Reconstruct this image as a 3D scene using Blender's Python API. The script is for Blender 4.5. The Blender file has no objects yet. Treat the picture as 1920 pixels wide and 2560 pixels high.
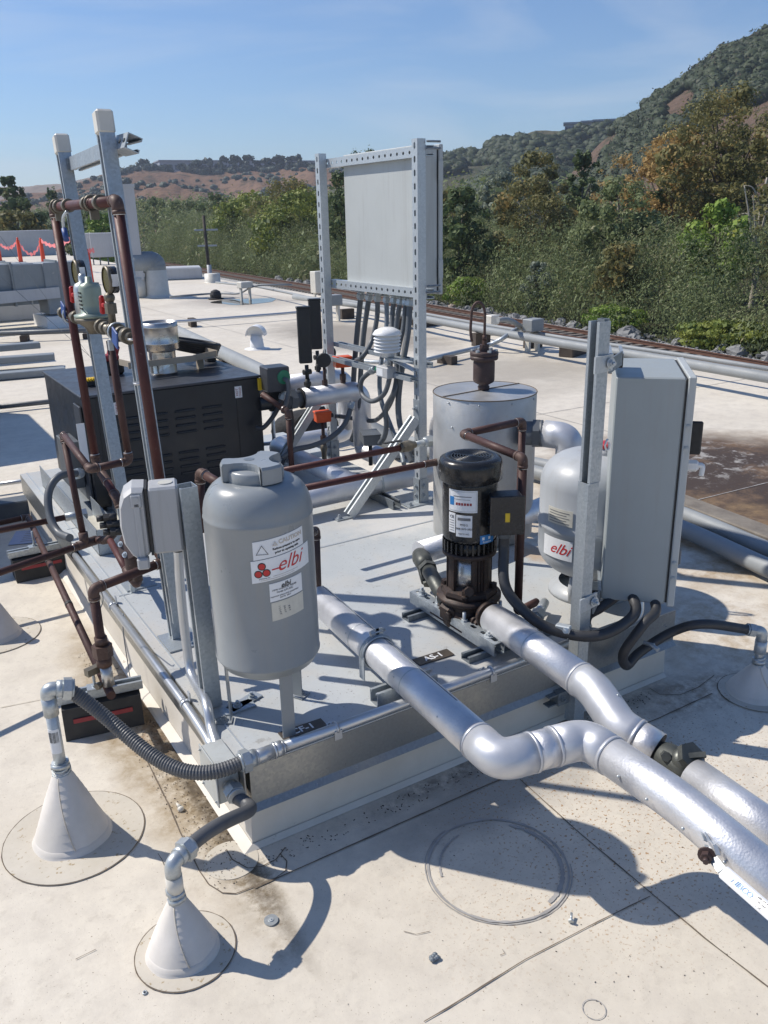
# Rooftop boiler skid beside a railway, built in metres: X along the curb front, Y along its left side, Z up from the roof.
import bpy, math, random
import numpy as np
from mathutils import Vector as V, Matrix
random.seed(7); rng = np.random.default_rng(11)
PI = math.pi; R = math.radians
scene = bpy.context.scene
COL = scene.collection
SM = {}

# ---------------------------------------------------------------- materials
def nt(name):
    m = bpy.data.materials.new(name); m.use_nodes = True
    t = m.node_tree; b = t.nodes['Principled BSDF']; SM[name] = m
    return m, t, b
def nd(t, ty, **k):
    n = t.nodes.new(ty)
    for a, v in k.items():
        if a in n.bl_rna.properties.keys(): setattr(n, a, v)
        else: n.inputs[a.replace('_', ' ')].default_value = v
    return n
def ramp(t, src, stops):
    r = t.nodes.new('ShaderNodeValToRGB'); e = r.color_ramp.elements
    while len(e) < len(stops): e.new(.5)
    for i, (p, c) in enumerate(stops):
        e[i].position = p; e[i].color = (c, c, c, 1) if isinstance(c, (int, float)) else (*c, 1)
    t.links.new(src, r.inputs[0]); return r.outputs[0]
def noise(t, scale, detail=4, rough=.6, vec=None, dist=0.):
    n = t.nodes.new('ShaderNodeTexNoise'); n.inputs['Scale'].default_value = scale
    n.inputs['Detail'].default_value = detail; n.inputs['Roughness'].default_value = rough
    n.inputs['Distortion'].default_value = dist
    if vec is not None: t.links.new(vec, n.inputs['Vector'])
    return n.outputs['Fac']
def objco(t): return t.nodes.new('ShaderNodeTexCoord').outputs['Object']
def mixc(t, fac, a, b, bt='MIX'):
    m = t.nodes.new('ShaderNodeMix'); m.data_type = 'RGBA'; m.blend_type = bt
    for i, v in ((0, fac), (6, a), (7, b)):
        if isinstance(v, bpy.types.NodeSocket): t.links.new(v, m.inputs[i])
        elif i == 0: m.inputs[0].default_value = v
        else: m.inputs[i].default_value = (*v, 1)
    return m.outputs[2]
def mth(t, op, a, b=0., clamp=False):
    m = t.nodes.new('ShaderNodeMath'); m.operation = op; m.use_clamp = clamp
    for i, v in ((0, a), (1, b)):
        if isinstance(v, bpy.types.NodeSocket): t.links.new(v, m.inputs[i])
        else: m.inputs[i].default_value = v
    return m.outputs[0]
def bump(t, b, h, strength=.3, dist=.002):
    n = t.nodes.new('ShaderNodeBump'); n.inputs['Strength'].default_value = strength
    n.inputs['Distance'].default_value = dist; t.links.new(h, n.inputs['Height'])
    t.links.new(n.outputs[0], b.inputs['Normal'])
def mat(name, c1, c2=None, rough=.5, metal=0., sc=12, speck=None, speckamt=.62, bmp=None, bsc=60, bdist=.001, rvar=.1, spec=.5):
    m, t, b = nt(name); co = objco(t); c2 = c2 or tuple(x*.8 for x in c1)
    n1 = noise(t, sc, 6, .65, co)
    col = mixc(t, ramp(t, n1, [(.3, 0.), (.7, 1.)]), c1, c2)
    if speck:
        n2 = noise(t, sc*7, 3, .7, co)
        col = mixc(t, ramp(t, n2, [(speckamt, 0.), (speckamt+.07, 1.)]), col, speck)
    t.links.new(col, b.inputs['Base Color']); b.inputs['Metallic'].default_value = metal
    b.inputs['Specular IOR Level'].default_value = spec
    t.links.new(ramp(t, noise(t, sc*2.3, 4, .6, co), [(.3, max(rough-rvar, .05)), (.75, min(rough+rvar, 1.))]), b.inputs['Roughness'])
    if bmp: bump(t, b, noise(t, bsc, 3, .6, co), bmp, bdist)
    return m
def streaks(names, c, amt=.5):
    for nme in names:
        m = SM[nme]; t = m.node_tree; b = t.nodes['Principled BSDF']; l = b.inputs['Base Color'].links[0]; src = l.from_socket
        mp = t.nodes.new('ShaderNodeMapping'); mp.inputs['Scale'].default_value = (26, 26, 1.6); t.links.new(objco(t), mp.inputs[0])
        f = mth(t, 'MULTIPLY', ramp(t, noise(t, 1, 6, .7, mp.outputs[0], .4), [(.50, 0.), (.72, 1.)]), amt); t.links.new(mixc(t, f, src, c), b.inputs['Base Color'])
def galv(name, c1, c2, rough=.42, metal=.75, sc=60):
    m, t, b = nt(name); co = objco(t)
    v = t.nodes.new('ShaderNodeTexVoronoi'); v.inputs['Scale'].default_value = sc; t.links.new(co, v.inputs['Vector'])
    f = mth(t, 'ADD', mth(t, 'MULTIPLY', v.outputs['Color'], .5), mth(t, 'MULTIPLY', noise(t, 9, 5, .7, co), .5))
    t.links.new(mixc(t, ramp(t, f, [(.25, 0.), (.75, 1.)]), c1, c2), b.inputs['Base Color'])
    b.inputs['Metallic'].default_value = metal
    t.links.new(ramp(t, f, [(.2, rough-.1), (.8, rough+.12)]), b.inputs['Roughness'])
    return m
galv('galv', (.43, .47, .50), (.33, .37, .40), .45, .55, 160)
galv('galv_light', (.55, .58, .60), (.46, .50, .52), .42, .5, 160)
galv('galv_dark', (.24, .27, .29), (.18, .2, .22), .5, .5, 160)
mat('emt', (.58, .60, .62), (.52, .54, .56), .33, .7, 5, rvar=.04)
galv('flashing', (.36, .37, .36), (.29, .30, .30), .36, .75, 140)
galv('stainless', (.62, .6, .57), (.46, .44, .41), .3, .9, 8)
galv('fitting', (.5, .53, .54), (.42, .45, .46), .4, .6, 260)
def jacket():
    m, t, b = nt('jacket'); co = objco(t)
    n1 = noise(t, 7, 5, .6, co)
    t.links.new(mixc(t, ramp(t, n1, [(.35, 0.), (.7, 1.)]), (.78, .78, .79), (.6, .6, .62)), b.inputs['Base Color'])
    b.inputs['Metallic'].default_value = .78
    t.links.new(ramp(t, noise(t, 12, 4, .6, co), [(.3, .42), (.8, .58)]), b.inputs['Roughness'])
    v = t.nodes.new('ShaderNodeTexVoronoi'); v.feature = 'SMOOTH_F1'; v.inputs['Scale'].default_value = 175; t.links.new(co, v.inputs['Vector'])
    h = mth(t, 'ADD', v.outputs['Distance'], mth(t, 'MULTIPLY', noise(t, 210, 2, .5, co), .9))
    bump(t, b, h, .36, .0012)
jacket()
mat('jacket_dull', (.58, .58, .57), (.44, .44, .43), .52, .72, 5, speck=(.5, .48, .44), speckamt=.6, bmp=.5, bsc=200, bdist=.0015)
mat('elbow_cover', (.60, .61, .63), (.53, .54, .57), .44, .5, 9, bmp=.12, bsc=14, bdist=.004)
mat('copper', (.085, .042, .036), (.055, .027, .024), .6, .1, 14, speck=(.15, .10, .09), speckamt=.64, spec=.35)
mat('copper_red', (.10, .032, .029), (.065, .023, .022), .58, .1, 14, speck=(.15, .09, .08), speckamt=.66, spec=.35)
mat('copper_fit', (.12, .075, .062), (.075, .045, .037), .6, .15, 22, speck=(.2, .15, .12), spec=.35)
mat('solder', (.6, .6, .6), (.45, .45, .45), .35, .8)
mat('brass', (.21, .19, .15), (.14, .12, .09), .5, .5, 30)
mat('bronze_green', (.10, .105, .095), (.06, .065, .06), .5, .4, 22, bmp=.3, bsc=120)
mat('tank_gray', (.275, .295, .305), (.235, .255, .265), .36, 0, 5, speck=(.2, .19, .17), speckamt=.74, bmp=.05, bsc=5, bdist=.01)
mat('tank_light', (.40, .42, .44), (.36, .38, .40), .45, 0, 5, speck=(.4, .4, .4), speckamt=.76)
mat('gray_paint', (.34, .37, .37), (.31, .34, .34), .42, 0, 4, speck=(.28, .3, .3), speckamt=.74, bmp=.06, bsc=160)
mat('gray_paint_light', (.47, .49, .48), (.43, .45, .44), .45, 0, 4, bmp=.05, bsc=160)
mat('plastic_gray', (.45, .455, .46), (.41, .415, .42), .5, 0, 6)
mat('black_paint', (.022, .025, .03), (.014, .016, .02), .38, 0, 8, bmp=.1, bsc=220)
mat('black_top', (.06, .065, .075), (.035, .038, .045), .4, 0, 10, speck=(.12, .12, .12), speckamt=.72, bmp=.15, bsc=40)
mat('black_gloss', (.014, .014, .015), (.024, .024, .024), .27, 0, 20, speck=(.1, .09, .08), speckamt=.75)
mat('rubber', (.02, .02, .021), (.03, .03, .03), .6, 0, 20)
mat('hose', (.11, .112, .118), (.085, .088, .092), .5, 0, 20, speck=(.13, .13, .13), speckamt=.7)
mat('hose_dark', (.035, .036, .04), (.05, .05, .052), .5, 0, 20)
mat('conduit_gray', (.12, .13, .14), (.09, .10, .11), .5, 0, 12)
mat('rust_iron', (.055, .035, .028), (.028, .021, .019), .6, .25, 24, speck=(.2, .085, .035), speckamt=.62, bmp=.4, bsc=90)
mat('rust_brown', (.075, .045, .04), (.05, .032, .03), .62, .1, 20, speck=(.13, .08, .065), speckamt=.62, bmp=.25, bsc=60)
mat('rust_rail', (.15, .075, .05), (.10, .052, .036), .8, .1, 3)
mat('white_plastic', (.78, .78, .77), (.72, .72, .71), .4, 0, 10)
mat('pvc_gray', (.30, .315, .32), (.24, .255, .26), .6, 0, 3, speck=(.25, .25, .24), speckamt=.68)
mat('duct_gray', (.26, .29, .31), (.2, .225, .245), .6, .1, 2.2, speck=(.33, .34, .34), speckamt=.66)
mat('duct_white', (.5, .51, .52), (.42, .43, .45), .6, 0, 1.5)
mat('cap_white', (.68, .65, .58), (.6, .57, .5), .5, 0, 14)
mat('cone_white', (.70, .655, .60), (.60, .56, .50), .6, 0, 9, speck=(.45, .4, .33), speckamt=.72, bmp=.25, bsc=16, bdist=.004)
mat('membrane', (.70, .655, .58), (.59, .545, .47), .6, 0, 4, speck=(.4, .35, .27), speckamt=.7, bmp=.3, bsc=9, bdist=.005)
mat('membrane_patch', (.60, .55, .465), (.51, .46, .375), .65, 0, 9, speck=(.36, .28, .17), speckamt=.60, bmp=.3, bsc=14, bdist=.004)
mat('dirt_line', (.10, .075, .05), (.2, .16, .12), .9, 0, 30)
mat('soot_ring', (.27, .26, .25), (.43, .41, .385), .9, 0, 16)
mat('orange', (.72, .10, .02), (.62, .08, .02), .45, 0, 15)
mat('cone_orange', (.85, .09, .03), (.75, .08, .03), .5, 0, 5)
mat('pink_tape', (.85, .16, .16), (.8, .28, .28), .5, 0, 5)
mat('red', (.5, .02, .02), (.4, .015, .02), .4, 0, 12)
mat('dull_red', (.3, .035, .04), (.25, .03, .035), .6, 0, 12)
mat('yellow', (.75, .5, .02), (.65, .42, .02), .5, 0, 12)
mat('blue_lever', (.03, .07, .22), (.04, .09, .28), .45, 0, 12)
mat('green_body', (.32, .37, .30), (.26, .31, .25), .4, .2, 20)
mat('green_plastic', (.03, .22, .12), (.02, .18, .1), .4)
mat('cardboard', (.42, .36, .28), (.36, .3, .23), .8, 0, 6)
mat('wood', (.25, .22, .18), (.14, .12, .10), .85, 0, 9, bmp=.5, bsc=30, bdist=.003)
mat('wood_dark', (.09, .07, .055), (.05, .04, .035), .85, 0, 9)
mat('sticker', (.78, .79, .8), (.72, .73, .74), .35, 0, 30)
mat('sticker_tan', (.62, .6, .52), (.52, .5, .44), .4, 0, 30)
mat('ink_black', (.02, .02, .02), (.03, .03, .03), .5)
mat('ink_gray', (.12, .12, .13), (.2, .2, .2), .5)
mat('ink_tan', (.52, .46, .4), (.58, .54, .48), .5)
mat('ink_red', (.55, .02, .025), (.5, .02, .02), .4)
mat('ink_blue', (.02, .2, .5), (.02, .17, .45), .4)
mat('brown_plate', (.05, .04, .032), (.075, .06, .045), .5, 0, 20)
mat('paper', (.42, .47, .62), (.36, .41, .56), .7, 0, 12)
mat('glass_dial', (.16, .14, .06), (.10, .09, .045), .12, 0, 10)
mat('cloth_black', (.015, .016, .018), (.03, .03, .032), .85, 0, 20, bmp=.6, bsc=25, bdist=.01)
mat('rock', (.28, .28, .27), (.17, .17, .17), .85, 0, 1.2, speck=(.2, .19, .18), bmp=.6, bsc=4, bdist=.06)
mat('rock_tan', (.38, .3, .23), (.26, .21, .17), .85, 0, 1.2, bmp=.6, bsc=4, bdist=.06)
mat('bark_pale', (.5, .46, .4), (.3, .27, .22), .85, 0, 2)
mat('bark', (.12, .1, .08), (.07, .06, .05), .9, 0, 2)
mat('building_wall', (.3, .32, .36), (.25, .27, .31), .7, 0, .1)
mat('building_tan', (.42, .36, .3), (.38, .33, .28), .7, 0, .1)
mat('building_glass', (.04, .055, .08), (.05, .06, .09), .3, 0, .1)
streaks(('gray_paint', 'gray_paint_light', 'tank_gray', 'tank_light', 'plastic_gray'), (.30, .29, .27), .38); streaks(('duct_gray', 'duct_white'), (.34, .33, .31), .3); streaks(('galv', 'galv_light'), (.52, .52, .50), .35)
def leafmat(name, ca, cb, cc, trans=.25):
    m, t, b = nt(name)
    a = t.nodes.new('ShaderNodeAttribute'); a.attribute_name = 'tint'
    sep = t.nodes.new('ShaderNodeSeparateColor'); t.links.new(a.outputs['Color'], sep.inputs[0])
    c = mixc(t, sep.outputs[0], ca, cb); c = mixc(t, ramp(t, sep.outputs[1], [(.72, 0.), (.9, 1.)]), c, cc)
    t.links.new(c, b.inputs['Base Color']); b.inputs['Roughness'].default_value = .6
    b.inputs['Specular IOR Level'].default_value = .25
    tr = t.nodes.new('ShaderNodeBsdfTranslucent'); t.links.new(c, tr.inputs['Color'])
    mx = t.nodes.new('ShaderNodeMixShader'); mx.inputs[0].default_value = trans
    out = t.nodes['Material Output']
    t.links.new(b.outputs[0], mx.inputs[1]); t.links.new(tr.outputs[0], mx.inputs[2]); t.links.new(mx.outputs[0], out.inputs['Surface'])
leafmat('leaf_scrub', (.13, .165, .07), (.27, .31, .14), (.34, .31, .18), .35)
leafmat('leaf_dark', (.07, .105, .04), (.15, .195, .075), (.22, .19, .08), .3)
leafmat('leaf_olive', (.15, .15, .06), (.26, .235, .09), (.40, .28, .10), .35)
leafmat('leaf_orange', (.42, .27, .10), (.56, .40, .17), (.30, .28, .11), .4)
leafmat('leaf_bright', (.15, .25, .04), (.27, .36, .07), (.38, .38, .08))
leafmat('leaf_yellow', (.17, .22, .05), (.30, .32, .07), (.12, .17, .05))
leafmat('leaf_silver', (.2, .23, .17), (.3, .33, .25), (.15, .18, .1))
leafmat('leaf_chaparral', (.03, .045, .02), (.058, .075, .032), (.10, .08, .05), .1)
leafmat('leaf_far', (.045, .065, .05), (.075, .1, .075), (.09, .1, .08), .1)

def blobmask(t, co, cx, cy, rx, ry, rot=0, warp=.5, wsc=6, soft=.35):
    mp = t.nodes.new('ShaderNodeMapping'); mp.vector_type = 'TEXTURE'
    mp.inputs['Location'].default_value = (cx, cy, 0); mp.inputs['Rotation'].default_value = (0, 0, R(rot)); mp.inputs['Scale'].default_value = (rx, ry, 1e3)
    t.links.new(co, mp.inputs[0])
    l = t.nodes.new('ShaderNodeVectorMath'); l.operation = 'LENGTH'; t.links.new(mp.outputs[0], l.inputs[0])
    w = mth(t, 'MULTIPLY', mth(t, 'SUBTRACT', noise(t, wsc, 5, .65, co), .5), warp*2)
    return ramp(t, mth(t, 'ADD', l.outputs['Value'], w), [(1-soft, 1.), (1+.001, 0.)])
def roofmat():
    m, t, b = nt('roof_membrane'); co = objco(t)
    col = mixc(t, ramp(t, noise(t, 1.3, 6, .6, co), [(.3, 0.), (.7, 1.)]), (.73, .67, .565), (.635, .575, .48))
    col = mixc(t, ramp(t, noise(t, 9, 6, .7, co), [(.44, 0.), (.72, .6)]), col, (.50, .45, .385))
    col = mixc(t, ramp(t, noise(t, .55, 7, .7, co, .6), [(.48, 0.), (.66, .55)]), col, (.53, .475, .385))
    col = mixc(t, ramp(t, noise(t, 28, 6, .75, co, .3), [(.54, 0.), (.70, .4)]), col, (.42, .37, .30))
    def stain(col, c, amt, *a, tex=None, **k):
        f = blobmask(t, co, *a, **k)
        if tex: f = mth(t, 'MULTIPLY', f, ramp(t, noise(t, tex[0], 6, .75, co), [(tex[1], 0.), (tex[2], 1.)]))
        return mixc(t, mth(t, 'MULTIPLY', f, amt), col, c)
    # tan silt beside the left wall of the curb, one band deepened by painted shadow
    col = stain(col, (.30, .22, .125), .95, -.10, .68, .17, 1.0, warp=.5, wsc=7, soft=.5, tex=(5, .3, .6))
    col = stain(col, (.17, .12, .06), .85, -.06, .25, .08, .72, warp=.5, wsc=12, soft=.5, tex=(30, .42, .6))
    col = stain(col, (.075, .055, .035), .9, -.045, .45, .045, .95, warp=.35, wsc=9, soft=.5, tex=(9, .3, .5))  # dark silt with the riser pipes' shadow painted into the colour
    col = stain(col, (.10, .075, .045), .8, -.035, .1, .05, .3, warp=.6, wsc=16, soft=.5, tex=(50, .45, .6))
    col = stain(col, (.22, .13, .07), .7, -.09, .72, .08, .28, warp=.6, wsc=14, soft=.5, tex=(45, .45, .62))
    # grey dirt along the front of the curb
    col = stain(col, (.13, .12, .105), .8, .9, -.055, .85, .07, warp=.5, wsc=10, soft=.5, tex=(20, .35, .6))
    col = stain(col, (.30, .285, .26), .7, .62, -.18, .5, .16, warp=.5, wsc=6, soft=.6)
    col = stain(col, (.20, .13, .07), .6, 1.55, -.15, .3, .12, warp=.6, wsc=8, soft=.5, tex=(18, .4, .6))
    # standing-water stains to the right and behind
    col = stain(col, (.17, .10, .05), .95, 3.65, 1.25, 1.25, 1.35, warp=.3, wsc=2.2, soft=.3, tex=(1.6, .15, .45))
    col = stain(col, (.06, .042, .032), .95, 3.75, 1.35, 1.05, 1.15, warp=.4, wsc=2.4, soft=.5, tex=(2.4, .33, .5))
    col = stain(col, (.33, .22, .11), .8, 2.6, .95, .8, .8, warp=.6, wsc=3, soft=.4, tex=(4, .4, .6))
    col = stain(col, (.42, .40, .37), .8, 3.75, 1.75, .7, .6, warp=.7, wsc=6, soft=.5, tex=(9, .52, .6))
    col = stain(col, (.36, .25, .13), .6, 2.0, .1, .45, .4, warp=.6, wsc=4, soft=.5, tex=(7, .42, .6))
    col = stain(col, (.27, .235, .19), .85, 5.1, 8.3, 1.1, 2.3, warp=.5, wsc=1.5, soft=.5)
    col = stain(col, (.3, .265, .215), .6, 4.9, 5.0, 1.6, 1.4, warp=.6, wsc=1.5, soft=.6)
    col = stain(col, (.38, .34, .29), .7, 5.9, 14.4, 1.4, 2.0, warp=.4, wsc=1.2, soft=.6)
    # rust and dirt flecks, denser towards the front right
    sp = ramp(t, noise(t, 150, 2, .5, co), [(.69, 0.), (.73, 1.)])
    col = mixc(t, mth(t, 'MULTIPLY', sp, .6), col, (.2, .14, .08))
    sp2 = mth(t, 'MULTIPLY', ramp(t, noise(t, 120, 2, .5, co), [(.615, 0.), (.65, 1.)]), blobmask(t, co, .95, -.45, .8, .55, 0, .5, 3, .6))
    col = mixc(t, mth(t, 'MULTIPLY', sp2, .8), col, (.33, .17, .05))
    sp3 = ramp(t, noise(t, 300, 2, .5, co), [(.69, 0.), (.73, 1.)])
    col = mixc(t, mth(t, 'MULTIPLY', sp3, .5), col, (.12, .10, .08))
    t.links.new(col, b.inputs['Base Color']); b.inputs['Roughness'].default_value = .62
    b.inputs['Specular IOR Level'].default_value = .3
    h = mth(t, 'ADD', mth(t, 'MULTIPLY', noise(t, 3.5, 4, .5, co), 1.), mth(t, 'MULTIPLY', noise(t, 26, 4, .6, co), .25))
    bump(t, b, h, .45, .012)
roofmat()
def deckmat():
    m, t, b = nt('deck'); co = objco(t)
    col = mixc(t, ramp(t, noise(t, 3, 6, .65, co), [(.3, 0.), (.7, 1.)]), (.49, .51, .515), (.41, .435, .44))
    col = mixc(t, ramp(t, noise(t, 2.1, 7, .7, co, .4), [(.46, 0.), (.66, .8)]), col, (.50, .475, .43))
    col = mixc(t, ramp(t, noise(t, 26, 5, .75, co), [(.60, 0.), (.70, .7)]), col, (.27, .26, .24))
    col = mixc(t, ramp(t, noise(t, 120, 2, .5, co), [(.68, 0.), (.71, .8)]), col, (.14, .12, .10))
    for a in ((.17, .06, .05, .03, (.30, .22, .12)), (.62, .12, .02, .02, (.42, .20, .08)), (.50, .28, .02, .02, (.42, .2, .08)), (1.25, 1.25, .30, .22, (.62, .60, .56)), (1.5, .62, .1, .12, (.45, .32, .2))):
        col = mixc(t, mth(t, 'MULTIPLY', blobmask(t, co, a[0], a[1], a[2], a[3], 0, .6, 16, .6), .75), col, a[4])
    t.links.new(col, b.inputs['Base Color']); b.inputs['Roughness'].default_value = .5
    bump(t, b, mth(t, 'ADD', noise(t, 6, 4, .6, co), mth(t, 'MULTIPLY', noise(t, 90, 3, .6, co), .12)), .4, .008)
deckmat()
def terrain(name, c1, c2, c3, sc):
    m, t, b = nt(name); co = objco(t)
    col = mixc(t, ramp(t, noise(t, sc, 6, .65, co), [(.35, 0.), (.65, 1.)]), c1, c2)
    col = mixc(t, ramp(t, noise(t, sc*4.5, 5, .7, co), [(.52, 0.), (.62, .9)]), col, c3)
    t.links.new(col, b.inputs['Base Color']); b.inputs['Roughness'].default_value = .95
    b.inputs['Specular IOR Level'].default_value = .1
    bump(t, b, noise(t, sc*5, 5, .7, co), .8, 2.5)
terrain('hill_brown', (.16, .095, .062), (.22, .135, .085), (.085, .065, .042), .025)
terrain('hill_green', (.07, .085, .05), (.11, .10, .065), (.05, .065, .035), .03)
terrain('hill_mixed', (.12, .08, .06), (.16, .11, .08), (.05, .055, .03), .05)
terrain('hill_tan', (.26, .2, .15), (.2, .15, .11), (.13, .11, .08), .015)
terrain('valley_floor', (.12, .11, .07), (.08, .085, .05), (.06, .07, .04), .2)
def ballastmat():
    m, t, b = nt('ballast'); co = objco(t)
    v = t.nodes.new('ShaderNodeTexVoronoi'); v.inputs['Scale'].default_value = 11; t.links.new(co, v.inputs['Vector'])
    col = mixc(t, ramp(t, v.outputs['Color'], [(.2, 0.), (.8, 1.)]), (.27, .27, .255), (.50, .495, .475))
    col = mixc(t, ramp(t, noise(t, .7, 4, .6, co), [(.45, 0.), (.7, .6)]), col, (.3, .25, .2))
    t.links.new(col, b.inputs['Base Color']); b.inputs['Roughness'].default_value = .9
    bump(t, b, v.outputs['Distance'], 1., .08)
ballastmat()
def watermat():
    m, t, b = nt('puddle_water'); b.inputs['Base Color'].default_value = (.07, .07, .065, 1); b.inputs['Roughness'].default_value = .04
    b.inputs['Specular IOR Level'].default_value = .9
watermat()

# ---------------------------------------------------------------- mesh building
class MB:
    def __init__(s): s.v = []; s.f = []; s.sm = []
    def add(s, vs, fs, smooth=False):
        o = len(s.v); s.v += [tuple(p) for p in vs]
        s.f += [tuple(i+o for i in f) for f in fs]; s.sm += [smooth]*len(fs); return s
    def box(s, c, d, rz=0, M=None, bev=0):
        x, y, z = d[0]/2, d[1]/2, d[2]/2; c = V(c)
        Mr = M if M is not None else Matrix.Rotation(rz, 3, 'Z')
        if bev <= 0:
            ps = [V((i*x, j*y, k*z)) for i in (-1, 1) for j in (-1, 1) for k in (-1, 1)]
            fs = [(0, 1, 3, 2), (4, 6, 7, 5), (0, 4, 5, 1), (2, 3, 7, 6), (0, 2, 6, 4), (1, 5, 7, 3)]
            return s.add([c+Mr @ p for p in ps], fs)
        b = min(bev, x*.9, y*.9, z*.9); idx = {}; ps = []
        for i in (-1, 1):
            for j in (-1, 1):
                for k in (-1, 1):
                    for a in range(3):
                        q = [i*x, j*y, k*z]
                        for e in range(3):
                            if e != a: q[e] -= (i, j, k)[e]*b
                        idx[(i, j, k, a)] = len(ps); ps.append(V(q))
        fs = []
        for a in range(3):
            for sg in (-1, 1):
                cs = []
                for (u, w) in ((-1, -1), (1, -1), (1, 1), (-1, 1)):
                    q = [0, 0, 0]; q[a] = sg; q[(a+1) % 3] = u; q[(a+2) % 3] = w; cs.append(idx[(*q, a)])
                fs.append(tuple(cs if sg > 0 else cs[::-1]))
        for a in range(3):
            a1, a2 = (a+1) % 3, (a+2) % 3
            for u in (-1, 1):
                for w in (-1, 1):
                    q0 = [0]*3; q0[a] = -1; q0[a1] = u; q0[a2] = w; q1 = list(q0); q1[a] = 1
                    f = (idx[(*q0, a1)], idx[(*q1, a1)], idx[(*q1, a2)], idx[(*q0, a2)])
                    fs.append(f if u*w > 0 else f[::-1])
        for i in (-1, 1):
            for j in (-1, 1):
                for k in (-1, 1):
                    f = tuple(idx[(i, j, k, a)] for a in range(3)); fs.append(f if i*j*k > 0 else f[::-1])
        return s.add([c+Mr @ p for p in ps], fs)
    def bx(s, a, b, bev=0):
        return s.box([(p+q)/2 for p, q in zip(a, b)], [abs(q-p) for p, q in zip(a, b)], bev=bev)
    def bar(s, a, b, w, h, up=(0, 0, 1), bev=0):
        a = V(a); b = V(b); d = (b-a); L = d.length; d.normalize(); u = V(up)
        x = d.cross(u); x.normalize(); y = x.cross(d)
        M = Matrix((d, x, y)).transposed()
        return s.box((a+b)/2, (L, w, h), M=M, bev=bev)
    def tube(s, pts, r, seg=12, cap=True, smooth=True):
        pts = [V(p) for p in pts]; n = len(pts)
        rs = r if isinstance(r, (list, tuple)) else [r]*n
        T = []
        for i in range(n):
            t = (pts[min(i+1, n-1)]-pts[max(i-1, 0)])
            if t.length < 1e-9: t = T[-1].copy() if T else V((0, 0, 1))
            t.normalize(); T.append(t)
        u = T[0].orthogonal(); u.normalize(); vs = []
        for i in range(n):
            u = u-T[i]*u.dot(T[i]); u.normalize(); w = T[i].cross(u)
            for k in range(seg):
                a = 2*PI*k/seg; vs.append(pts[i]+(u*math.cos(a)+w*math.sin(a))*rs[i])
        fs = [(i*seg+k, i*seg+(k+1) % seg, (i+1)*seg+(k+1) % seg, (i+1)*seg+k) for i in range(n-1) for k in range(seg)]
        s.add(vs, fs, smooth)
        if cap:
            o = len(s.v)-len(vs)
            s.f += [tuple(o+k for k in range(seg))[::-1], tuple(o+(n-1)*seg+k for k in range(seg))]; s.sm += [False, False]
        return s
    def cyl(s, a, b, r, r2=None, seg=20, smooth=True):
        return s.tube([a, b], [r, r if r2 is None else r2], seg, True, smooth)
    def hexnut(s, a, b, r): return s.tube([a, b], r, 6, True, False)
    def lathe(s, prof, o=(0, 0, 0), ax=(0, 0, 1), seg=32, smooth=True):
        o = V(o); ax = V(ax).normalized(); u = ax.orthogonal().normalized(); w = ax.cross(u); vs = []
        for (r, h) in prof:
            for k in range(seg):
                a = 2*PI*k/seg; vs.append(o+ax*h+(u*math.cos(a)+w*math.sin(a))*max(r, 1e-5))
        n = len(prof)
        fs = [(i*seg+k, i*seg+(k+1) % seg, (i+1)*seg+(k+1) % seg, (i+1)*seg+k) for i in range(n-1) for k in range(seg)]
        return s.add(vs, fs, smooth)
    def prism(s, poly, o, ux, uy, th):
        o = V(o); ux = V(ux).normalized(); uy = V(uy).normalized(); n = ux.cross(uy).normalized()*th; k = len(poly)
        a = [o+ux*p[0]+uy*p[1] for p in poly]; b = [p+n for p in a]
        fs = [tuple(range(k))[::-1], tuple(range(k, 2*k))]+[(i, (i+1) % k, k+(i+1) % k, k+i) for i in range(k)]
        return s.add(a+b, fs)
    def sphere(s, c, r, seg=16, rings=10, sc=(1, 1, 1), smooth=True):
        pr = [(r*math.sin(PI*i/rings), -r*math.cos(PI*i/rings)) for i in range(rings+1)]
        m = MB().lathe(pr, (0, 0, 0), (0, 0, 1), seg)
        return s.add([(c[0]+p[0]*sc[0], c[1]+p[1]*sc[1], c[2]+p[2]*sc[2]) for p in m.v], m.f, smooth)
    def mesh(s, name):
        me = bpy.data.meshes.new(name); me.from_pydata([tuple(p) for p in s.v], [], s.f)
        me.polygons.foreach_set('use_smooth', s.sm); me.update(); return me
def obj(name, mb, m, parent=None, label=None):
    me = mb.mesh(name) if isinstance(mb, MB) else mb
    if m: me.materials.append(SM[m])
    o = bpy.data.objects.new(name, me); COL.objects.link(o)
    if parent:
        o.parent = parent
        if parent.type == 'EMPTY': o.matrix_parent_inverse = Matrix.Translation(-V(parent.location))
    if label: o['label'] = label
    return o
def tag(o, label, cat, group=None):
    o['label'] = label; o['category'] = cat
    if group: o['group'] = group
    return o
def thing(name, label, cat, loc=(0, 0, 0), group=None):
    o = bpy.data.objects.new(name, None); o.location = loc; o.empty_display_size = .05; COL.objects.link(o)
    return tag(o, label, cat, group)
def struct(name, mb, m, kind='structure', parent=None):
    o = obj(name, mb, m, parent)
    if not parent: o['kind'] = kind
    return o
def fil(pts, r, n=6):
    pts = [V(p) for p in pts]; out = [pts[0]]
    for i in range(1, len(pts)-1):
        a, b, c = pts[i-1], pts[i], pts[i+1]; d1 = (a-b); d2 = (c-b)
        l = min(r, d1.length*.48, d2.length*.48); p = b+d1.normalized()*l; q = b+d2.normalized()*l
        for k in range(n+1):
            t = k/n; out.append(p*(1-t)**2+b*2*t*(1-t)+q*t*t)
    return out+[pts[-1]]
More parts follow.
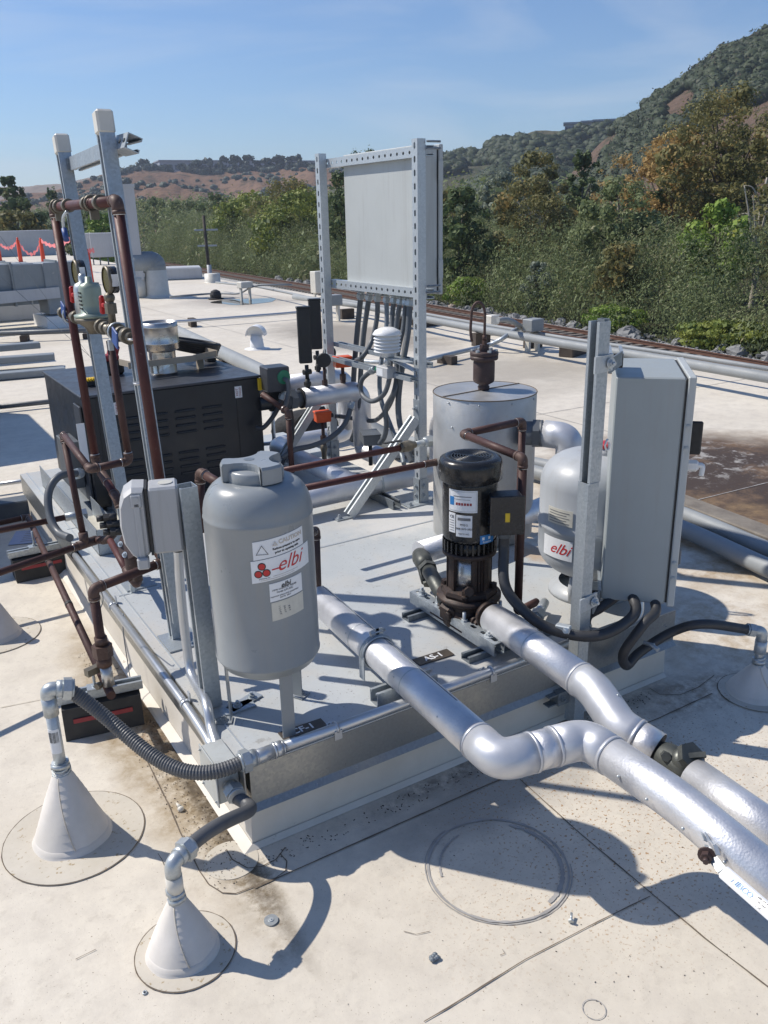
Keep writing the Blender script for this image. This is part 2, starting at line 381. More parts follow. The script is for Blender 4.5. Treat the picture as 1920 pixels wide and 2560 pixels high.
def spl(pts, n=8):
    P = [V(p) for p in pts]; P = [P[0]*2-P[1]]+P+[P[-1]*2-P[-2]]; out = []
    for i in range(1, len(P)-2):
        for k in range(n):
            t = k/n; a, b, c, d = P[i-1:i+3]
            out.append(.5*((2*b)+(c-a)*t+(2*a-5*b+4*c-d)*t*t+(3*b-a-3*c+d)*t**3))
    return out+[P[-2]]
def corr(path, r, pitch=.007, amp=.1):   # ribbed flexible conduit
    path = [V(p) for p in path]; L = [0]
    for a, b in zip(path, path[1:]): L.append(L[-1]+(b-a).length)
    n = max(4, int(L[-1]/pitch*2)); out = []; rs = []; j = 0
    for i in range(n+1):
        s = L[-1]*i/n
        while j < len(L)-2 and L[j+1] < s: j += 1
        out.append(path[j].lerp(path[j+1], (s-L[j])/max(L[j+1]-L[j], 1e-9))); rs.append(r*(1+amp*(.5 if i % 2 else -.5)))
    return out, rs
def at(p, dx=0, dy=0, dz=0): return (p[0]+dx, p[1]+dy, p[2]+dz)

def pipe_run(name, label, pts, r, m='copper', fm='copper_fit', group=None, ends=True, cat='pipe', er=1.22):
    """A rigid pipe: straight tubes, an elbow fitting at each corner, solder rings at the joints."""
    pts = [V(p) for p in pts]; T = thing(name, label, cat, pts[0], group)
    tb = MB(); rg = MB()
    for i in range(len(pts)-1):
        a, b = pts[i], pts[i+1]; d = (b-a).normalized(); l = r*2.0
        aa = a+d*(l if i else 0); bb = b-d*(l if i < len(pts)-2 else 0); tb.cyl(aa-d*.002*(i > 0), bb+d*.002*(i < len(pts)-2), r, seg=14)
        if i: rg.cyl(a+d*(l+r*.28), a+d*(l+r*.5), r*1.12, seg=14)
        if i < len(pts)-2: rg.cyl(b-d*(l+r*.28), b-d*(l+r*.5), r*1.12, seg=14)
    obj('pipe_run', tb, m, T)
    if rg.v: obj('solder_ring', rg, 'solder', T)
    for i in range(1, len(pts)-1):
        a, b, c = pts[i-1], pts[i], pts[i+1]; d1 = (a-b).normalized(); d2 = (c-b).normalized(); l = r*2.3
        p = fil([b+d1*l, b, b+d2*l], r*1.5, 6)
        e = MB().tube(p, r*1.16, 14); e.cyl(b+d1*l*.72, b+d1*l*1.02, r*er, seg=14); e.cyl(b+d2*l*.72, b+d2*l*1.02, r*er, seg=14)
        obj('elbow_fitting', e, fm, T)
    return T
def coupling(T, a, b, r, m='copper_fit', name='coupling'): return obj(name, MB().cyl(a, b, r, seg=16), m, T)

# perforated steel channel (strut)
W = .041
def strut_mb(a, b, open_dir, w=W, d=W, slots=False, pitch=.048, sl=(.028, .0135), th=.0026):
    """C-channel from a to b. open_dir: direction its open side faces. The back web carries the slots."""
    a = V(a); b = V(b); ax = (b-a); L = ax.length; ax.normalize()
    o = V(open_dir); o = (o-ax*o.dot(ax)).normalized(); x = ax.cross(o); m = MB(); h = d/2; q = w/2; lip = .0095
    prof = [(-q+lip, h-.007), (-q+lip, h), (-q, h), (-q, -h), (q, -h), (q, h), (q-lip, h), (q-lip, h-.007)]
    def off(pr, t):
        out = []
        for i in range(len(pr)):
            nrm = V((0, 0))
            for (p, c) in ((i-1, i), (i, i+1)):
                if p < 0 or c >= len(pr): continue
                e = V((pr[c][0]-pr[p][0], pr[c][1]-pr[p][1])).normalized(); nrm += V((-e[1], e[0]))
            out.append((pr[i][0]+nrm[0]*t, pr[i][1]+nrm[1]*t))
        return out
    inn = off(prof, th)
    def P(p, s): return a+ax*s+x*p[0]+o*p[1]
    n = len(prof); skip = 3 if slots else -1
    vs = [P(p, s) for pr in (prof, inn) for s in (0, L) for p in pr]   # blocks of n
    fs = []
    for i in range(n-1):
        if i != skip:
            fs += [(i, i+1, n+i+1, n+i), (2*n+i+1, 2*n+i, 3*n+i, 3*n+i+1)]
        fs += [(i+1, i, 2*n+i, 2*n+i+1), (n+i, n+i+1, 3*n+i+1, 3*n+i)]
    fs += [(0, n, 3*n, 2*n), (n+n-1, n-1, 3*n-1, 4*n-1)]
    m.add(vs, fs)
    if slots:
        k = max(1, int(L/pitch)); pt = L/k; sx, sy = sl[1]/2, sl[0]/2
        if sl[0] < sl[1]+.0001: sy = sl[0]/2
        for j in range(k):
            c = (j+.5)*pt
            for lev, dz in ((0, -h), (1, -h+th)):
                rect = [(-q, -pt/2), (0, -pt/2), (q, -pt/2), (q, 0), (q, pt/2), (0, pt/2), (-q, pt/2), (-q, 0)]
                cr = min(sx, sy)*.7
                hole = [(-sx, -sy+cr), (0, -sy), (sx, -sy+cr), (sx, 0), (sx, sy-cr), (0, sy), (-sx, sy-cr), (-sx, 0)]
                base = [P((p[0], dz), c+p[1]) for p in rect]+[P((p[0], dz), c+p[1]) for p in hole]
                ff = [(i, (i+1) % 8, 8+(i+1) % 8, 8+i) for i in range(8)]
                m.add(base, ff)
            m.add([P((p[0], -h), c+p[1]) for p in hole]+[P((p[0], -h+th), c+p[1]) for p in hole], [(i, (i+1) % 8, 8+(i+1) % 8, 8+i) for i in range(8)])
    return m
def bolt(mb, p, n, r=.009, h=.007):
    p = V(p); n = V(n).normalized()
    mb.cyl(p, p+n*h*.25, r*1.5, seg=14); mb.hexnut(p+n*h*.25, p+n*h, r); mb.cyl(p+n*h, p+n*h*1.7, r*.5, seg=8)
def text(s, size, m, parent, o, ux, uy, name='lettering', th=.0004, shear=0, bold=0, spacing=1., label=None):
    cu = bpy.data.curves.new(name, 'FONT'); cu.body = s; cu.size = size; cu.extrude = th; cu.shear = shear
    cu.offset = bold; cu.space_character = spacing; cu.resolution_u = 3; cu.align_x = 'CENTER'; cu.align_y = 'CENTER'
    ob = bpy.data.objects.new(name, cu); COL.objects.link(ob); bpy.context.view_layer.update()
    dg = bpy.context.evaluated_depsgraph_get(); me = bpy.data.meshes.new_from_object(ob.evaluated_get(dg))
    COL.objects.unlink(ob); bpy.data.objects.remove(ob)
    ux = V(ux).normalized(); uy = V(uy).normalized(); n = ux.cross(uy).normalized(); uy = n.cross(ux)
    M = Matrix((ux, uy, n)).transposed().to_4x4(); M.translation = V(o); me.transform(M); me.name = name
    me.materials.clear(); return obj(name, me, m, parent, label)
def wrap(me, ax, r0):   # bend a flat decal round a vertical cylinder: local (arc length, height, lift) -> world
    for v in me.vertices:
        a = v.co.x/r0; rr = r0+v.co.z; v.co = (ax[0]+rr*math.sin(a+ax[2]), ax[1]-rr*math.cos(a+ax[2]), v.co.y)
def decal_patch(name, ax, r0, s0, s1, z0, z1, m, parent, lift=.0012, skew=0, label=None, n=10):
    mb = MB()
    for i in range(n+1):
        s = s0+(s1-s0)*i/n
        for z in (z0, z1): mb.v.append((s, z+skew*(s-s0), lift)); 
        for z in (z0, z1): mb.v.append((s, z+skew*(s-s0), lift-.0011))
    for i in range(n):
        b = i*4; mb.f += [(b, b+4, b+5, b+1), (b+2, b+3, b+7, b+6), (b, b+2, b+6, b+4), (b+1, b+5, b+7, b+3)]
    mb.f += [(0, 1, 3, 2), (n*4, n*4+2, n*4+3, n*4+1)]; mb.sm = [False]*len(mb.f)
    me = mb.mesh(name); wrap(me, ax, r0); return obj(name, me, m, parent, label)
def decal_text(s, size, m, parent, ax, r0, sx, z, rot=0, lift=.0016, shear=0, bold=0, name='lettering', spacing=1.):
    o = text(s, size, m, parent, (0, 0, 0), (math.cos(rot), math.sin(rot), 0), (-math.sin(rot), math.cos(rot), 0), name, .0003, shear, bold, spacing)
    for v in o.data.vertices: v.co.x += sx; v.co.y += z; v.co.z += lift
    wrap(o.data, ax, r0); return o

exec_parts = []
# ---------------------------------------------------------------- roof, curb and what grows from the roof
rf = MB(); rf.v = [(-45, -9, 0), (6.6, -9, 0), (6.95, 5, 0), (7.7, 15, 0), (9.2, 46, 0), (-45, 46, 0)]; rf.f = [(0, 1, 2, 3, 4, 5)]; rf.sm = [False]
rf.v += [(x, y, -4.2) for x, y, z in rf.v]; rf.f += [(1, 0, 6, 7), (2, 1, 7, 8), (3, 2, 8, 9), (4, 3, 9, 10), (5, 4, 10, 11), (0, 5, 11, 6)]; rf.sm += [False]*6
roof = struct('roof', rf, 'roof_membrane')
def ribbon(pts, w, z=.0025, jit=.25, m='dirt_line', name='roof_seam', par=roof, sub=10):
    P = []; pts = [V((p[0], p[1], 0)) for p in pts]
    for a, b in zip(pts, pts[1:]):
        n = max(2, int((b-a).length/.03)); n = min(n, 220)
        P += [a.lerp(b, i/n) for i in range(n)]
    P.append(pts[-1]); mb = MB(); side = []
    for i, p in enumerate(P):
        d = (P[min(i+1, len(P)-1)]-P[max(i-1, 0)]).normalized(); n = V((-d.y, d.x, 0))
        ww = w*(.35+random.random()*1.1*jit*2+.25)*.5; c = p+n*random.uniform(-1, 1)*w*jit*.4
        for q in (c-n*ww, c+n*ww): mb.v.append((q.x, q.y, z))
    mb.f = [(2*i, 2*i+2, 2*i+3, 2*i+1) for i in range(len(P)-1)]; mb.sm = [False]*len(mb.f)
    return obj(name, mb, m, par)
ribbon([(-0.063,-0.140,0.000), (0.593,-0.141,0.000), (0.944,-0.151,0.000), (1.291,-0.180,0.000), (1.563,-0.178,0.000)], .0045)
ribbon([(0.079,-0.654,0.000), (0.137,-0.655,0.000), (0.347,-0.650,-0.000), (0.553,-0.661,-0.000), (0.709,-0.673,0.000)], .003)
ribbon([(0.739,-0.174,0.000), (0.723,-0.428,0.000), (0.718,-0.683,0.000), (0.715,-0.820,0.000), (0.722,-1.009,0.000)], .0035)
ribbon([(-0.127,0.530,0.000), (-0.133,0.402,0.000), (-0.138,0.280,0.000), (-0.148,0.152,0.000), (-0.151,0.057,0.000), (-0.154,-0.015,0.000), (-0.151,-0.067,0.000), (-0.133,-0.112,0.000), (-0.107,-0.132,-0.000), (-0.056,-0.135,0.000), (-0.005,-0.138,0.000), (0.026,-0.129,0.000), (0.042,-0.102,0.000), (0.039,-0.067,0.000)], .0035)
ribbon([(-0.070,0.021,0.000), (-0.071,-0.020,0.000), (-0.050,-0.070,0.000), (-0.018,-0.084,0.000), (0.022,-0.081,0.000), (0.060,-0.055,0.000)], .003)
ribbon([(1.419,-0.043,0.000), (1.416,-0.088,0.000), (1.470,-0.125,0.000), (1.556,-0.128,0.000), (1.665,-0.107,0.000)], .003)
ribbon([(-0.331,1.045,0.000), (-0.454,1.068,0.000)], .004, m='membrane_patch')
for q in ([(-4, 3.4), (8, 3.2)], [(1.9, 4.4), (3.1, 3.1)], [(-9, 6.3), (7.6, 6.0)], [(-9, 11.5), (7.6, 11.2)], [(-2.2, -6), (-2.4, 30)], [(3.9, 2.5), (4.2, 30)], [(2.2, 1.2), (7, 1.0)]):
    ribbon(q, .008, m='soot_ring')
def ringmb(c, r0, r1, z=.0022, a0=0, a1=360, n=64, jit=.15):
    mb = MB()
    for i in range(n+1):
        a = R(a0+(a1-a0)*i/n); k = 1+random.uniform(-jit, jit)*.02; w = (r1-r0)*random.uniform(.5, 1.1)/2; rm = (r0+r1)/2*k
        for r in (rm-w, rm+w): mb.v.append((c[0]+r*math.cos(a), c[1]+r*math.sin(a), z))
    mb.f = [(2*i, 2*i+2, 2*i+3, 2*i+1) for i in range(n)]; mb.sm = [False]*n; return mb
rc = (0.471,-0.404,0.000)
obj('ring_stain', ringmb(rc, .168, .176), 'soot_ring', roof); obj('ring_stain', ringmb(rc, .150, .163, a0=-80, a1=40), 'soot_ring', roof)
obj('ring_stain', ringmb(rc, .178, .181, a0=100, a1=330), 'soot_ring', roof); obj('ring_stain', ringmb(rc, .140, .146, a0=95, a1=160), 'soot_ring', roof)
obj('ring_stain', ringmb((0.383,-0.817,0.000), .022, .024), 'soot_ring', roof)
for c, r in (((-0.073,-0.019,0.000), .085),):
    obj('corner_patch', MB().cyl((c[0], c[1], 0), (c[0], c[1], .0015), r*.8, seg=40, smooth=False), 'membrane_patch', roof)

# curb
CX, CY = 1.525, 3.05
T = thing('equipment_curb', 'long low white equipment platform with grey painted deck and galvanized edge flashing', 'platform', (0, 0, 0))
mb = MB(); mb.v = [(-.010, -.006, 0), (CX+.004, -.006, 0), (CX+.004, CY, 0), (-.010, CY, 0), (0, 0, .16), (CX, 0, .16), (CX, CY, .16), (0, CY, .16)]
mb.f = [(0, 1, 5, 4), (1, 2, 6, 5), (2, 3, 7, 6), (3, 0, 4, 7), (4, 5, 6, 7)]; mb.sm = [False]*5
obj('curb_wall', mb, 'membrane', T)
# cant strip / welded membrane foot along the front and left
mb = MB(); mb.v = [(-.04, -.022, .001), (CX, -.022, .001), (CX, -.008, .012), (-.01, -.008, .012), (-.04, CY, .001), (-.01, CY, .02)]
mb.f = [(0, 1, 2, 3), (0, 3, 5, 4)]; mb.sm = [False]*2; obj('curb_foot', mb, 'membrane', T)
fl = MB(); fl.bx((-.004, -.018, .135), (CX+.018, -.014, .246)); fl.bx((-.02, -.018, .142), (-.016, CY, .246)); fl.bx((CX+.014, -.014, .14), (CX+.018, CY, .246))
fl.v += [(-.004, -.018, .138), (CX+.018, -.018, .138), (CX+.018, -.032, .122), (-.006, -.032, .122), (-.006, -.03, .120), (CX+.018, -.03, .120)]
k = len(fl.v)-6; fl.f += [(k, k+3, k+2, k+1), (k+3, k+4, k+5, k+2)]; fl.sm += [False]*2
obj('edge_flashing', fl, 'flashing', T)
dk = MB(); dk.bx((-.019, -.017, .2465), (CX+.017, CY, .25)); obj('deck', dk, 'deck', T)
sm_ = MB(); sm_.bx((0.0, 1.165, .2505), (CX, 1.175, .2518)); sm_.bx((.012, -.01, .2505), (.016, CY, .2525)); sm_.bx((0, 2.0, .2505), (CX, 2.006, .2518)); obj('deck_seam', sm_, 'galv_light', T)
# name plates on the deck
def plate(p, az, s, lab, w=.125, h=.042):
    T = thing('name_plate', lab, 'sign', p); a = R(az); ux = V((math.cos(a), math.sin(a), 0)); uy = V((-math.sin(a), math.cos(a), 0))
    obj('plate', MB().box(at(p, 0, 0, .0015), (w, h, .003), a), 'brown_plate', T)
    text(s, .034, 'sticker', T, V(at(p, 0, 0, .0032)), ux, uy, bold=.0006)
plate((0.681,0.171,0.251), -2, 'AS-1', 'small engraved brown plate reading AS-1 on the deck beside the pump base')
plate((0.177,0.049,0.251), -1, 'CF-1', 'small engraved brown plate half hidden behind the front conduit below the dosing tank', h=.04)

# cone shaped pipe boots with conduit risers
def cone_boot(p, r, h, rt, label, disc=.0, riser=None):
    T = thing('pipe_boot', label, 'pipe boot', (p[0], p[1], 0), 'white conical pipe boots on the roof')
    pr = [(r*1.12, .001), (r*1.04, .008), (r, .02)]; n = 9
    for i in range(n+1):
        t = i/n; rr = r+(rt-r)*t; z = .02+(h-.02)*t; pr += [(rr, z), (rr-.0012, z+.001)]
    pr.append((rt*.8, h+.002))
    cm = MB().lathe(pr, (p[0], p[1], 0), seg=64)
    for i_, (x, y, z) in enumerate(cm.v):
        a = math.atan2(y-p[1], x-p[0]); f_ = 1+.012*math.sin(3*a+z*30+p[0]*9)+.008*math.sin(7*a-z*40)+(.012 if -.18 < a+1.2+z*1.5 < .0 else 0)
        cm.v[i_] = (p[0]+(x-p[0])*f_, p[1]+(y-p[1])*f_, z)
    obj('cone', cm, 'cone_white', T)
    obj('cover_seam', MB().tube([(p[0]+(rt+(r-rt)*t_)*1.01*math.cos(-2.2+.5*t_), p[1]+(rt+(r-rt)*t_)*1.01*math.sin(-2.2+.5*t_), .02+(h-.02)*(1-t_)) for t_ in np.linspace(.05, 1, 14)], .0012, 5), 'membrane_patch', T)
    if disc:
        c = (p[0]+.004, p[1]-.006)
        obj('flange_disc', MB().cyl((c[0], c[1], 0), (c[0], c[1], .0035), disc, seg=64, smooth=False), 'membrane_patch', T)
        obj('flange_edge', ringmb(c, disc-.0005, disc+.003, .0028), 'dirt_line', T)
    sl = MB(); 
    for i in range(5): sl.tube([(p[0]+random.uniform(-.003, .003), p[1]+random.uniform(-.003, .003), h-.012+i*.007), (p[0], p[1], h-.002+i*.007)], rt*random.uniform(1.0, 1.18), 10)
    obj('sealant', sl, 'fitting', T)
    return T
c1 = (-.389, .298); c2 = (-.267, -.218); c3 = (1.688, -.247); c4 = (-.385, 1.64)
cone_boot(c1, .092, 0.203, .021, 'tall white pipe boot at the left edge with a straight galvanized riser', .176)
cone_boot(c2, .074, 0.143, .018, 'white pipe boot nearest the camera, with a short riser and elbow', .108)
cone_boot(c3, .082, 0.106, .018, 'white pipe boot on the right beyond the curb corner', .12)
cone_boot(c4, .09, .17, .02, 'white pipe boot cut by the left edge of the photo beside the far support block', .16)

def conn(T, p, d, r, m='fitting'):   # liquid-tight connector: body, hex gland nut
    p = V(p); d = V(d).normalized(); k = MB()
    k.cyl(p-d*.012, p+d*.008, r*1.12, seg=18); k.hexnut(p+d*.004, p+d*.024, r*1.5); k.cyl(p+d*.024, p+d*.030, r*1.22, seg=18); return obj('gland_nut', k, m, T)
def ctrl_path(a, da, b, db, n=26):
    a, b, da, db = map(V, (a, b, da, db)); out = []
    for i in range(n+1):
        t = i/n; out.append(a*(1-t)**3+(a+da)*3*t*(1-t)**2+(b+db)*3*t*t*(1-t)+b*t**3)
    return out

# riser 1 with ribbed hose to the front conduit
z1 = 0.452; T = thing('conduit_riser', 'tall straight galvanized riser with barcode sticker rising from the left pipe boot', 'conduit', (c1[0], c1[1], .26))
obj('riser_pipe', MB().cyl((c1[0], c1[1], .19), (c1[0], c1[1], z1-.05), .0150, seg=20), 'galv_light', T)
obj('coupling', MB().cyl((c1[0], c1[1], z1-.085), (c1[0], c1[1], z1-.035), .0185, seg=20), 'fitting', T)
e1 = V((c1[0], c1[1], z1-.012)); dir1 = V((.55, -.10, -.12)).normalized()
obj('elbow_fitting', MB().tube(fil([(c1[0], c1[1], z1-.045), e1, e1+dir1*.034], .03, 8), .0182, 18), 'fitting', T)
st = MB(); ax1 = (c1[0], c1[1], R(-15)); obj_s = decal_patch('barcode_sticker', ax1, .0152, -.016, .012, z1-.19, z1-.12, 'sticker', T, .0012)
for i in range(9): decal_patch('barcode_bar', ax1, .0152, -.0135+i*.0026, -.0135+i*.0026+random.choice((.0008, .0014)), z1-.158, z1-.128, 'ink_black', T, .0018, n=2)
hs = e1+dir1*.045; he = V((-0.016,0.007,0.262)); he = V((he[0], -.006, .262))
T2 = thing('ribbed_flexible_conduit', 'thick ribbed grey flexible conduit sagging from the left riser to the front edge conduit', 'conduit', hs)
p1 = ctrl_path(hs, dir1*.15+V((0, -.02, -.12)), he, (-.20, .0, -.03), 40)
pp, rr = corr(p1, .0178, .0075, .12); obj('ribbed_sleeve', MB().tube(pp, rr, 18, True, False), 'hose', T2)
conn(T2, hs-dir1*.012, dir1, .0195); conn(T2, he+V((.022, .0, .0)), (-1, 0, .0), .0195)

# front edge conduit
T = thing('edge_conduit', 'straight galvanized conduit strapped along the front edge of the platform', 'conduit', he)
x0 = he[0]+.02
obj('conduit_tube', MB().cyl((x0+.05, -.006, .262), (1.30, -.006, .262), .0135, seg=18), 'emt', T)
k = MB().cyl((x0, -.006, .262), (x0+.062, -.006, .262), .0178, seg=20); k.cyl((x0+.012, -.006, .262), (x0+.018, -.006, .262), .0205, seg=20); obj('coupling', k, 'emt', T)
k = MB().cyl((x0+.066, -.006, .262), (x0+.086, -.006, .262), .0195, seg=20); k.cyl((x0+.062, -.006, .262), (x0+.068, -.006, .262), .0215, seg=20); k.cyl((x0+.086, -.006, .262), (x0+.092, -.006, .262), .0175, seg=20); obj('coupling', k, 'emt', T)
obj('conduit_tube', MB().tube(fil([(1.30, -.006, .262), (1.385, -.006, .262), (1.40, .03, .385)], .06, 6), .0135, 18), 'emt', T)
for X in (.245, .76): 
    k = MB().tube([(X, -.006+.0155*math.cos(a), .262+.0155*math.sin(a)) for a in np.linspace(-.6, PI+.3, 10)], .0035, 6); k.bx((X-.011, -.022, .236), (X+.011, -.0195, .262)); k.bx((X-.011, .006, .2505), (X+.011, .038, .254)); bolt(k, (X, .028, .253), (0, 0, 1), .005, .005)
    obj('strap', k, 'emt', T)
# second conduit and strut rails seen under the insulated pipes
T = thing('strut_rail', 'shallow galvanized strut rail bolted flat on the deck under the left insulated pipe', 'strut', (0.408,0.070,0.250))
a = (0.397,0.051,0.270); obj('channel', strut_mb((a[0], a[1], .2705), (a[0]+.20, a[1], .2705), (0, 0, 1)), 'galv', T)

# corner junction box and its two conduits
T = thing('junction_box', 'square grey junction box on the near left corner of the platform', 'junction box', (-.03, .02, .2))
obj('box_body', MB().bx((-.078, .012, .148), (-.021, .118, .262), .003), 'gray_paint_light', T)
obj('box_cover', MB().bx((-.082, .008, .143), (-.0785, .122, .266), .001), 'gray_paint_light', T)
k = MB()
for y, z in ((.02, .155), (.11, .155), (.02, .255), (.11, .255)): bolt(k, (-.082, y, z), (-1, 0, 0), .003, .003)
obj('cover_screws', k, 'fitting', T)
T = thing('curved_flexible_conduit', 'smooth dark flexible conduit curving from the corner junction box to the nearest pipe boot', 'conduit', (-.05, .0, .19))
z2 = 0.245; e2 = V((c2[0], c2[1], z2-.008)); d2 = V((.72, .38, .03)).normalized()
hs = e2+d2*.05; hb = V((-.050, -.012, .200))
pth = ctrl_path(hb+V((0, -.02, -.01)), (.06, -.075, -.035), hs, d2*.15)
obj('sleeve', MB().tube(pth, .0165, 18), 'hose', T)
conn(T, hb, (.0, -1, -.1), .0175); conn(T, hs-d2*.02, d2, .0175)
T = thing('conduit_riser', 'short galvanized riser with a cast elbow on the nearest pipe boot', 'conduit', (c2[0], c2[1], .2))
zb = 0.143
obj('riser_pipe', MB().cyl((c2[0], c2[1], zb-.02), (c2[0], c2[1], z2-.05), .0155, seg=20), 'fitting', T)
obj('coupling', MB().cyl((c2[0], c2[1], z2-.085), (c2[0], c2[1], z2-.04), .018, seg=20), 'cap_white', T)
obj('elbow_fitting', MB().tube(fil([(c2[0], c2[1], z2-.045), e2, e2+d2*.035], .04, 8), .0172, 18), 'fitting', T)
T = thing('edge_conduit', 'straight galvanized conduit running back along the left edge of the platform from the junction box', 'conduit', (-.037, .1, .23))
obj('conduit_tube', MB().tube(fil([(-.045, .118, .235), (-.040, .20, .238), (-.036, .34, .24), (-.036, 1.75, .24)], .08), .0125, 16), 'emt', T)
k = MB()
for Y in (.36, 1.12): k.cyl((-.036, Y-.009, .24), (-.036, Y+.009, .24), .0148, seg=16); k.bx((-.024, Y-.009, .236), (-.0205, Y+.009, .275))
obj('strap', k, 'emt', T)
obj('coupling', MB().cyl((-.036, 1.70, .24), (-.036, 1.76, .24), .018, seg=6, smooth=False), 'rubber', T)
T = thing('bent_conduit', 'galvanized conduit bending down from the control box to the corner junction box', 'conduit', (-.03, .12, .24))
obj('conduit_tube', MB().tube(spl([(0.030,0.484,0.662), (0.030,0.506,0.513), (0.028,0.501,0.347), (0.020,0.454,0.266), (-.012, .25, .30), (-.026, .18, .262), (-.036, .118, .243)], 8), .0135, 16), 'emt', T)
obj('coupling', MB().cyl((0.030,0.479,0.688), (0.030,0.484,0.651), .018, seg=16), 'rubber', T)

cA_ = V((1.213, .012, 0))
# right hand riser, hoses and cone
z3 = 0.223; T = thing('conduit_riser', 'short galvanized riser with elbow on the right pipe boot', 'conduit', (c3[0], c3[1], .2))
zb = 0.106
k = MB().cyl((c3[0], c3[1], zb-.01), (c3[0], c3[1], z3-.035), .0145, seg=18); obj('riser_pipe', k, 'fitting', T)
obj('coupling', MB().cyl((c3[0], c3[1], z3-.075), (c3[0], c3[1], z3-.03), .019, seg=18), 'galv_light', T)
e3 = V((c3[0], c3[1], z3+.002)); d3 = V((-.6, .35, .12)).normalized()
obj('elbow_fitting', MB().tube(fil([(c3[0], c3[1], z3-.035), e3, e3+d3*.035], .03, 8), .018, 16), 'fitting', T)
T2 = thing('looping_flexible_conduit', 'dark flexible conduit looping from under the tall grey cabinet to the right pipe boot', 'conduit', e3)
hs = e3+d3*.045
p = spl([tuple(cA_+V((.16, -.02, .42))), (1.324,-0.113,0.355), (1.250,-0.134,0.330), (1.197,-0.112,0.240), (1.245, -.085, .165), (1.310,-0.079,0.190), (1.422,-0.105,0.240), (1.483,-0.174,0.280), hs], 9)
obj('sleeve', MB().tube(p, .0155, 16), 'hose_dark', T2); conn(T2, hs-d3*.02, d3, .0155)
k = MB().tube([(1.307,-0.090,0.230), (1.322,-0.110,0.226), (1.319,-0.140,0.222)], .007, 8); bolt(k, (1.322,-0.120,0.222), (0, 0, 1), .006, .008); obj('strap', k, 'galv', T2)


tc = (.135, .140); TR = .1335
T = thing('dosing_tank', 'tall grey steel tank on flat legs with a three lobed cap and red lettered stickers', 'tank', (tc[0], tc[1], .25))
pr = [(0, .409), (.05, .412), (.095, .424), (.122, .444), (.131, .462)]
pr += [(TR, .464), (TR+.0015, .467), (TR, .470), (TR, .84), (TR+.0015, .843), (TR, .846)]
for i in range(1, 9):
    a = i/8*PI/2; pr.append((.078+(TR-.078)*math.cos(a), .846+.083*math.sin(a)))
pr += [(.0, .931)]
obj('tank_body', MB().lathe(pr, (tc[0], tc[1], 0), seg=56), 'tank_gray', T)
# lobed cap
cap = MB(); n = 60; pr = []
def lobe(a): 
    return .052+.024*max(0, math.cos(3*a))**.6-.012*max(0, -math.cos(3*a))
a0 = R(-60); cz = (tc[0]+.001, tc[1])
rings = [(.96, .920), (1., .926), (1., .965), (.95, .972), (.0, .972)]
obj('cap_ring', MB().lathe([(.066, .918), (.069, .922), (.069, .952), (.065, .957), (0, .957)], (cz[0], cz[1], 0), seg=40), 'tank_gray', T)
lb = MB(); star = []
for j in range(3):
    a = R(157)+j*2*PI/3
    for q in np.linspace(-.33, .33, 6): star.append((.083*math.cos(a+q), .083*math.sin(a+q)))
    am = a+PI/3; cc = (.094*math.cos(am), .094*math.sin(am)); rs_ = .058
    for q in np.linspace(-1.02, 1.02, 11): b_ = am+PI+q; star.append((cc[0]+rs_*math.cos(b_)*1.0, cc[1]+rs_*math.sin(b_)))
def fixstar(st):   # order by angle so the outline never crosses itself
    return sorted(st, key=lambda p: math.atan2(p[1], p[0]))
star = fixstar(star); k = len(star)
vs = [(cz[0]+x*f_, cz[1]+y*f_, z) for f_, z in ((1., .932), (1., .968), (.955, .9745)) for x, y in star]
lb.add(vs, [(q*k+i, q*k+(i+1) % k, (q+1)*k+(i+1) % k, (q+1)*k+i) for q in range(2) for i in range(k)]+[tuple(range(2*k, 3*k)), tuple(range(k))[::-1]])
obj('lobed_cap', lb, 'tank_gray', T); obj('cap_hole', MB().cyl((cz[0]-.01, cz[1]+.01, .9746), (cz[0]-.01, cz[1]+.01, .9752), .013, seg=20), 'galv_dark', T)
for (px, py) in ((.131-.002, .038), (.048, .188), (.232, .194)):
    d = V((px-tc[0], py-tc[1], 0)).normalized(); t = V((-d.y, d.x, 0)); o = V((tc[0], tc[1], 0))
    rl = .112; k = MB(); k.bar(o+d*rl+V((0, 0, .262)), o+d*(rl+.003)+V((0, 0, .47)), .034, .0035, up=d)
    k.bar(o+d*(rl-.002)+V((0, 0, .2525)), o+d*(rl+.04)+V((0, 0, .2525)), .034, .004); bolt(k, o+d*(rl+.022)+V((0, 0, .2545)), (0, 0, 1), .009, .008)
    obj('leg', k, 'tank_gray', T)
ax = (tc[0], tc[1], R(-25)); r0 = TR
def S(px): return math.asin(max(-1, min(1, (px-637)/134.)))*TR
s0, s1 = S(624), S(741)
lab = decal_patch('caution_sticker', ax, r0, s0, s1, .767, .812, 'sticker', T, skew=.13, label='white caution sticker with a black triangle')
w = (s1-s0); sm = (s0+s1)/2; rt = math.atan(.13)
def Zs(s, z): return z+.13*(s-s0)
tri = MB(); c = (s0+.021, Zs(s0+.021, .789)); 
def triang(mb, cx, cy, r, w):
    P = [(cx+r*math.cos(a), cy+r*math.sin(a)*.95) for a in (PI/2, PI/2+2*PI/3, PI/2+4*PI/3)]; Q = [(cx+(r-w*2)*math.cos(a), cy+(r-w*2)*math.sin(a)*.95) for a in (PI/2, PI/2+2*PI/3, PI/2+4*PI/3)]
    o = len(mb.v); mb.v += [(x, y, .0034) for x, y in P+Q]; mb.f += [(o+i, o+(i+1) % 3, o+3+(i+1) % 3, o+3+i) for i in range(3)]; mb.sm += [False]*3
triang(tri, c[0], c[1]-.003, .017, .0012); me = tri.mesh('triangle_mark'); wrap(me, ax, r0); obj('triangle_mark', me, 'ink_black', lab)
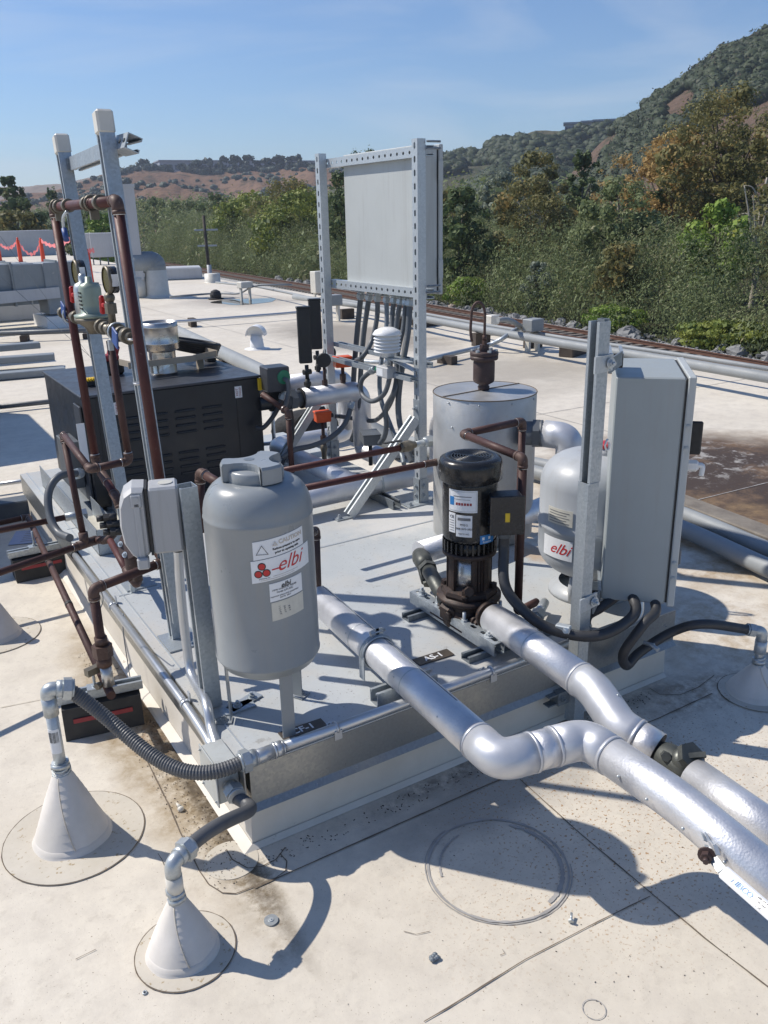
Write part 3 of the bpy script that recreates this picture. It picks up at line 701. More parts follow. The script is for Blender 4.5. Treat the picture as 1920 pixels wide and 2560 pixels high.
tri = MB(); triang(tri, s0+.052, Zs(s0+.052, .797), .008, .0022); me = tri.mesh('triangle_mark'); wrap(me, ax, r0); obj('triangle_mark', me, 'ink_tan', lab)
decal_text('CAUTION', .0145, 'ink_tan', lab, ax, r0, s0+.094, Zs(s0+.094, .799), rt, bold=.0006)
decal_text('Reduce pressure to zero', .0074, 'ink_black', lab, ax, r0, s0+.083, Zs(s0+.083, .785), rt, bold=.0002)
decal_text('prior to opening unit.', .0074, 'ink_black', lab, ax, r0, s0+.083, Zs(s0+.083, .7755), rt, bold=.0002)
s2, s3 = S(617), S(752); s0 = s2
lab = decal_patch('maker_sticker', ax, r0, s2, s3, .708, .764, 'sticker', T, lift=.0015, skew=.13, label='white sticker with a red script logo and three red balls')
decal_text('elbi', .049, 'ink_red', lab, ax, r0, s2+.092, Zs(s2+.092, .741), rt, lift=.002, shear=.5, bold=-.0002, spacing=1.0)
bar_ = MB(); 
for i in range(5):
    for z in (.7325, .7355): bar_.v.append((s2+.048+.022*i/4, Zs(s2+.048+.022*i/4, z), .0021))
bar_.f = [(2*i, 2*i+2, 2*i+3, 2*i+1) for i in range(4)]; bar_.sm = [False]*4; me = bar_.mesh('logo_stroke'); wrap(me, ax, r0); obj('logo_stroke', me, 'ink_red', lab)
for dx, dy in ((.019, .0135), (.010, -.0045), (.029, -.0045)):
    for rr_, mm, zf in ((.0098, 'ink_black', .0019), (.0075, 'ink_red', .0022)):
        k = MB(); cx, cy = s2+dx+.006, Zs(s2+dx, .735)+dy; k.v = [(cx, cy, zf)]+[(cx+rr_*math.cos(2*PI*i/18), cy+rr_*math.sin(2*PI*i/18), zf) for i in range(18)]
        k.f = [(0, 1+i, 1+(i+1) % 18) for i in range(18)]; k.sm = [False]*18; me = k.mesh('logo_ball'); wrap(me, ax, r0); obj('logo_ball', me, mm, lab)
decal_text('of America, Inc.', .0042, 'ink_gray', lab, ax, r0, s2+.03, Zs(s2+.03, .7165), rt, lift=.002)
decal_patch('fine_print', ax, r0, s2+.05, s2+.115, Zs(s2+.05, .7160), Zs(s2+.05, .7172), 'ink_tan', lab, .002, skew=.13); decal_patch('fine_print', ax, r0, s2+.02, s2+.105, Zs(s2+.02, .7110), Zs(s2+.02, .7122), 'ink_tan', lab, .002, skew=.13)
s0 = S(656); s1 = S(733)
lab = decal_patch('data_sticker', ax, r0, s0, s1, .657, .7035, 'sticker', T, skew=.11)
decal_text('elbi', .018, 'ink_black', lab, ax, r0, s0+.04, .6975, .11, shear=.35, bold=.0003)
for z, tx, q in ((.6855, 'ASME CHEMICAL FEEDER', .0058), (.6785, 'Model DFS-20C', .0066), (.669, 'MAXIMUM OPERATING CONDITION', .0045), (.6635, '300 PSI  200 F', .005)):
    decal_text(tx, q, 'ink_gray', lab, ax, r0, s0+.038, z+.004, .11)
lab = decal_patch('data_sticker', ax, r0, s0+.002, s1+.001, .606, .654, 'sticker_tan', T, skew=.11)
for i, (tx, dz) in enumerate((('1 2 5 0 T', .640), ('0 0 4 T', .632), ('R R T', .624))): decal_text(tx, .0065, 'ink_gray', lab, ax, r0, s0+.022+.012*i, .633, -PI/2+.1)

# short brown pipes behind the tank
pipe_run('upright_pipe', 'short dark brown pipe bending over beside the dosing tank into the left insulated pipe', [(0.407,0.469,0.620)[:2]+(.60,), (0.519,0.600,0.568), (0.515,0.600,0.352)], .0125, 'rust_brown', 'rust_brown')
pipe_run('feed_pipe', 'brown copper pipe with elbow behind the left shoulder of the dosing tank', [(0.146,0.620,0.637), (0.160,0.620,0.822), (0.186,0.500,0.805)], .0135, 'copper', 'copper_fit')

# ---------------------------------------------------------------- insulated pipes
def jacket_pipe(name, label, segs, r, group='pipes in dimpled silver insulation jackets', extra=()):
    T = thing(name, label, 'insulated pipe', segs[0][1][0], group); 
    for kind, pts in segs:
        if kind == 'j':
            obj('insulation_jacket', MB().tube(fil(pts, .05, 6), r, 40), 'jacket', T)
            a_, b_ = V(pts[0]), V(pts[1]); d_ = b_-a_; n_ = int(d_.length/.36)
            for q_ in range(1, n_+1): w_ = a_+d_*(q_/(n_+1)); obj('jacket_band', MB().cyl(w_, w_+d_.normalized()*.004, r*1.012, seg=40), 'galv_light', T)
        else:
            p = fil(pts, .10, 12); k = MB().tube(p, r*1.035, 40)
            for q, d in ((p[0], V(p[1])-V(p[0])), (p[-1], V(p[-2])-V(p[-1]))): d = V(d).normalized(); k.cyl(V(q)-d*.002, V(q)+d*.006, r*1.06, seg=40)
            obj('elbow_cover', k, 'elbow_cover', T)
    return T
RL = .0455
A0 = V((0.495,0.557,0.345)); A1 = V((0.437,-0.440,0.345)); A2 = V((0.662,-0.481,0.345)); A3 = V((0.660,-0.759,0.345)); A4 = V((0.620,-1.050,0.345))
def lerp(a, b, t): return a.lerp(b, t)
d01 = (A1-A0).normalized(); d12 = (A2-A1).normalized(); d23 = (A3-A2).normalized(); d34 = (A4-A3).normalized()
TL = jacket_pipe('insulated_pipe', 'left silver insulated pipe that doglegs in front of the platform and exits lower right',
    [('j', [A0, A1-d01*.085]), ('e', [A1-d01*.09, A1, A1+d12*.085]), ('j', [A1+d12*.08, A2-d12*.085]), ('e', [A2-d12*.09, A2, A2+d23*.085]), ('j', [A2+d23*.08, A3, A4])], RL)
for t in (.30, .62, .86): 
    q = A0.lerp(A1-d01*.09, t); n = V((-.62, -.2, .25)).normalized(); obj('rivet', MB().sphere(q+n*RL, .004, 8, 6), 'fitting', TL)
for t in (.12, .35, .62, .9): q = (A2+d23*.1).lerp(A4, t*.8); n = V((-.8, -.1, .1)).normalized(); obj('rivet', MB().sphere(q+n*RL, .004, 8, 6), 'fitting', TL)
k = MB(); nrm = V((.35, .1, .75)).normalized()
k.bar(A0+nrm*RL*1.01, (A1-d01*.2)+nrm*RL*1.01, .004, .0015, up=nrm); obj('jacket_seam', k, 'galv_dark', TL)
k = MB(); q = A0.lerp(A1, .405); u = d01.cross(V((0, 0, 1))).normalized(); w = u.cross(d01)
k.tube([q+(u*math.cos(a)+V((0, 0, 1))*math.sin(a))*(RL+.004) for a in np.linspace(0, 2*PI, 40)], .0045, 8, False)
for dd in (-.008, .008): k.tube([q+d01*dd+(u*math.cos(a)+V((0, 0, 1))*math.sin(a))*(RL+.004) for a in np.linspace(0, 2*PI, 40)], .0035, 8, False)
for sg in (-1, 1): k.bar(q+u*sg*(RL+.004)+V((0, 0, 0)), q+u*sg*(RL+.004)-V((0, 0, .075)), .003, .03, up=d01)
k.bar(q+V((-.004, 0, RL)), q+V((-.004, 0, RL+.026)), .003, .024, up=(1, 0, 0)); k.bar(q+V((.010, 0, RL)), q+V((.010, 0, RL+.026)), .003, .024, up=(1, 0, 0))
k.cyl(q+V((-.022, 0, RL+.016)), q+V((.028, 0, RL+.016)), .004, seg=8); k.hexnut(q+V((-.02, 0, RL+.016)), q+V((-.008, 0, RL+.016)), .008)
obj('pipe_clamp', k, 'galv', TL)
# right pipe from the pump
B0 = V((0.877,0.133,0.345)); B1 = V((0.837,-0.335,0.345)); B2 = V((0.810,-0.455,0.305)); B3 = V((0.840,-0.548,0.280)); RR = .046
b01 = (B1-B0).normalized(); b12 = (B2-B1).normalized(); b23 = (B3-B2).normalized()
TRr = jacket_pipe('insulated_pipe', 'silver insulated pipe leaving the pump, bending down to a bare bronze valve',
    [('j', [B0, B1-b01*.05]), ('e', [B1-b01*.055, B1, B2, B2+b23*.045]), ('j', [B2+b23*.04, B3])], RR)
obj('jacket_end', MB().cyl(B3-b23*.003, B3+b23*.001, RR*.97, seg=32), 'cloth_black', TRr)
k = MB(); n = V((-.6, -.3, -.1)).normalized()
for t in (.2, .75): k.sphere(B0.lerp(B1, t)+n*RR, .0045, 8, 6)
k.sphere(B1.lerp(B2, .45)+V((.3, -.5, .75)).normalized()*RR*1.03, .0045, 8, 6); obj('rivet', k, 'fitting', TRr)
B4 = V((0.830,-0.664,0.280)); B5 = V((0.810,-0.935,0.280)); b45 = (B5-B4).normalized()
TR2 = jacket_pipe('insulated_pipe', 'silver insulated pipe continuing past the bronze valve to the right edge of the photo', [('j', [B4, B5])], .0455)
obj('jacket_end', MB().cyl(B4-b45*.001, B4+b45*.002, .044, seg=32), 'galv_dark', TR2)
T = thing('bronze_valve', 'weathered green bronze check valve with square cap between two insulated pipes', 'valve', B3)
vd = (B4-B3).normalized(); up = V((0, 0, 1)); mid = B3.lerp(B4, .48)
k = MB().cyl(B3-vd*.02, B4+vd*.02, .022, seg=20); k.tube([mid-vd*.052, mid-vd*.03, mid, mid+vd*.03, mid+vd*.05], [.027, .036, .040, .034, .027], 24); obj('valve_body', k, 'bronze_green', T)
bn = (up*.75+vd*.55+V((.1, -.1, 0))).normalized(); bo = mid+vd*.008
k = MB().cyl(bo, bo+bn*.05, .031, seg=24); k.hexnut(bo+bn*.046, bo+bn*.062, .036); obj('bonnet', k, 'bronze_green', T)
k = MB().bar(bo+bn*.058-V((.02, -.012, 0)), bo+bn*.07+V((.02, -.012, 0)), .012, .012, up=bn); k.hexnut(mid-vd*.035+V((-.02, -.02, .02)), mid-vd*.035+V((-.038, -.038, .032)), .012); obj('bonnet_key', k, 'bronze_green', T)
# lever handle on the left pipe (photo lower right)
T = thing('lever_handle', 'white sleeved valve lever with blue lettering lying along the lower right insulated pipe', 'valve lever', (0.591,-0.899,0.340))
L0 = V((0.599,-0.876,0.345)); L1 = V((0.576,-0.934,0.345)); L2 = V((0.562,-1.054,0.345)); sh_ = V((-.02, -.012, .012)); L0 += sh_; L1 += sh_; L2 += sh_
k = MB().bar(L0, L1-(L1-L0)*.12, .018, .004, up=(-.5, -.3, .5)); obj('lever_bar', k, 'galv_light', T)
k = MB().bar(L1-(L1-L0)*.1, L2, .026, .012, up=(-.55, -.35, .6), bev=.004); obj('lever_sleeve', k, 'sticker', T)
ld = (L2-L1).normalized(); ln = V((-.55, -.35, .6)); ln = (ln-ld*ln.dot(ld)).normalized(); lx = ld.cross(ln)
text('NIBCO', .015, 'ink_blue', T, L1.lerp(L2, .36)+ln*.0062, ld, ln.cross(ld), shear=.2, bold=.0004)
for i in range(3): text(('600 WOG', '150 SWP', 'S-585')[i], .0055, 'ink_gray', T, L1.lerp(L2, .72)+ln*.0062-ln.cross(ld)*(-.007+.007*i), ld, ln.cross(ld))
k = MB(); bolt(k, L0-V((.012, .01, -.002)), (-.6, -.4, .1), .011, .016); obj('stem_nut', k, 'rust_brown', T)
k = MB()
for i in range(7):
    p = L0+V((random.uniform(-.005, .02), random.uniform(-.015, .01), random.uniform(.0, .02))); q = p+V((random.uniform(-.02, .02), random.uniform(-.02, .02), random.uniform(-.006, .012))); k.bar(p, q, .008, .002, up=(random.random(), .2, 1))
obj('torn_foil', k, 'galv', T)

# ---------------------------------------------------------------- pump
pc = (.905, .291)
T = thing('pump', 'vertical black motor pump with a rusty cast iron base and stainless middle section', 'pump', (pc[0], pc[1], .25))
ze = lambda *a: a
k = MB().lathe([(.094, .752), (.0985, .756), (.0985, .803), (.094, .817), (.082, .8235), (.062, .8235), (.062, .8195), (.0, .8195)], (pc[0], pc[1], 0), seg=48)
obj('fan_cover', k, 'black_gloss', T)
k = MB()
for r in (.014, .023, .032, .041, .050, .059): k.tube([(pc[0]+r*math.cos(a), pc[1]+r*math.sin(a), .8225) for a in np.linspace(0, 2*PI, 33)], .0024, 5, False)
for j in range(4): a = j*PI/2+.5; k.bar((pc[0], pc[1], .8225), (pc[0]+.061*math.cos(a), pc[1]+.061*math.sin(a), .8225), .006, .003)
k.cyl((pc[0], pc[1], .818), (pc[0], pc[1], .8245), .009, seg=12); obj('fan_grille', k, 'black_paint', T)
k = MB().lathe([(.0, .56), (.078, .56), (.084, .565), (.086, .575), (.086, .745), (.083, .757), (0, .757)], (pc[0], pc[1], 0), seg=48); obj('motor_body', k, 'black_gloss', T)
k = MB().lathe([(0, .522), (.072, .522), (.074, .526), (.074, .562), (0, .562)], (pc[0], pc[1], 0), seg=40)
for j in range(30): a = 2*PI*j/30; k.box((pc[0]+.079*math.cos(a), pc[1]+.079*math.sin(a), .543), (.014, .006, .036), a)
obj('motor_fins', k, 'black_gloss', T)
obj('motor_flange', MB().lathe([(0, .505), (.080, .505), (.086, .509), (.086, .520), (.08, .5225), (0, .5225)], (pc[0], pc[1], 0), seg=40), 'rust_iron', T)
k = MB().lathe([(0, .40), (.056, .40), (.058, .42), (.058, .505), (0, .505)], (pc[0], pc[1], 0), seg=40); obj('stage_sleeve', k, 'stainless', T)
k = MB()
for a in (-100, -10, 80, 170):
    for w_ in (-17, 17):
        aa = R(a+w_); k.bar((pc[0]+.066*math.cos(aa), pc[1]+.066*math.sin(aa), .385), (pc[0]+.066*math.cos(aa), pc[1]+.066*math.sin(aa), .506), .010, .014, up=(math.cos(aa), math.sin(aa), 0))
    if a in (-10, 170):
        for q in np.linspace(-16, 16, 7): aa = R(a+q); k.box((pc[0]+.066*math.cos(aa), pc[1]+.066*math.sin(aa), .445), (.006, .012, .12), aa)
for aa_ in range(-118, -20, 9): aa = R(aa_); k.bar((pc[0]+.062*math.cos(aa), pc[1]+.062*math.sin(aa), .385), (pc[0]+.062*math.cos(aa), pc[1]+.062*math.sin(aa), .506), .008, .013, up=(math.cos(aa), math.sin(aa), 0))
obj('lantern_frame', k, 'rust_iron', T)
k = MB().lathe([(0, .362), (.082, .362), (.090, .368), (.092, .376), (.088, .388), (.07, .394), (.062, .405), (0, .405)], (pc[0], pc[1], 0), seg=8, smooth=False)
k.lathe([(0, .350), (.098, .350), (.104, .355), (.104, .366), (0, .366)], (pc[0], pc[1], 0), seg=40)
obj('head_flange', k, 'rust_iron', T)
k = MB()
for a in (-135, -45, 45, 135): aa = R(a); p = (pc[0]+.078*math.cos(aa), pc[1]+.078*math.sin(aa), .376); k.cyl(p, at(p, 0, 0, .014), .014, seg=12); k.hexnut(at(p, 0, 0, .014), at(p, 0, 0, .028), .013)
k.hexnut((pc[0]-.045, pc[1]-.06, .405), (pc[0]-.06, pc[1]-.08, .41), .016); obj('head_bolts', k, 'rust_iron', T)
k = MB().lathe([(0, .262), (.085, .262), (.098, .275), (.100, .31), (.092, .33), (.092, .345), (.100, .354), (0, .354)], (pc[0], pc[1], 0), seg=10, smooth=False)
k.bx((pc[0]-.10, pc[1]-.035, .282), (pc[0]+.10, pc[1]+.035, .348), .014); k.bx((pc[0]-.035, pc[1]-.105, .282), (pc[0]+.045, pc[1]+.09, .348), .014)
k.bx((pc[0]-.095, pc[1]-.095, .272), (pc[0]+.095, pc[1]+.095, .294), .010)
for sx in (-1, 1):
    for sy in (-1, 1): k.bx((pc[0]+sx*.06-.018, pc[1]+sy*.06-.018, .285), (pc[0]+sx*.06+.018, pc[1]+sy*.06+.018, .325), .008)
k.cyl((pc[0]-.045, pc[1]-.085, .315), (pc[0]-.05, pc[1]-.105, .315), .016, seg=14); k.hexnut((pc[0]-.05, pc[1]-.105, .315), (pc[0]-.052, pc[1]-.118, .315), .011)
k.cyl((pc[0]-.09, pc[1]-.02, .315), (pc[0]-.105, pc[1]-.02, .315), .014, seg=12)
obj('pump_foot', k, 'rust_iron', T)
k = MB().cyl((pc[0], pc[1]-.05, .33), (B0-b01*.02), .030, seg=24); q = B0-b01*.03; k.cyl(q, q+b01*.014, .044, seg=24); obj('outlet_port', k, 'rust_iron', T)
k = MB()
for sx, sy in ((-1, -1), (1, -1), (-1, 1), (1, 1)): 
    p = (pc[0]+sx*.072, pc[1]+sy*.072, .292); k.cyl(p, at(p, 0, 0, .05), .006, seg=8); k.hexnut(at(p, 0, 0, .004), at(p, 0, 0, .016), .012); k.hexnut(at(p, 0, 0, .018), at(p, 0, 0, .026), .012)
obj('anchor_stud', k, 'galv_light', T)
# terminal box, faces the camera's right
tb = V((pc[0]+.045, pc[1]-.115, .665)); tr_ = R(-28)
k = MB().box(tb, (.098, .070, .118), tr_, bev=.006); obj('terminal_box', k, 'black_paint', T)
Mr = Matrix.Rotation(tr_, 3, 'Z'); fn = Mr @ V((0, -1, 0)); fx = Mr @ V((1, 0, 0))
obj('box_lid', MB().box(tb+fn*.037, (.104, .006, .124), tr_, bev=.003), 'black_gloss', T)
obj('warning_tag', MB().box(tb+fn*.0408+V((0, 0, -.005)), (.014, .0012, .028), tr_), 'yellow', T)
k = MB()
for z in (.035, .0, -.035): k.cyl(tb-fx*.049+V((0, 0, z)), tb-fx*.051+V((0, 0, z)), .012, seg=16)
obj('knockout', k, 'black_gloss', T)
axm = (pc[0], pc[1], R(-64)); rm = .086
pl = decal_patch('maker_plate', axm, rm, -.030, .062, .667, .737, 'sticker', T, .0015); decal_patch('plate_border', axm, rm, -.027, .059, .670, .734, 'galv_light', pl, .0018)
decal_patch('plate_field', axm, rm, -.025, .057, .672, .732, 'sticker', pl, .0021); decal_patch('plate_blue', axm, rm, -.025, -.010, .688, .715, 'ink_blue', pl, .0024, n=3)
[decal_patch('faded_letter', axm, rm, .0-.004+.0085*i, .0025+.0085*i, .690, .698, 'dull_red', pl, .0024, n=2) for i in range(6)]; decal_patch('faded_line', axm, rm, -.012, .044, .7165, .7190, 'ink_gray', pl, .0024); decal_patch('faded_line', axm, rm, -.012, .040, .7080, .7092, 'ink_gray', pl, .0024)
pl = decal_patch('data_plate', axm, rm, -.030, -.006, .598, .662, 'sticker', T, .0015, n=4); decal_text('CE', .012, 'ink_black', pl, axm, rm, -.018, .65, 0, lift=.002)
for i in range(5): decal_patch('faded_line', axm, rm, -.027, -.010, .637-i*.008, .6385-i*.008, 'ink_gray', pl, .002, n=3)
pl = decal_patch('data_plate', axm, rm, -.003, .047, .588, .658, 'sticker', T, .0015); decal_text('PM2-2', .009, 'ink_black', pl, axm, rm, .022, .627, 0, lift=.002); decal_text('7308 0075-2825', .008, 'ink_black', pl, axm, rm, .022, .614, 0, lift=.002)
decal_patch('serial_strip', axm, rm, .002, .042, .641, .650, 'ink_gray', pl, .0018); decal_text('TASCO INC.', .0065, 'ink_gray', pl, axm, rm, .022, .598, 0, lift=.002)
pl = decal_patch('rotation_label', axm, rm, .072, .125, .563, .591, 'ink_blue', T, .0015); decal_text('Rotation', .009, 'sticker', pl, axm, rm, .097, .569, 0, lift=.002)
for s_ in (.083, .105): decal_patch('arrow_mark', axm, rm, s_-.004, s_+.004, .576, .585, 'sticker', pl, .0019, n=3)
# hose from the terminal box
T = thing('motor_flexible_conduit', 'dark flexible conduit dropping from the pump terminal box and curving right to the tall cabinet', 'conduit', tb)
p0 = tb+V((.0, 0, -.085)); p = spl([tb+V((0, 0, -.075)), p0+V((.0, 0, -.04)), (0.917,0.122,0.440), (0.942,0.028,0.370), (0.990,-0.044,0.340), (1.067,-0.115,0.335), (1.177,-0.120,0.345), (1.262,-0.088,0.362), tuple(cA_+V((.10, .0, .40)))], 9)
pp, rr = corr(p, .0165, .006, .05); obj('sleeve', MB().tube(pp, rr, 16), 'hose_dark', T); k = MB().cyl(tb+V((0, 0, -.056)), tb+V((0, 0, -.082)), .021, seg=16); k.hexnut(tb+V((0, 0, -.058)), tb+V((0, 0, -.068)), .026); obj('gland_nut', k, 'conduit_gray', T)
q = V((0.996,-0.051,0.345)); k = MB().box(q, (.022, .045, .04), .5, bev=.003); bolt(k, q+V((-.01, -.02, .012)), (-.5, -.7, .3), .006, .008); obj('strap', k, 'galv_light', T)
# pump strut skid
T = thing('pump_skid', 'galvanized strut skid of one long rail on cross rails under the pump', 'strut frame', (.88, .28, .25))
sx = pc[0]-.072
obj('long_rail', strut_mb((sx, .50, .2915), (sx, .045, .2915), (0, 0, -1), slots=True, w=.041, d=.041, sl=(.028, .014)), 'galv', T)
obj('long_rail', strut_mb((pc[0]+.072, .50, .2915), (pc[0]+.072, .045, .2915), (0, 0, -1), slots=True), 'galv', T)
for Y in (.43, .10):
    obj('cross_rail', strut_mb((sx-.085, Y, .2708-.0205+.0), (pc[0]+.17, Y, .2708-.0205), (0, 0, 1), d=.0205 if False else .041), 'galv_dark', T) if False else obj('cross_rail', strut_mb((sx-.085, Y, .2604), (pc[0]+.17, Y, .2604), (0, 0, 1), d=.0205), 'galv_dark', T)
k = MB(); bolt(k, (sx, .095, .312), (0, 0, 1), .011, .01); bolt(k, (sx, .455, .312), (0, 0, 1), .011, .016); obj('rail_bolts', k, 'galv_light', T)
# suction strainer to the left of the pump
T = thing('suction_strainer', 'dark bronze wye strainer joining the pump inlet to a short insulated pipe', 'valve', (0.919,0.620,0.330))
s0_ = V((0.972,0.667,0.345)); s1_ = V((pc[0]-.07, pc[1]+.02, .335)); k = MB().cyl(s0_, s1_, .026, seg=20); d = (s1_-s0_).normalized()
k.tube([s0_-d*.02, s0_+d*.01, s0_+d*.05, s0_+d*.09], [.028, .034, .033, .028], 20); k.hexnut(s0_+d*.10, s0_+d*.125, .034); w_ = (d*.7+V((-.05, -.2, -.55))).normalized(); q = s0_+d*.025
k.cyl(q, q+w_*.095, .026, seg=18); k.hexnut(q+w_*.09, q+w_*.108, .022); obj('strainer_body', k, 'bronze_green', T)
C0 = V((0.987,0.699,0.345)); C1 = V((1.291,0.727,0.345)); C2 = V((1.686,0.824,0.345)); C3 = V((1.893,0.874,0.345))
jacket_pipe('insulated_pipe', 'silver insulated pipe crossing behind the pump at the foot of the big insulated cylinder', [('j', [C0, C1, C2, C3])], .043)

# ---------------------------------------------------------------- near post and tall grey cabinet
T = thing('strut_post', 'tall spliced strut post in front of the platform carrying the tall grey cabinet', 'strut post', (1.066, -.056, 0))
px_, py_ = 1.058, -.056
k = strut_mb((px_, py_, .02), (px_, py_, .80), (1, 0, 0)); obj('lower_channel', k, 'galv', T)
obj('upper_channel', strut_mb((px_+.006, py_+.002, .80), (px_+.006, py_+.002, 1.245), (-1, 0, 0)), 'galv', T)
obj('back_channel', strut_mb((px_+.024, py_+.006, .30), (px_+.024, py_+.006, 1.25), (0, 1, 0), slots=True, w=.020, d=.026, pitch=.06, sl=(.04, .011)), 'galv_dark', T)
k = MB(); k.bx((px_-.065, -.05, .085), (px_-.02, -.012, .13)); k.bx((px_-.10, -.046, .09), (px_+.06, -.020, .094)); k.bx((px_-.10, -.046, .122), (px_+.06, -.020, .126)); bolt(k, (px_-.05, -.05, .108), (0, -1, 0), .008, .01)
obj('foot_bracket', k, 'galv_dark', T)
cdir = V((.713, -.701, 0)); cdep = V((.70, .714, 0)); cA = V((1.213, .012, 0)); cZ0, cZ1 = .365, 1.07
for z, pxx in ((1.135, 1490), (.43, 1450)):
    c = V((px_+.004, py_-.0235, z)); k = MB()
    k.box(c, (.082, .005, .045), R(10)); bolt(k, c+V((.022, -.004, 0)), (0, -1, 0), .010, .01)
    b = obj('bracket_plate', k, 'galv_light', T); obj('bracket_hole', MB().cyl(c+V((-.024, -.001, 0)), c+V((-.024, -.0045, 0)), .008, seg=16), 'galv_dark', b)
for a_ in (V((1.215, .02, 1.115)), V((1.165, -.005, .395))):
    w3 = V((.70, .714, 0)); obj('rail_end', strut_mb(a_+w3*.004, a_+w3*.16, (0, 0, 1)), 'galv', T); obj('end_cap', MB().box(a_, (.038, .007, .04), R(-44)), 'rubber', T)
    k = MB(); k.bar((px_+.03, py_-.02, a_.z+.01), (a_.x+.0, a_.y-.02, a_.z+.01), .005, .04); obj('link_plate', k, 'galv_dark', T)
k = MB(); k.tube([(px_+.045, py_-.018, .905+.014), (px_+.038, py_-.022, .92), (px_+.031, py_-.022, .905), (px_+.038, py_-.022, .89), (px_+.047, py_-.022, .893), (px_+.049, py_-.022, .905), (px_+.044, py_-.022, .91)], .003, 6); obj('cable_clip', k, 'white_plastic', T)

T = thing('electrical_cabinet', 'tall light grey steel cabinet turned edge-on to the camera, door hinged on the right', 'electrical cabinet', cA+V((0, 0, cZ0)))
def slab(o, u, w_, lu, lw, z0, z1, bev=0):
    mb = MB(); c = V(o)+u*lu/2+w_*lw/2; c.z = (z0+z1)/2; return mb.box(c, (lu, lw, z1-z0), math.atan2(u.y, u.x), bev=bev)
dw = .204-.012; obj('cabinet_body', slab(cA, cdir, cdep, dw, .345, cZ0, cZ1, .004), 'gray_paint', T)
obj('door_gasket', slab(cA+cdir*dw+cdep*.004, cdir, cdep, .007, .336, cZ0+.004, cZ1-.004), 'rubber', T)
D = obj('cabinet_door', slab(cA+cdir*(dw+.006)-cdep*.004, cdir, cdep, .022, .353, cZ0-.006, cZ1+.004, .003), 'gray_paint_light', T)
k = MB()
for z in (.93, .865, .505, .455): p = cA+cdir*(dw+.017)-cdep*.004; p.z = z; k.cyl(p, p-cdep*.004, .0075, seg=14); k.cyl(p-cdep*.004, p-cdep*.007, .0045, seg=10)
obj('hinge_rivets', k, 'gray_paint_light', D)
k = MB(); p = cA+cdir*(dw+.028)+cdep*.05; k.box((p.x, p.y, .885)+cdir*.030 if False else V((p.x, p.y, .885))+cdir*.012, (.05, .012, .10), math.atan2(cdir.y, cdir.x), bev=.004); obj('switch_shield', k, 'rubber', D)
k = MB(); q = V((p.x, p.y, .80))+cdir*.012; k.box(q, (.05, .02, .035), math.atan2(cdir.y, cdir.x), bev=.008); k.tube(spl([q-V((0, 0, .01))-cdir*.02, q+cdir*.01, q+cdir*.034, q+cdir*.034-V((0, 0, .03))], 5), .008, 8); obj('door_handle', k, 'white_plastic', D)
k = MB(); q = cA+cdir*(dw+.028)+cdep*.10; q.z = .49; k.box(q+cdir*.008, (.02, .03, .055), math.atan2(cdir.y, cdir.x), bev=.004); obj('lower_latch', k, 'conduit_gray', D)
k = MB(); q = cA+cdir*(dw+.03)+cdep*.2; q.z = cZ1-.02; bolt(k, q, cdir, .005, .005); obj('door_screw', k, 'fitting', D)
T = thing('cabinet_conduit', 'short dark flexible conduit tucked under the tall grey cabinet behind the strut post', 'conduit', cA+V((.05, .03, .36)))
p = spl([at(cA, .08, -.01, .37), (1.198,-0.002,0.345), (1.179,0.029,0.310), (1.172,0.030,0.262)], 8); pp, rr = corr(p, .0155, .006, .05); obj('sleeve', MB().tube(pp, rr, 14), 'hose_dark', T)
q = V((1.176,0.033,0.255)); k = MB().hexnut(q, q+V((0, 0, .02)), .022); k.cyl(q-V((0, 0, .003)), q+V((0, 0, .03)), .017, seg=16); obj('gland_nut', k, 'fitting', T)

# expansion tank
xc = (1.415, .262)
T = thing('expansion_tank', 'pale grey domed expansion tank half hidden behind the strut post and tall cabinet', 'tank', (xc[0], xc[1], .25))
xr = .183; zb_, zt_ = .325, .762; pr = []
for i in range(9): a = -PI/2+i/8*PI/2; pr.append((.045+(xr-.045)*math.cos(a) if i else 0, zb_+.10+.10*math.sin(a)))
pr += [(xr, .505), (xr+.004, .51), (xr+.004, .522), (xr, .527)]
for i in range(9): a = i/8*PI/2; pr.append((.055+(xr-.055)*math.cos(a), zt_-.105+.105*math.sin(a)))
pr.append((0, zt_)); obj('tank_body', MB().lathe(pr, (xc[0], xc[1], 0), seg=56), 'tank_light', T)
obj('top_plate', MB().lathe([(.072, zt_-.0128), (.073, zt_-.0125)], (xc[0]-.06, xc[1]-.045, 0), seg=32), 'membrane_patch', T) if False else None
n_ = V(((1.440,0.249,0.757))); q = V((1.412,0.216,0.755))
k = MB().cyl(q, q+V((0, 0, .03)), .026, seg=20); obj('valve_neck', k, 'plastic_gray', T); obj('red_cap', MB().cyl(q+V((0, 0, .03)), q+V((0, 0, .046)), .029, seg=20), 'red', T)
k = MB()
for a in (-150, -30, 90): aa = R(a-10); k.tube([(xc[0]+.10*math.cos(aa), xc[1]+.10*math.sin(aa), .37), (xc[0]+.135*math.cos(aa), xc[1]+.135*math.sin(aa), .30), (xc[0]+.13*math.cos(aa), xc[1]+.13*math.sin(aa), .256)], [.02, .014, .012], 8)
k.lathe([(.13, .251), (.14, .251), (.138, .262), (.12, .28), (.105, .29)], (xc[0], xc[1], 0), seg=32); obj('tank_stand', k, 'tank_light', T)
ax = (xc[0], xc[1], R(-66)); l1 = decal_patch('maker_sticker', ax, xr, -.115, .005, .425, .495, 'sticker', T, .0045, skew=0, label='white sticker with a red script logo')
decal_text('elbi', .054, 'ink_red', l1, ax, xr, -.045, .460, 0, lift=.005, shear=.5, bold=0)
l2 = decal_patch('data_sticker', ax, xr, -.10, .0, .545, .600, 'sticker_tan', T, .003)
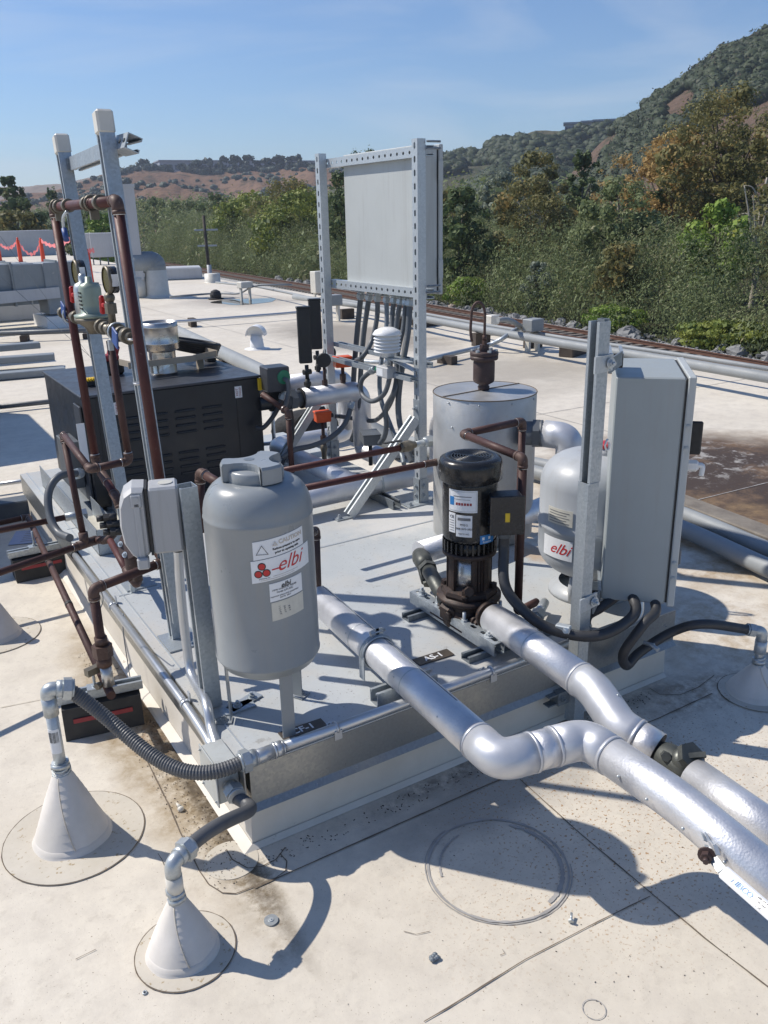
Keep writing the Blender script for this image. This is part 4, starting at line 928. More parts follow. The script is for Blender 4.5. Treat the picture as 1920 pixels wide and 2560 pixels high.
for i in range(5): decal_patch('faded_line', ax, xr, -.092, -.012-.01*(i % 2), .588-i*.009, .5905-i*.009, 'ink_gray', l2, .0036)
k = MB(); q = V((1.061,0.140,0.290)); k.hexnut(q, q+V((.03, .02, 0)), .024); k.cyl(q+V((.03, .02, 0)), q+V((.10, .07, .0)), .016, seg=14); k.hexnut(q-V((.03, .015, 0)), q, .018); obj('tank_union', k, 'fitting', T)

# ---------------------------------------------------------------- insulated separator
sc_ = (1.475, .945); sr = .207
T = thing('air_separator', 'big upright silver insulated cylinder with a flat seamed lid', 'insulated vessel', (sc_[0], sc_[1], .25))
obj('cylinder_jacket', MB().lathe([(0, .252), (sr-.008, .252), (sr, .262), (sr, .848), (sr-.002, .851)], (sc_[0], sc_[1], 0), seg=72), 'jacket_dull', T)
L = obj('lid', MB().lathe([(sr-.001, .851), (0, .8535)], (sc_[0], sc_[1], 0), seg=72, smooth=False), 'jacket_dull', T)
k = MB().tube([(sc_[0]+sr*math.cos(a), sc_[1]+sr*math.sin(a), .851) for a in np.linspace(0, 2*PI, 80)], .0022, 6, False); obj('lid_edge', k, 'dirt_line', L)
k = MB(); k.bar((sc_[0]-sr*.99, sc_[1]-.0, .8535), (sc_[0], sc_[1]+.01, .8555), .006, .002); k.bar((sc_[0], sc_[1]+.01, .8555), (sc_[0]+sr*.98, sc_[1]+.03, .8535), .006, .002); k.bar((sc_[0]+.19, sc_[1]-.083, .27), (sc_[0]+.19, sc_[1]-.083, .85), .004, .004); obj('lid_seam', k, 'dirt_line', L)
k = MB()
for a in range(-170, 10, 36): k.sphere((sc_[0]+(sr+.001)*math.cos(R(a)), sc_[1]+(sr+.001)*math.sin(R(a)), .835), .004, 8, 5)
for z in (.74, .62, .5): k.sphere((sc_[0]+(sr+.001)*math.cos(R(-165)), sc_[1]+(sr+.001)*math.sin(R(-165)), z), .004, 8, 5)
obj('rivet', k, 'fitting', T)
T = thing('air_vent', 'rusty brown cast air vent bolted on top of the big insulated cylinder', 'air vent', (sc_[0], sc_[1]+.01, .855))
vx, vy = sc_[0]+.002, sc_[1]+.01
k = MB().lathe([(0, .853), (.022, .853), (.024, .868), (.018, .873), (.040, .886), (.043, .895), (.043, .965), (.040, .972), (.053, .975), (.0555, .979), (.0555, .991), (.0, .991)], (vx, vy, 0), seg=36)
obj('vent_body', k, 'rust_brown', T)
k = MB().lathe([(0, .991), (.0555, .992), (.0565, .996), (.0565, 1.004), (.053, 1.008), (.0, 1.008)], (vx, vy, 0), seg=36); k.hexnut((vx, vy, 1.006), (vx, vy, 1.034), .020); obj('vent_cover', k, 'rust_brown', T)
k = MB()
for i in range(6): a = i*PI/3+.3; p = (vx+.046*math.cos(a), vy+.046*math.sin(a), 1.006); k.hexnut(p, at(p, 0, 0, .009), .0085)
obj('cover_bolt', k, 'fitting', T)
T = thing('vent_tube', 'thin copper tube rising from the air vent and hooking over to the left', 'tube', (vx, vy, 1.034))
zt = 1.202
k = MB(); pts = [(vx, vy, 1.03), (vx, vy, zt-.055)]+[(vx-.024+.024*math.cos(a), vy+.012-.012*math.cos(a), zt-.055+.05*math.sin(a)) for a in np.linspace(0.1, PI, 12)]
e_ = pts[-1]; pts += [(e_[0]-.003, e_[1], e_[2]-.06), (e_[0]+.004, e_[1], e_[2]-.10)]
k.tube(spl(pts, 3), .0055, 10); obj('copper_tube', k, 'copper_fit', T); k = MB().hexnut((vx, vy, 1.034), (vx, vy, 1.05), .011); k.cyl((vx, vy, 1.05), (vx, vy, 1.07), .0085, seg=10); obj('tube_nut', k, 'copper_fit', T)
# elbow on the right of the separator
sA = V((sc_[0]+sr*.86, sc_[1]-sr*.45, .735)); sA = V((1.655, .83, .70)); 
T = thing('insulated_elbow_pipe', 'smooth silver elbow leaving the right side of the big insulated cylinder', 'insulated pipe', sA)
b = V((1.800,0.830,0.596)); b = V((1.80, .80, .69)); 
f0 = V((1.499,0.710,0.720)); f1 = V((1.554,0.662,0.720)); fd = (f1-f0).normalized(); k = MB().cyl(f0-fd*.03, f1, .046, seg=28); k.hexnut(f0+fd*.02, f0+fd*.045, .056); k.cyl(f0+fd*.045, f0+fd*.06, .052, seg=24); obj('flange_collar', k, 'conduit_gray', T)
e0 = V((1.549,0.665,0.720)); e1_ = V((1.591,0.572,0.720)); obj('elbow_cover', MB().tube(fil([e0, e1_, e1_-V((0, 0, .22))], .075, 12), .052, 32), 'elbow_cover', T); obj('insulation_jacket', MB().cyl(e1_-V((0, 0, .21)), e1_-V((0, 0, .42)), .051, seg=32), 'jacket', T)

# brown copper pipes between feeder, pump and separator
ppt = lambda *a: a
pipe_run('copper_pipe', 'upper brown copper pipe running past the brace to the union on the big insulated cylinder', [(0.628,1.132,0.615)[:2]+(.615,), (1.196,1.146,0.615)], .0125, 'copper_red', group='long brown copper pipes')
u0 = V((1.203,1.148,0.615)); u1 = V((sc_[0]-sr*.995, sc_[1]+.02, .615)); u1 = V((1.416,1.171,0.615)); ud = (u1-u0).normalized(); Lu = (u1-u0).length
T = thing('ball_valve', 'tarnished bronze ball valve and galvanized union beside the big insulated cylinder', 'valve', u0)
k = MB().tube([u0-ud*.01, u0+ud*.01, u0+ud*.025, u0+ud*.045, u0+ud*.06, u0+ud*.075], [.017, .021, .024, .024, .017, .014], 16); k.hexnut(u0+ud*.0, u0+ud*.014, .024); obj('valve_body', k, 'brass', T)
k = MB().cyl(u0+ud*.06, u1, .0125, seg=14); k.hexnut(u0+ud*(Lu*.62), u0+ud*(Lu*.76), .026); k.cyl(u0+ud*(Lu*.56), u0+ud*(Lu*.82), .019, seg=16); obj('union', k, 'fitting', T)
k = MB().bar(u0+V((0, 0, .03)), u0-ud*.09+V((0, 0, .034)), .018, .004); obj('valve_lever', k, 'rubber', T); obj('rust_stain_collar', MB().cyl(u1-ud*.02, u1, .022, seg=16), 'rust_rail', T)
pz = .575
pipe_run('copper_pipe', 'lower brown copper pipe running from behind the dosing tank to the pump motor', [(0.614,1.004,0.575), (1.246,1.001,0.575), (1.23, .72, .575) if False else (1.533,0.962,0.575), (1.867,1.363,0.300)], .0125, 'copper_red', group='long brown copper pipes')
# rectangular loop by the pump: from left back corner to the right, down
zl = .808; pL = V((1.084,0.569,0.808)); pR = V((1.059, .212, zl)); pB = V((1.370,0.591,0.808)); pR = V((1.051,0.217,0.808))
pipe_run('copper_pipe', 'brown copper pipe elbowing above the pump motor and dropping to the deck', [V((pB.x, pB.y, .262)), pB, pL, pR, V((pR.x, pR.y, .285)), V((pR.x+.10, pR.y+.02, .285))], .0135, 'copper', group='long brown copper pipes')

# ---------------------------------------------------------------- slotted strut frame with cabinet
fX = 1.48; Y1, Y2 = 1.413, 2.272; FT = 1.815
T = thing('equipment_rack', 'tall rectangular frame of slotted galvanized strut holding the square grey cabinet', 'strut frame', (fX, 1.85, .25))
for y in (Y1, Y2):
    obj('post', strut_mb((fX, y, .255), (fX, y, FT), (1, 0, 0), slots=True, pitch=.0509, sl=(.028, .0135)), 'galv_light', T)
    k = MB(); k.bx((fX-.10, y-.05, .2505), (fX+.075, y+.05, .256)); k.bx((fX-.026, y-.025, .256), (fX+.026, y-.0225, .37)); k.bx((fX-.026, y-.025, .256), (fX-.0235, y+.025, .37))
    for dx in (-.08, .055): bolt(k, (fX+dx, y-.03, .256), (0, 0, 1), .009, .01)
    for z in (.29, .335): bolt(k, (fX-.0235, y, z), (-1, 0, 0), .009, .008); bolt(k, (fX, y-.025, z), (0, -1, 0), .009, .008)
    obj('post_base', k, 'galv', T)
for z in (1.77, 1.198):
    obj('crossbar', strut_mb((fX+.043, Y1-.02, z), (fX+.043, Y2+.0, z), (1, 0, 0), slots=True, pitch=.047, sl=(.0165, .0135), w=.0413), 'galv_light', T)
    k = MB()
    for dz in (-.012, .014): k.cyl((fX+.02, Y1-.03, z+dz+.02), (fX+.085, Y1-.034, z+dz+.02), .0045, seg=8)
    obj('clamp_bolts', k, 'galv_dark', T)
zz = 0.870
for z, dx in ((zz+.02, .043), (zz-.035, -.04)):
    obj('lower_crossbar', strut_mb((fX+dx, Y1-.01, z), (fX+dx, Y2, z), (0, 0, 1), d=.0205), 'galv', T)
obj('gusset', MB().bx((fX-.024, Y1-.022, .60), (fX-.021, Y1+.022, .74)), 'galv', T)
k = MB(); bolt(k, (fX-.024, Y1, .64), (-1, 0, 0), .009, .01); bolt(k, (fX-.024, Y1, .70), (-1, 0, 0), .009, .01); obj('gusset_bolts', k, 'galv', T)
bA = V((1.095, 1.42, .262)); bB = V((fX-.03, Y1, .655)); obj('diagonal_brace', strut_mb(bA, bB, (-.6, 0, 1)), 'galv_light', T)
bC = V((1.24, 2.62, .27)); bD = V((fX-.01, Y2+.03, .80)); bC = V((1.13, 2.27, .27)); obj('diagonal_brace', strut_mb(bC, V((fX-.03, Y2, .655)), (-.6, 0, 1)), 'galv_light', T)
k = MB(); k.bar(bA+V((-.07, 0, -.008)), bA+V((.01, 0, -.008)), .04, .005); bolt(k, bA+V((-.05, 0, -.004)), (0, 0, 1), .009, .01); k.bar(bC+V((-.07, 0, -.015)), bC+V((.01, 0, -.015)), .04, .005); obj('brace_foot', k, 'galv', T)
T = thing('electrical_cabinet', 'square pale grey steel cabinet seen from the back, hung high in the slotted frame', 'electrical cabinet', (1.53, 1.8, 1.18))
obj('cabinet_body', MB().bx((1.530, 1.515, 1.185), (1.645, 2.135, 1.80), .003), 'gray_paint_light', T)
D = obj('cabinet_door', MB().bx((1.652, 1.508, 1.18), (1.672, 2.142, 1.806), .003), 'gray_paint_light', T); obj('door_gasket', MB().bx((1.645, 1.52, 1.19), (1.652, 2.13, 1.795)), 'rubber', T)
k = MB()
for z in (1.70, 1.29): k.bx((1.646, 1.502, z-.04), (1.668, 1.5075, z+.04))
obj('hinge', k, 'gray_paint_light', D)
# conduits hanging from the cabinet
zc = 1.185
def hang(label, pts, r=.0135, m='conduit_gray', rib=True, nut=True, group='grey flexible conduits hanging below the high cabinet', dp=.0):
    T = thing('flexible_conduit', label, 'conduit', pts[0], group); p = spl(pts, 8)
    if rib: pp, rr = corr(p, r, .0075, .06); obj('sleeve', MB().tube(pp, rr, 12), m, T)
    else: obj('sleeve', MB().tube(p, r, 12), m, T)
    if nut: conn(T, pts[0], V(pts[1])-V(pts[0]), r*1.05)
    return T
XC = 1.585
def P_(y, z): return (XC, y, z)
hang('leftmost ribbed conduit under the high cabinet, dropping straight to the roof side', [(1.585,2.095,1.155), (1.585,2.147,0.956), (1.585,2.195,0.742), (1.585,2.208,0.611), (1.585,2.192,0.460), (1.600,2.269,0.352)], .0145)
hang('ribbed conduit second from the left under the high cabinet', [(1.585,2.012,1.154), (1.570,2.052,0.967), (1.560,2.080,0.761), (1.560,2.096,0.632), (1.560,2.121,0.433)], .0135)
hang('conduit third from the left under the high cabinet, sweeping to the upper orange actuator', [(1.585,1.939,1.155), (1.585,1.944,1.054), (1.550,1.941,0.940), (1.480,1.925,0.864), (1.575,2.170,0.806), (1.545,2.150,0.811)], .0125)
hang('smooth pale conduit in the middle under the high cabinet', [(1.585,1.854,1.153), (1.570,1.836,1.007), (1.500,1.790,0.807), (1.480,1.752,0.679), (1.480,1.675,0.574), (1.480,1.583,0.455), (1.450,1.510,0.418)], .0115, 'galv_dark', False)
hang('conduit right of the middle under the high cabinet, passing behind the white louvred sensor', [(1.585,1.782,1.155), (1.570,1.783,1.050), (1.500,1.693,0.877), (1.450,1.619,0.818)], .0125)
hang('conduit under the high cabinet that curls down to the small flat grey box', [(1.585,1.726,1.153), (1.560,1.734,0.999), (1.500,1.638,0.828), (1.450,1.587,0.748), (1.440,1.644,0.663), (1.440,1.644,0.586), (1.440,1.661,0.524), (1.440,1.707,0.478)], .0125)
hang('conduit under the high cabinet looping behind the insulated column to the lower orange actuator', [(1.585,1.682,1.153), (1.560,1.670,1.024), (1.520,1.656,0.917), (1.500,1.647,0.770), (1.500,1.704,0.664), (1.550,1.882,0.560), (1.600,2.067,0.499), (1.532,2.250,0.497), (1.490,2.250,0.505)], .0115)
hang('rightmost thick ribbed conduit under the high cabinet beside the right post', [(1.585,1.648,1.151), (1.560,1.630,1.009), (1.500,1.593,0.853), (1.480,1.597,0.704), (1.470,1.571,0.596), (1.460,1.489,0.479), (1.460,1.457,0.438)], .0145)
hang('dark flexible conduit looping from the sensor box round in a full circle', [(1.400,1.683,0.846), (1.400,1.794,0.779), (1.400,1.798,0.711), (1.390,1.688,0.695), (1.400,1.595,0.743), (1.420,1.575,0.818), (1.430,1.586,0.852)], .0115, 'conduit_gray', True, True)
# louvred sensor
sx, sy = 1.42, 1.59
zs0 = 0.935
T = thing('louvred_sensor', 'white louvred weather sensor on an arm of the slotted frame', 'sensor', (sx, sy, zs0))
k = MB(); k.lathe([(0, zs0+.112), (.03, zs0+.110), (.055, zs0+.098), (.0665, zs0+.082), (.066, zs0+.079), (.0, zs0+.085)], (sx, sy, 0), seg=40)
for i in range(5): z = zs0+.062-.0148*i; k.lathe([(.044, z+.014), (.0625, z+.002), (.0625, z), (.040, z+.009)], (sx, sy, 0), seg=40)
obj('louvre_stack', k, 'white_plastic', T); obj('sensor_core', MB().cyl((sx, sy, zs0-.02), (sx, sy, zs0+.09), .034, seg=20), 'white_plastic', T)
k = MB(); k.bx((sx-.02, sy-.18, zs0-.026), (sx+.02, sy+.03, zs0-.022)); k.bar((sx, sy-.03, zs0-.024), (sx+.045, sy-.17, zs0-.07), .04, .003); k.cyl((sx, sy, zs0-.06), (sx, sy, zs0-.02), .012, seg=12); obj('mounting_arm', k, 'galv_light', T)
T = thing('sensor_box', 'small light grey box with a white data label just below the louvred sensor', 'junction box', (sx-.01, sy, zs0-.10))
k = MB().bx((sx-.03, sy-.045, zs0-.115), (sx+.02, sy+.055, zs0-.065), .004); obj('box_body', k, 'plastic_gray', T); lab = obj('data_label', MB().bx((sx-.0312, sy-.005, zs0-.108), (sx-.0302, sy+.05, zs0-.074)), 'sticker', T)
k = MB().cyl((sx-.01, sy+.055, zs0-.085), (sx-.01, sy+.075, zs0-.085), .013, seg=14); obj('green_gland', k, 'green_plastic', T)

# ---------------------------------------------------------------- insulated headers behind
HY = 2.13
ha = V((1.233,2.130,0.658)); hb_ = V((1.588,2.130,0.655)); hz = (ha.z+hb_.z)/2; hr = .050
hx0, hx1 = ha.x, V((1.587,2.130,0.493)).x
T = thing('insulated_header', 'near silver insulated header pipe with gauges on top, turning down at its right end', 'insulated pipe', (hx0, HY, hz), 'insulated header pipes beside the black boiler')
obj('insulation_jacket', MB().tube(fil([(hx0, HY, hz), (hx1, HY, hz), (hx1, HY, .36)], .07, 10), hr, 40), 'jacket', T)
obj('tee_cover', MB().tube(fil([(hx1, HY, .42), (hx1, HY, .33), (hx1, 1.90, .33)], .09, 10), hr*.98, 32), 'jacket', T)
obj('jacket_end', MB().cyl((hx0-.003, HY, hz), (hx0+.004, HY, hz), hr*1.05, seg=32), 'rubber', T)
T = thing('boiler_outlet', 'dark pipe and grey union linking the boiler to the near insulated header', 'pipe fitting', (1.05, HY, hz))
k = MB().cyl((1.0, HY, hz), (hx0, HY, hz), .034, seg=22); k.cyl((1.06, HY, hz), (1.12, HY, hz), .045, seg=22); obj('outlet_pipe', k, 'black_paint', T)
k = MB().hexnut((hx0-.07, HY, hz), (hx0-.035, HY, hz), .054); k.cyl((hx0-.09, HY, hz), (hx0-.004, HY, hz), .042, seg=22); obj('union', k, 'conduit_gray', T)
T = thing('insulated_header', 'far silver insulated header pipe partly hidden behind the near one', 'insulated pipe', (hx0+.05, 2.50, hz+.04), 'insulated header pipes beside the black boiler')
hx2 = V((1.702,2.500,0.408)).x; h2z = V((1.537,2.500,0.660)).z
obj('insulation_jacket', MB().tube(fil([(hx0+.0, 2.50, h2z), (hx2, 2.50, h2z), (hx2, 2.50, .36)], .08, 10), hr, 40), 'jacket', T)
obj('lower_run', MB().tube(fil([(hx2, 2.50, .45), (hx2, 2.50, .33), (1.27, 2.50, .33), (1.22, 2.44, .33), (1.24, 1.60, .33)], .07, 8), .047, 32), 'jacket', T)
k = MB().hexnut((hx0-.03, 2.5, h2z), (hx0, 2.5, h2z), .05); k.cyl((1.0, 2.5, h2z), (hx0, 2.5, h2z), .034, seg=20); obj('union', k, 'conduit_gray', T)
T = thing('insulated_pipe', 'thick silver insulated pipe low across the deck, ending in an elbow at the frame post', 'insulated pipe', (1.0, 1.56, .33))
obj('insulation_jacket', MB().tube(fil([(.62, 1.54, .335), (1.62, 1.56, .335)], .05), .052, 40), 'jacket', T)
obj('elbow_cover', MB().tube(fil([(1.60, 1.56, .335), (1.69, 1.56, .335), (1.69, 1.56, .60), (1.66, 1.2, .62)], .075, 10), .05, 32), 'jacket', T)
k = MB().tube([(1.33, 1.56+.056*math.cos(a), .335+.056*math.sin(a)) for a in np.linspace(0, 2*PI, 24)], .006, 6); k.bx((1.318, 1.545, .26), (1.342, 1.575, .285)); obj('pipe_clamp', k, 'galv', T)
T = thing('strut_block', 'short length of dark strut on the deck under the thick insulated pipe', 'strut', (1.33, 1.48, .27)); obj('channel', strut_mb((1.33, 1.39, .2715), (1.33, 1.62, .2715), (0, 0, 1)), 'galv_dark', T)
# instruments on the near header
def therm(p, ztop, label):
    T = thing('thermometer', label, 'thermometer', p, 'tall black thermometers on the insulated headers')
    z0 = p[2]; k = MB().cyl((p[0], p[1], z0), (p[0], p[1], z0+.05), .013, seg=12); k.hexnut((p[0], p[1], z0+.015), (p[0], p[1], z0+.035), .019); k.cyl((p[0], p[1], z0+.05), (p[0], p[1], z0+.12), .010, seg=10)
    k.cyl((p[0]-.02, p[1], z0+.085), (p[0]+.022, p[1], z0+.085), .014, seg=14); obj('stem', k, 'rubber', T)
    k = MB().box((p[0]-.004, p[1], (z0+.13+ztop)/2), (.066, .030, ztop-z0-.13), R(-20), bev=.005); k.box((p[0]-.004, p[1], ztop-.004), (.072, .036, .012), R(-20), bev=.003); obj('case', k, 'black_paint', T)
def gauge(p, zc_, r, label, m='black_paint'):
    T = thing('pressure_gauge', label, 'gauge', p, 'round black gauges on the insulated headers')
    k = MB().cyl((p[0], p[1], p[2]), (p[0], p[1], zc_-r*.8), .008, seg=10); k.hexnut((p[0], p[1], p[2]+.005), (p[0], p[1], p[2]+.03), .015); obj('stem', k, 'rust_brown', T)
    k = MB().cyl((p[0]+.01, p[1]+.016, zc_), (p[0]-.008, p[1]-.012, zc_), r, seg=32); k.lathe([(r, 0), (r*1.05, .004), (r*1.05, .01), (r*.9, .016)], (p[0]+.006, p[1]+.01, zc_), (-.5, -.83, 0), 32); obj('gauge_case', k, m, T)
hx = lambda px, py, y: V(px)
t1 = (1.275,2.130,0.720); therm((t1[0], HY, hz+hr-.006), 1.108, 'nearer black thermometer with a long flat case on the near insulated header')
t2 = (1.528,2.500,0.679); therm((t2[0], 2.50, h2z+hr-.006), 1.105, 'farther black thermometer standing behind its twin on the far insulated header')
g1 = (1.374,2.130,0.723); gauge((g1[0], HY, hz+hr-.004), V((1.370,2.130,0.834)).z, .035, 'lower round black gauge on a stem from the near insulated header')
g2 = (1.604,2.500,0.675); gauge((g2[0], 2.50, h2z+hr-.004), V((1.605,2.500,0.805)).z, .036, 'upper round black gauge on the far insulated header')
def actuator(c, w_, h_, label, ps):
    T = thing('actuator', label, 'actuator', c, 'bright orange actuators'); c = V(c)
    k = MB().box(c, (w_, .055, h_), R(-10), bev=.004); k.box(c+V((0, 0, h_/2)), (w_*1.08, .062, .012), R(-10), bev=.003); obj('housing', k, 'orange', T)
    k = MB().cyl(c-V((0, 0, h_/2)), ps, .009, seg=10); k.hexnut(V(ps)+V((0, 0, .02)), V(ps)+V((0, 0, .05)), .017); k.cyl(V(ps), V(ps)+V((0, 0, .02)), .014, seg=10); obj('stem', k, 'rust_brown', T)
    k = MB().hexnut(c+V((w_/2, 0, 0)), c+V((w_/2+.02, .003, 0)), .013); obj('gland', k, 'rubber', T)
o1 = V((1.481,2.130,0.814)); actuator(o1, .085, .05, 'bright orange actuator on top of the near insulated header', (o1.x, HY, hz+hr-.004))
o2 = V((1.351,2.130,0.544)); actuator(o2, .08, .05, 'bright orange actuator low down beneath the near insulated header', (o2.x+.0, HY, o2.z-.15))
T = thing('drain_valve', 'dark brass drain valve standing under the lower orange actuator', 'valve', (o2.x, HY, o2.z-.25)); k = MB().tube([(o2.x, HY, o2.z-.14), (o2.x, HY, o2.z-.17), (o2.x, HY, o2.z-.19), (o2.x, HY, o2.z-.30)], [.012, .02, .014, .012], 12); obj('valve_body', k, 'brass', T)
hang('ribbed grey conduit swinging from behind the header down past the lower orange actuator', [(1.484,2.050,0.607), (1.421,2.020,0.517), (1.321,2.000,0.462), (1.217,2.000,0.437), (1.116,2.000,0.432), (1.049,2.000,0.402)], .0135, group='loose conduits around the headers')
hang('dark ribbed conduit curving from the black control box down in front of the boiler side', [(1.100,2.050,0.708), (1.055,2.050,0.624), (0.990,2.060,0.555), (0.956,2.080,0.552)], .0115, 'hose_dark', group='loose conduits around the headers')
hang('thin dark conduit dropping behind the brown pipe beside the boiler', [(1.201,2.200,0.619), (1.212,2.200,0.512), (1.197,2.200,0.408), (1.150,2.200,0.329), (1.077,2.150,0.277)], .010, 'hose_dark', group='loose conduits around the headers')
T = thing('flat_junction_box', 'small flat dark grey box on a stub near the insulated column', 'junction box', (1.440,1.802,0.475))
q = V((1.440,1.801,0.485)); k = MB().box(q, (.085, .12, .05), R(-20), bev=.003); k.box(q+V((0, 0, .027)), (.09, .126, .006), R(-20)); obj('box_body', k, 'conduit_gray', T); k = MB().cyl(q-V((0, 0, .025)), q-V((0, 0, .14)), .010, seg=10); obj('stub', k, 'rubber', T)
T = thing('slim_conduit', 'slim vertical galvanized conduit standing beside the boiler', 'conduit', (1.242,2.550,0.326)); q = V((1.256,2.550,0.530)); q2_ = V((1.252,2.550,0.329)); obj('conduit_tube', MB().tube(fil([(q.x, q.y, q.z+.02), (q.x, q.y, q2_.z), (q.x-.2, q.y+.1, q2_.z-.01)], .03), .011, 12), 'emt', T)
# control box by the boiler corner
T = thing('control_box', 'dark control box with a green round patch beside the boiler corner', 'control box', (1.058,2.050,0.762))
q = V((1.074,2.080,0.785)); k = MB().box(q, (.115, .11, .12), R(-4), bev=.005); obj('box_body', k, 'black_top', T)
k = MB().cyl(q+V((.022, -.055, .01)), q+V((.022, -.059, .01)), .034, seg=24); obj('green_patch', k, 'green_plastic', T)
k = MB().tube(spl([q+V((.024, -.058, .0)), q+V((.026, -.085, -.005)), q+V((.028, -.09, -.05)), q+V((.01, -.085, -.12)), q+V((-.0, -.07, -.16))], 5), .011, 10); obj('cable_elbow', k, 'conduit_gray', T)
k = MB(); k.bx((q.x-.02, q.y, hz), (q.x+.04, q.y+.05, q.z-.06)); obj('box_stem', k, 'black_paint', T)
pipe_run('copper_pipe', 'brown copper pipe coming out of the boiler corner and dropping to the deck', [(0.975,2.020,0.728), (1.050,1.900,0.651), (1.052,1.900,0.353)], .0135, 'copper', group='copper pipes at the boiler')

# ---------------------------------------------------------------- boiler
T = thing('boiler', 'wide black boiler cabinet with louvred front on the back left of the platform', 'boiler', (.6, 2.5, .27))
bx0, bx1, by0, by1, bz0, bz1 = .165, 1.015, 2.13, 2.95, .275, .80
obj('cabinet', MB().bx((bx0, by0, bz0), (bx1, by1, bz1-.012), .004), 'black_paint', T)
obj('top_panel', MB().bx((bx0-.006, by0-.006, bz1-.012), (bx1+.006, by1+.006, bz1), .003), 'black_top', T)
for ix in range(4):
    for iz in range(2):
        k = MB()
        for j in range(4):
            x = bx0+.19+ix*.135; z = bz0+.40-iz*.2-j*.034
            k.box((x, by0-.003, z), (.10, .011, .012), M=Matrix.Rotation(R(35), 3, 'X'), bev=.004)
        obj('louvre_panel', k, 'black_paint', T)
k = MB(); k.bx((bx1-.13, by0-.002, bz0), (bx1-.127, by0-.0005, bz1-.012)); k.bx((bx0+.06, by0-.002, bz0), (bx0+.063, by0-.0005, bz1-.012)); obj('panel_joint', k, 'rubber', T)
obj('side_door', MB().bx((bx0-.012, by0+.02, bz0+.02), (bx0-.001, by0+.14, bz1-.05), .003), 'black_top', T)
for px, py, zz_ in ((287, 1022, 0), (596, 980, 0)):
    q = V((0, 0, 0)); 
for c in ((0.302,2.128,0.727), (0.899,2.128,0.730)):
    S_ = obj('heat_sticker', MB().box((c[0], by0-.0015, c[2]), (.036, .002, .056)), 'sticker', T, label='small white sticker with red border'); text('HOT', .017, 'dull_red', S_, (c[0]-.008, by0-.0032, c[2]), (0, 0, 1), (-1, 0, 0)); text('CHAUD', .013, 'dull_red', S_, (c[0]+.008, by0-.0032, c[2]), (0, 0, 1), (-1, 0, 0))
obj('yellow_tag', MB().box((bx1-.002, by0-.004, .755), (.022, .012, .06), bev=.002), 'yellow', T)
k = MB()
for x in (bx0+.05, bx1-.1): k.bx((x, by0+.02, .2505), (x+.05, by1-.02, bz0))
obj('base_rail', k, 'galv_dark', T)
T = thing('flue', 'shiny stainless flue with a wider vent collar standing on the boiler', 'flue', (.663, 2.516, .8))
fx, fy = .663, 2.516
obj('lower_pipe', MB().lathe([(.068, .80), (.066, .804), (.066, .915)], (fx, fy, 0), seg=40), 'stainless', T)
obj('upper_collar', MB().lathe([(.066, .905), (.086, .915), (.089, .92), (.089, .945), (.091, .948), (.089, .951), (.089, 1.025), (.091, 1.028), (.089, 1.031), (.089, 1.05), (.085, 1.05), (.085, 1.035), (0, 1.045)], (fx, fy, 0), seg=44), 'stainless', T)
T = thing('cardboard_tray', 'open folded cardboard tray lying on the boiler around the flue', 'tray', (.68, 2.40, .8))
k = MB(); k.box((.62, 2.38, .872), (.34, .004, .03), R(2)); k.box((.86, 2.44, .872), (.16, .004, .03), R(25)); k.box((.46, 2.46, .872), (.004, .13, .03), R(10)); k.box((.93, 2.55, .872), (.004, .16, .03), R(5)); k.box((.70, 2.46, .858), (.42, .10, .003), R(5)); k.box((.5, 2.42, .828), (.03, .03, .058)); k.box((.85, 2.5, .828), (.03, .03, .058)); obj('tray_sides', k, 'cardboard', T)
T = thing('coiled_hose', 'coil of black tubing hanging over the back right of the boiler top', 'hose', (.90, 2.72, .80))
k = MB()
for i in range(5): k.tube([(.90+(.115+.006*i)*math.cos(a), 2.72+(.095+.005*i)*math.sin(a), .86+.012*i-.03*math.cos(a)) for a in np.linspace(0, 2*PI, 30)], .011, 8)
obj('hose_coil', k, 'rubber', T); obj('hose_foot', MB().bx((.95, 2.66, .80), (1.0, 2.72, .85), .004), 'rubber', T)
T = thing('power_tool', 'red and black hand tool standing on the boiler top', 'tool', (.44, 2.60, .8))
k = MB().box((.44, 2.62, .835), (.09, .07, .07), R(10), bev=.01); obj('battery', k, 'rubber', T); k = MB().box((.45, 2.64, .90), (.05, .05, .10), M=Matrix.Rotation(R(20), 3, 'Y'), bev=.012); k.box((.42, 2.62, .885), (.09, .075, .03), R(10), bev=.008); obj('tool_body', k, 'dull_red', T)
T = thing('bit_case', 'yellow and black driver bit case on the boiler top left', 'tool case', (.28, 2.36, .8)); obj('case', MB().box((.28, 2.37, .815), (.10, .05, .028), R(-3), bev=.003), 'rubber', T)
k = MB()
for i in range(8): k.box((.238+.012*i, 2.352, .832), (.007, .03, .012))
k.box((.28, 2.385, .832), (.10, .012, .008)); obj('bits', k, 'yellow', T)
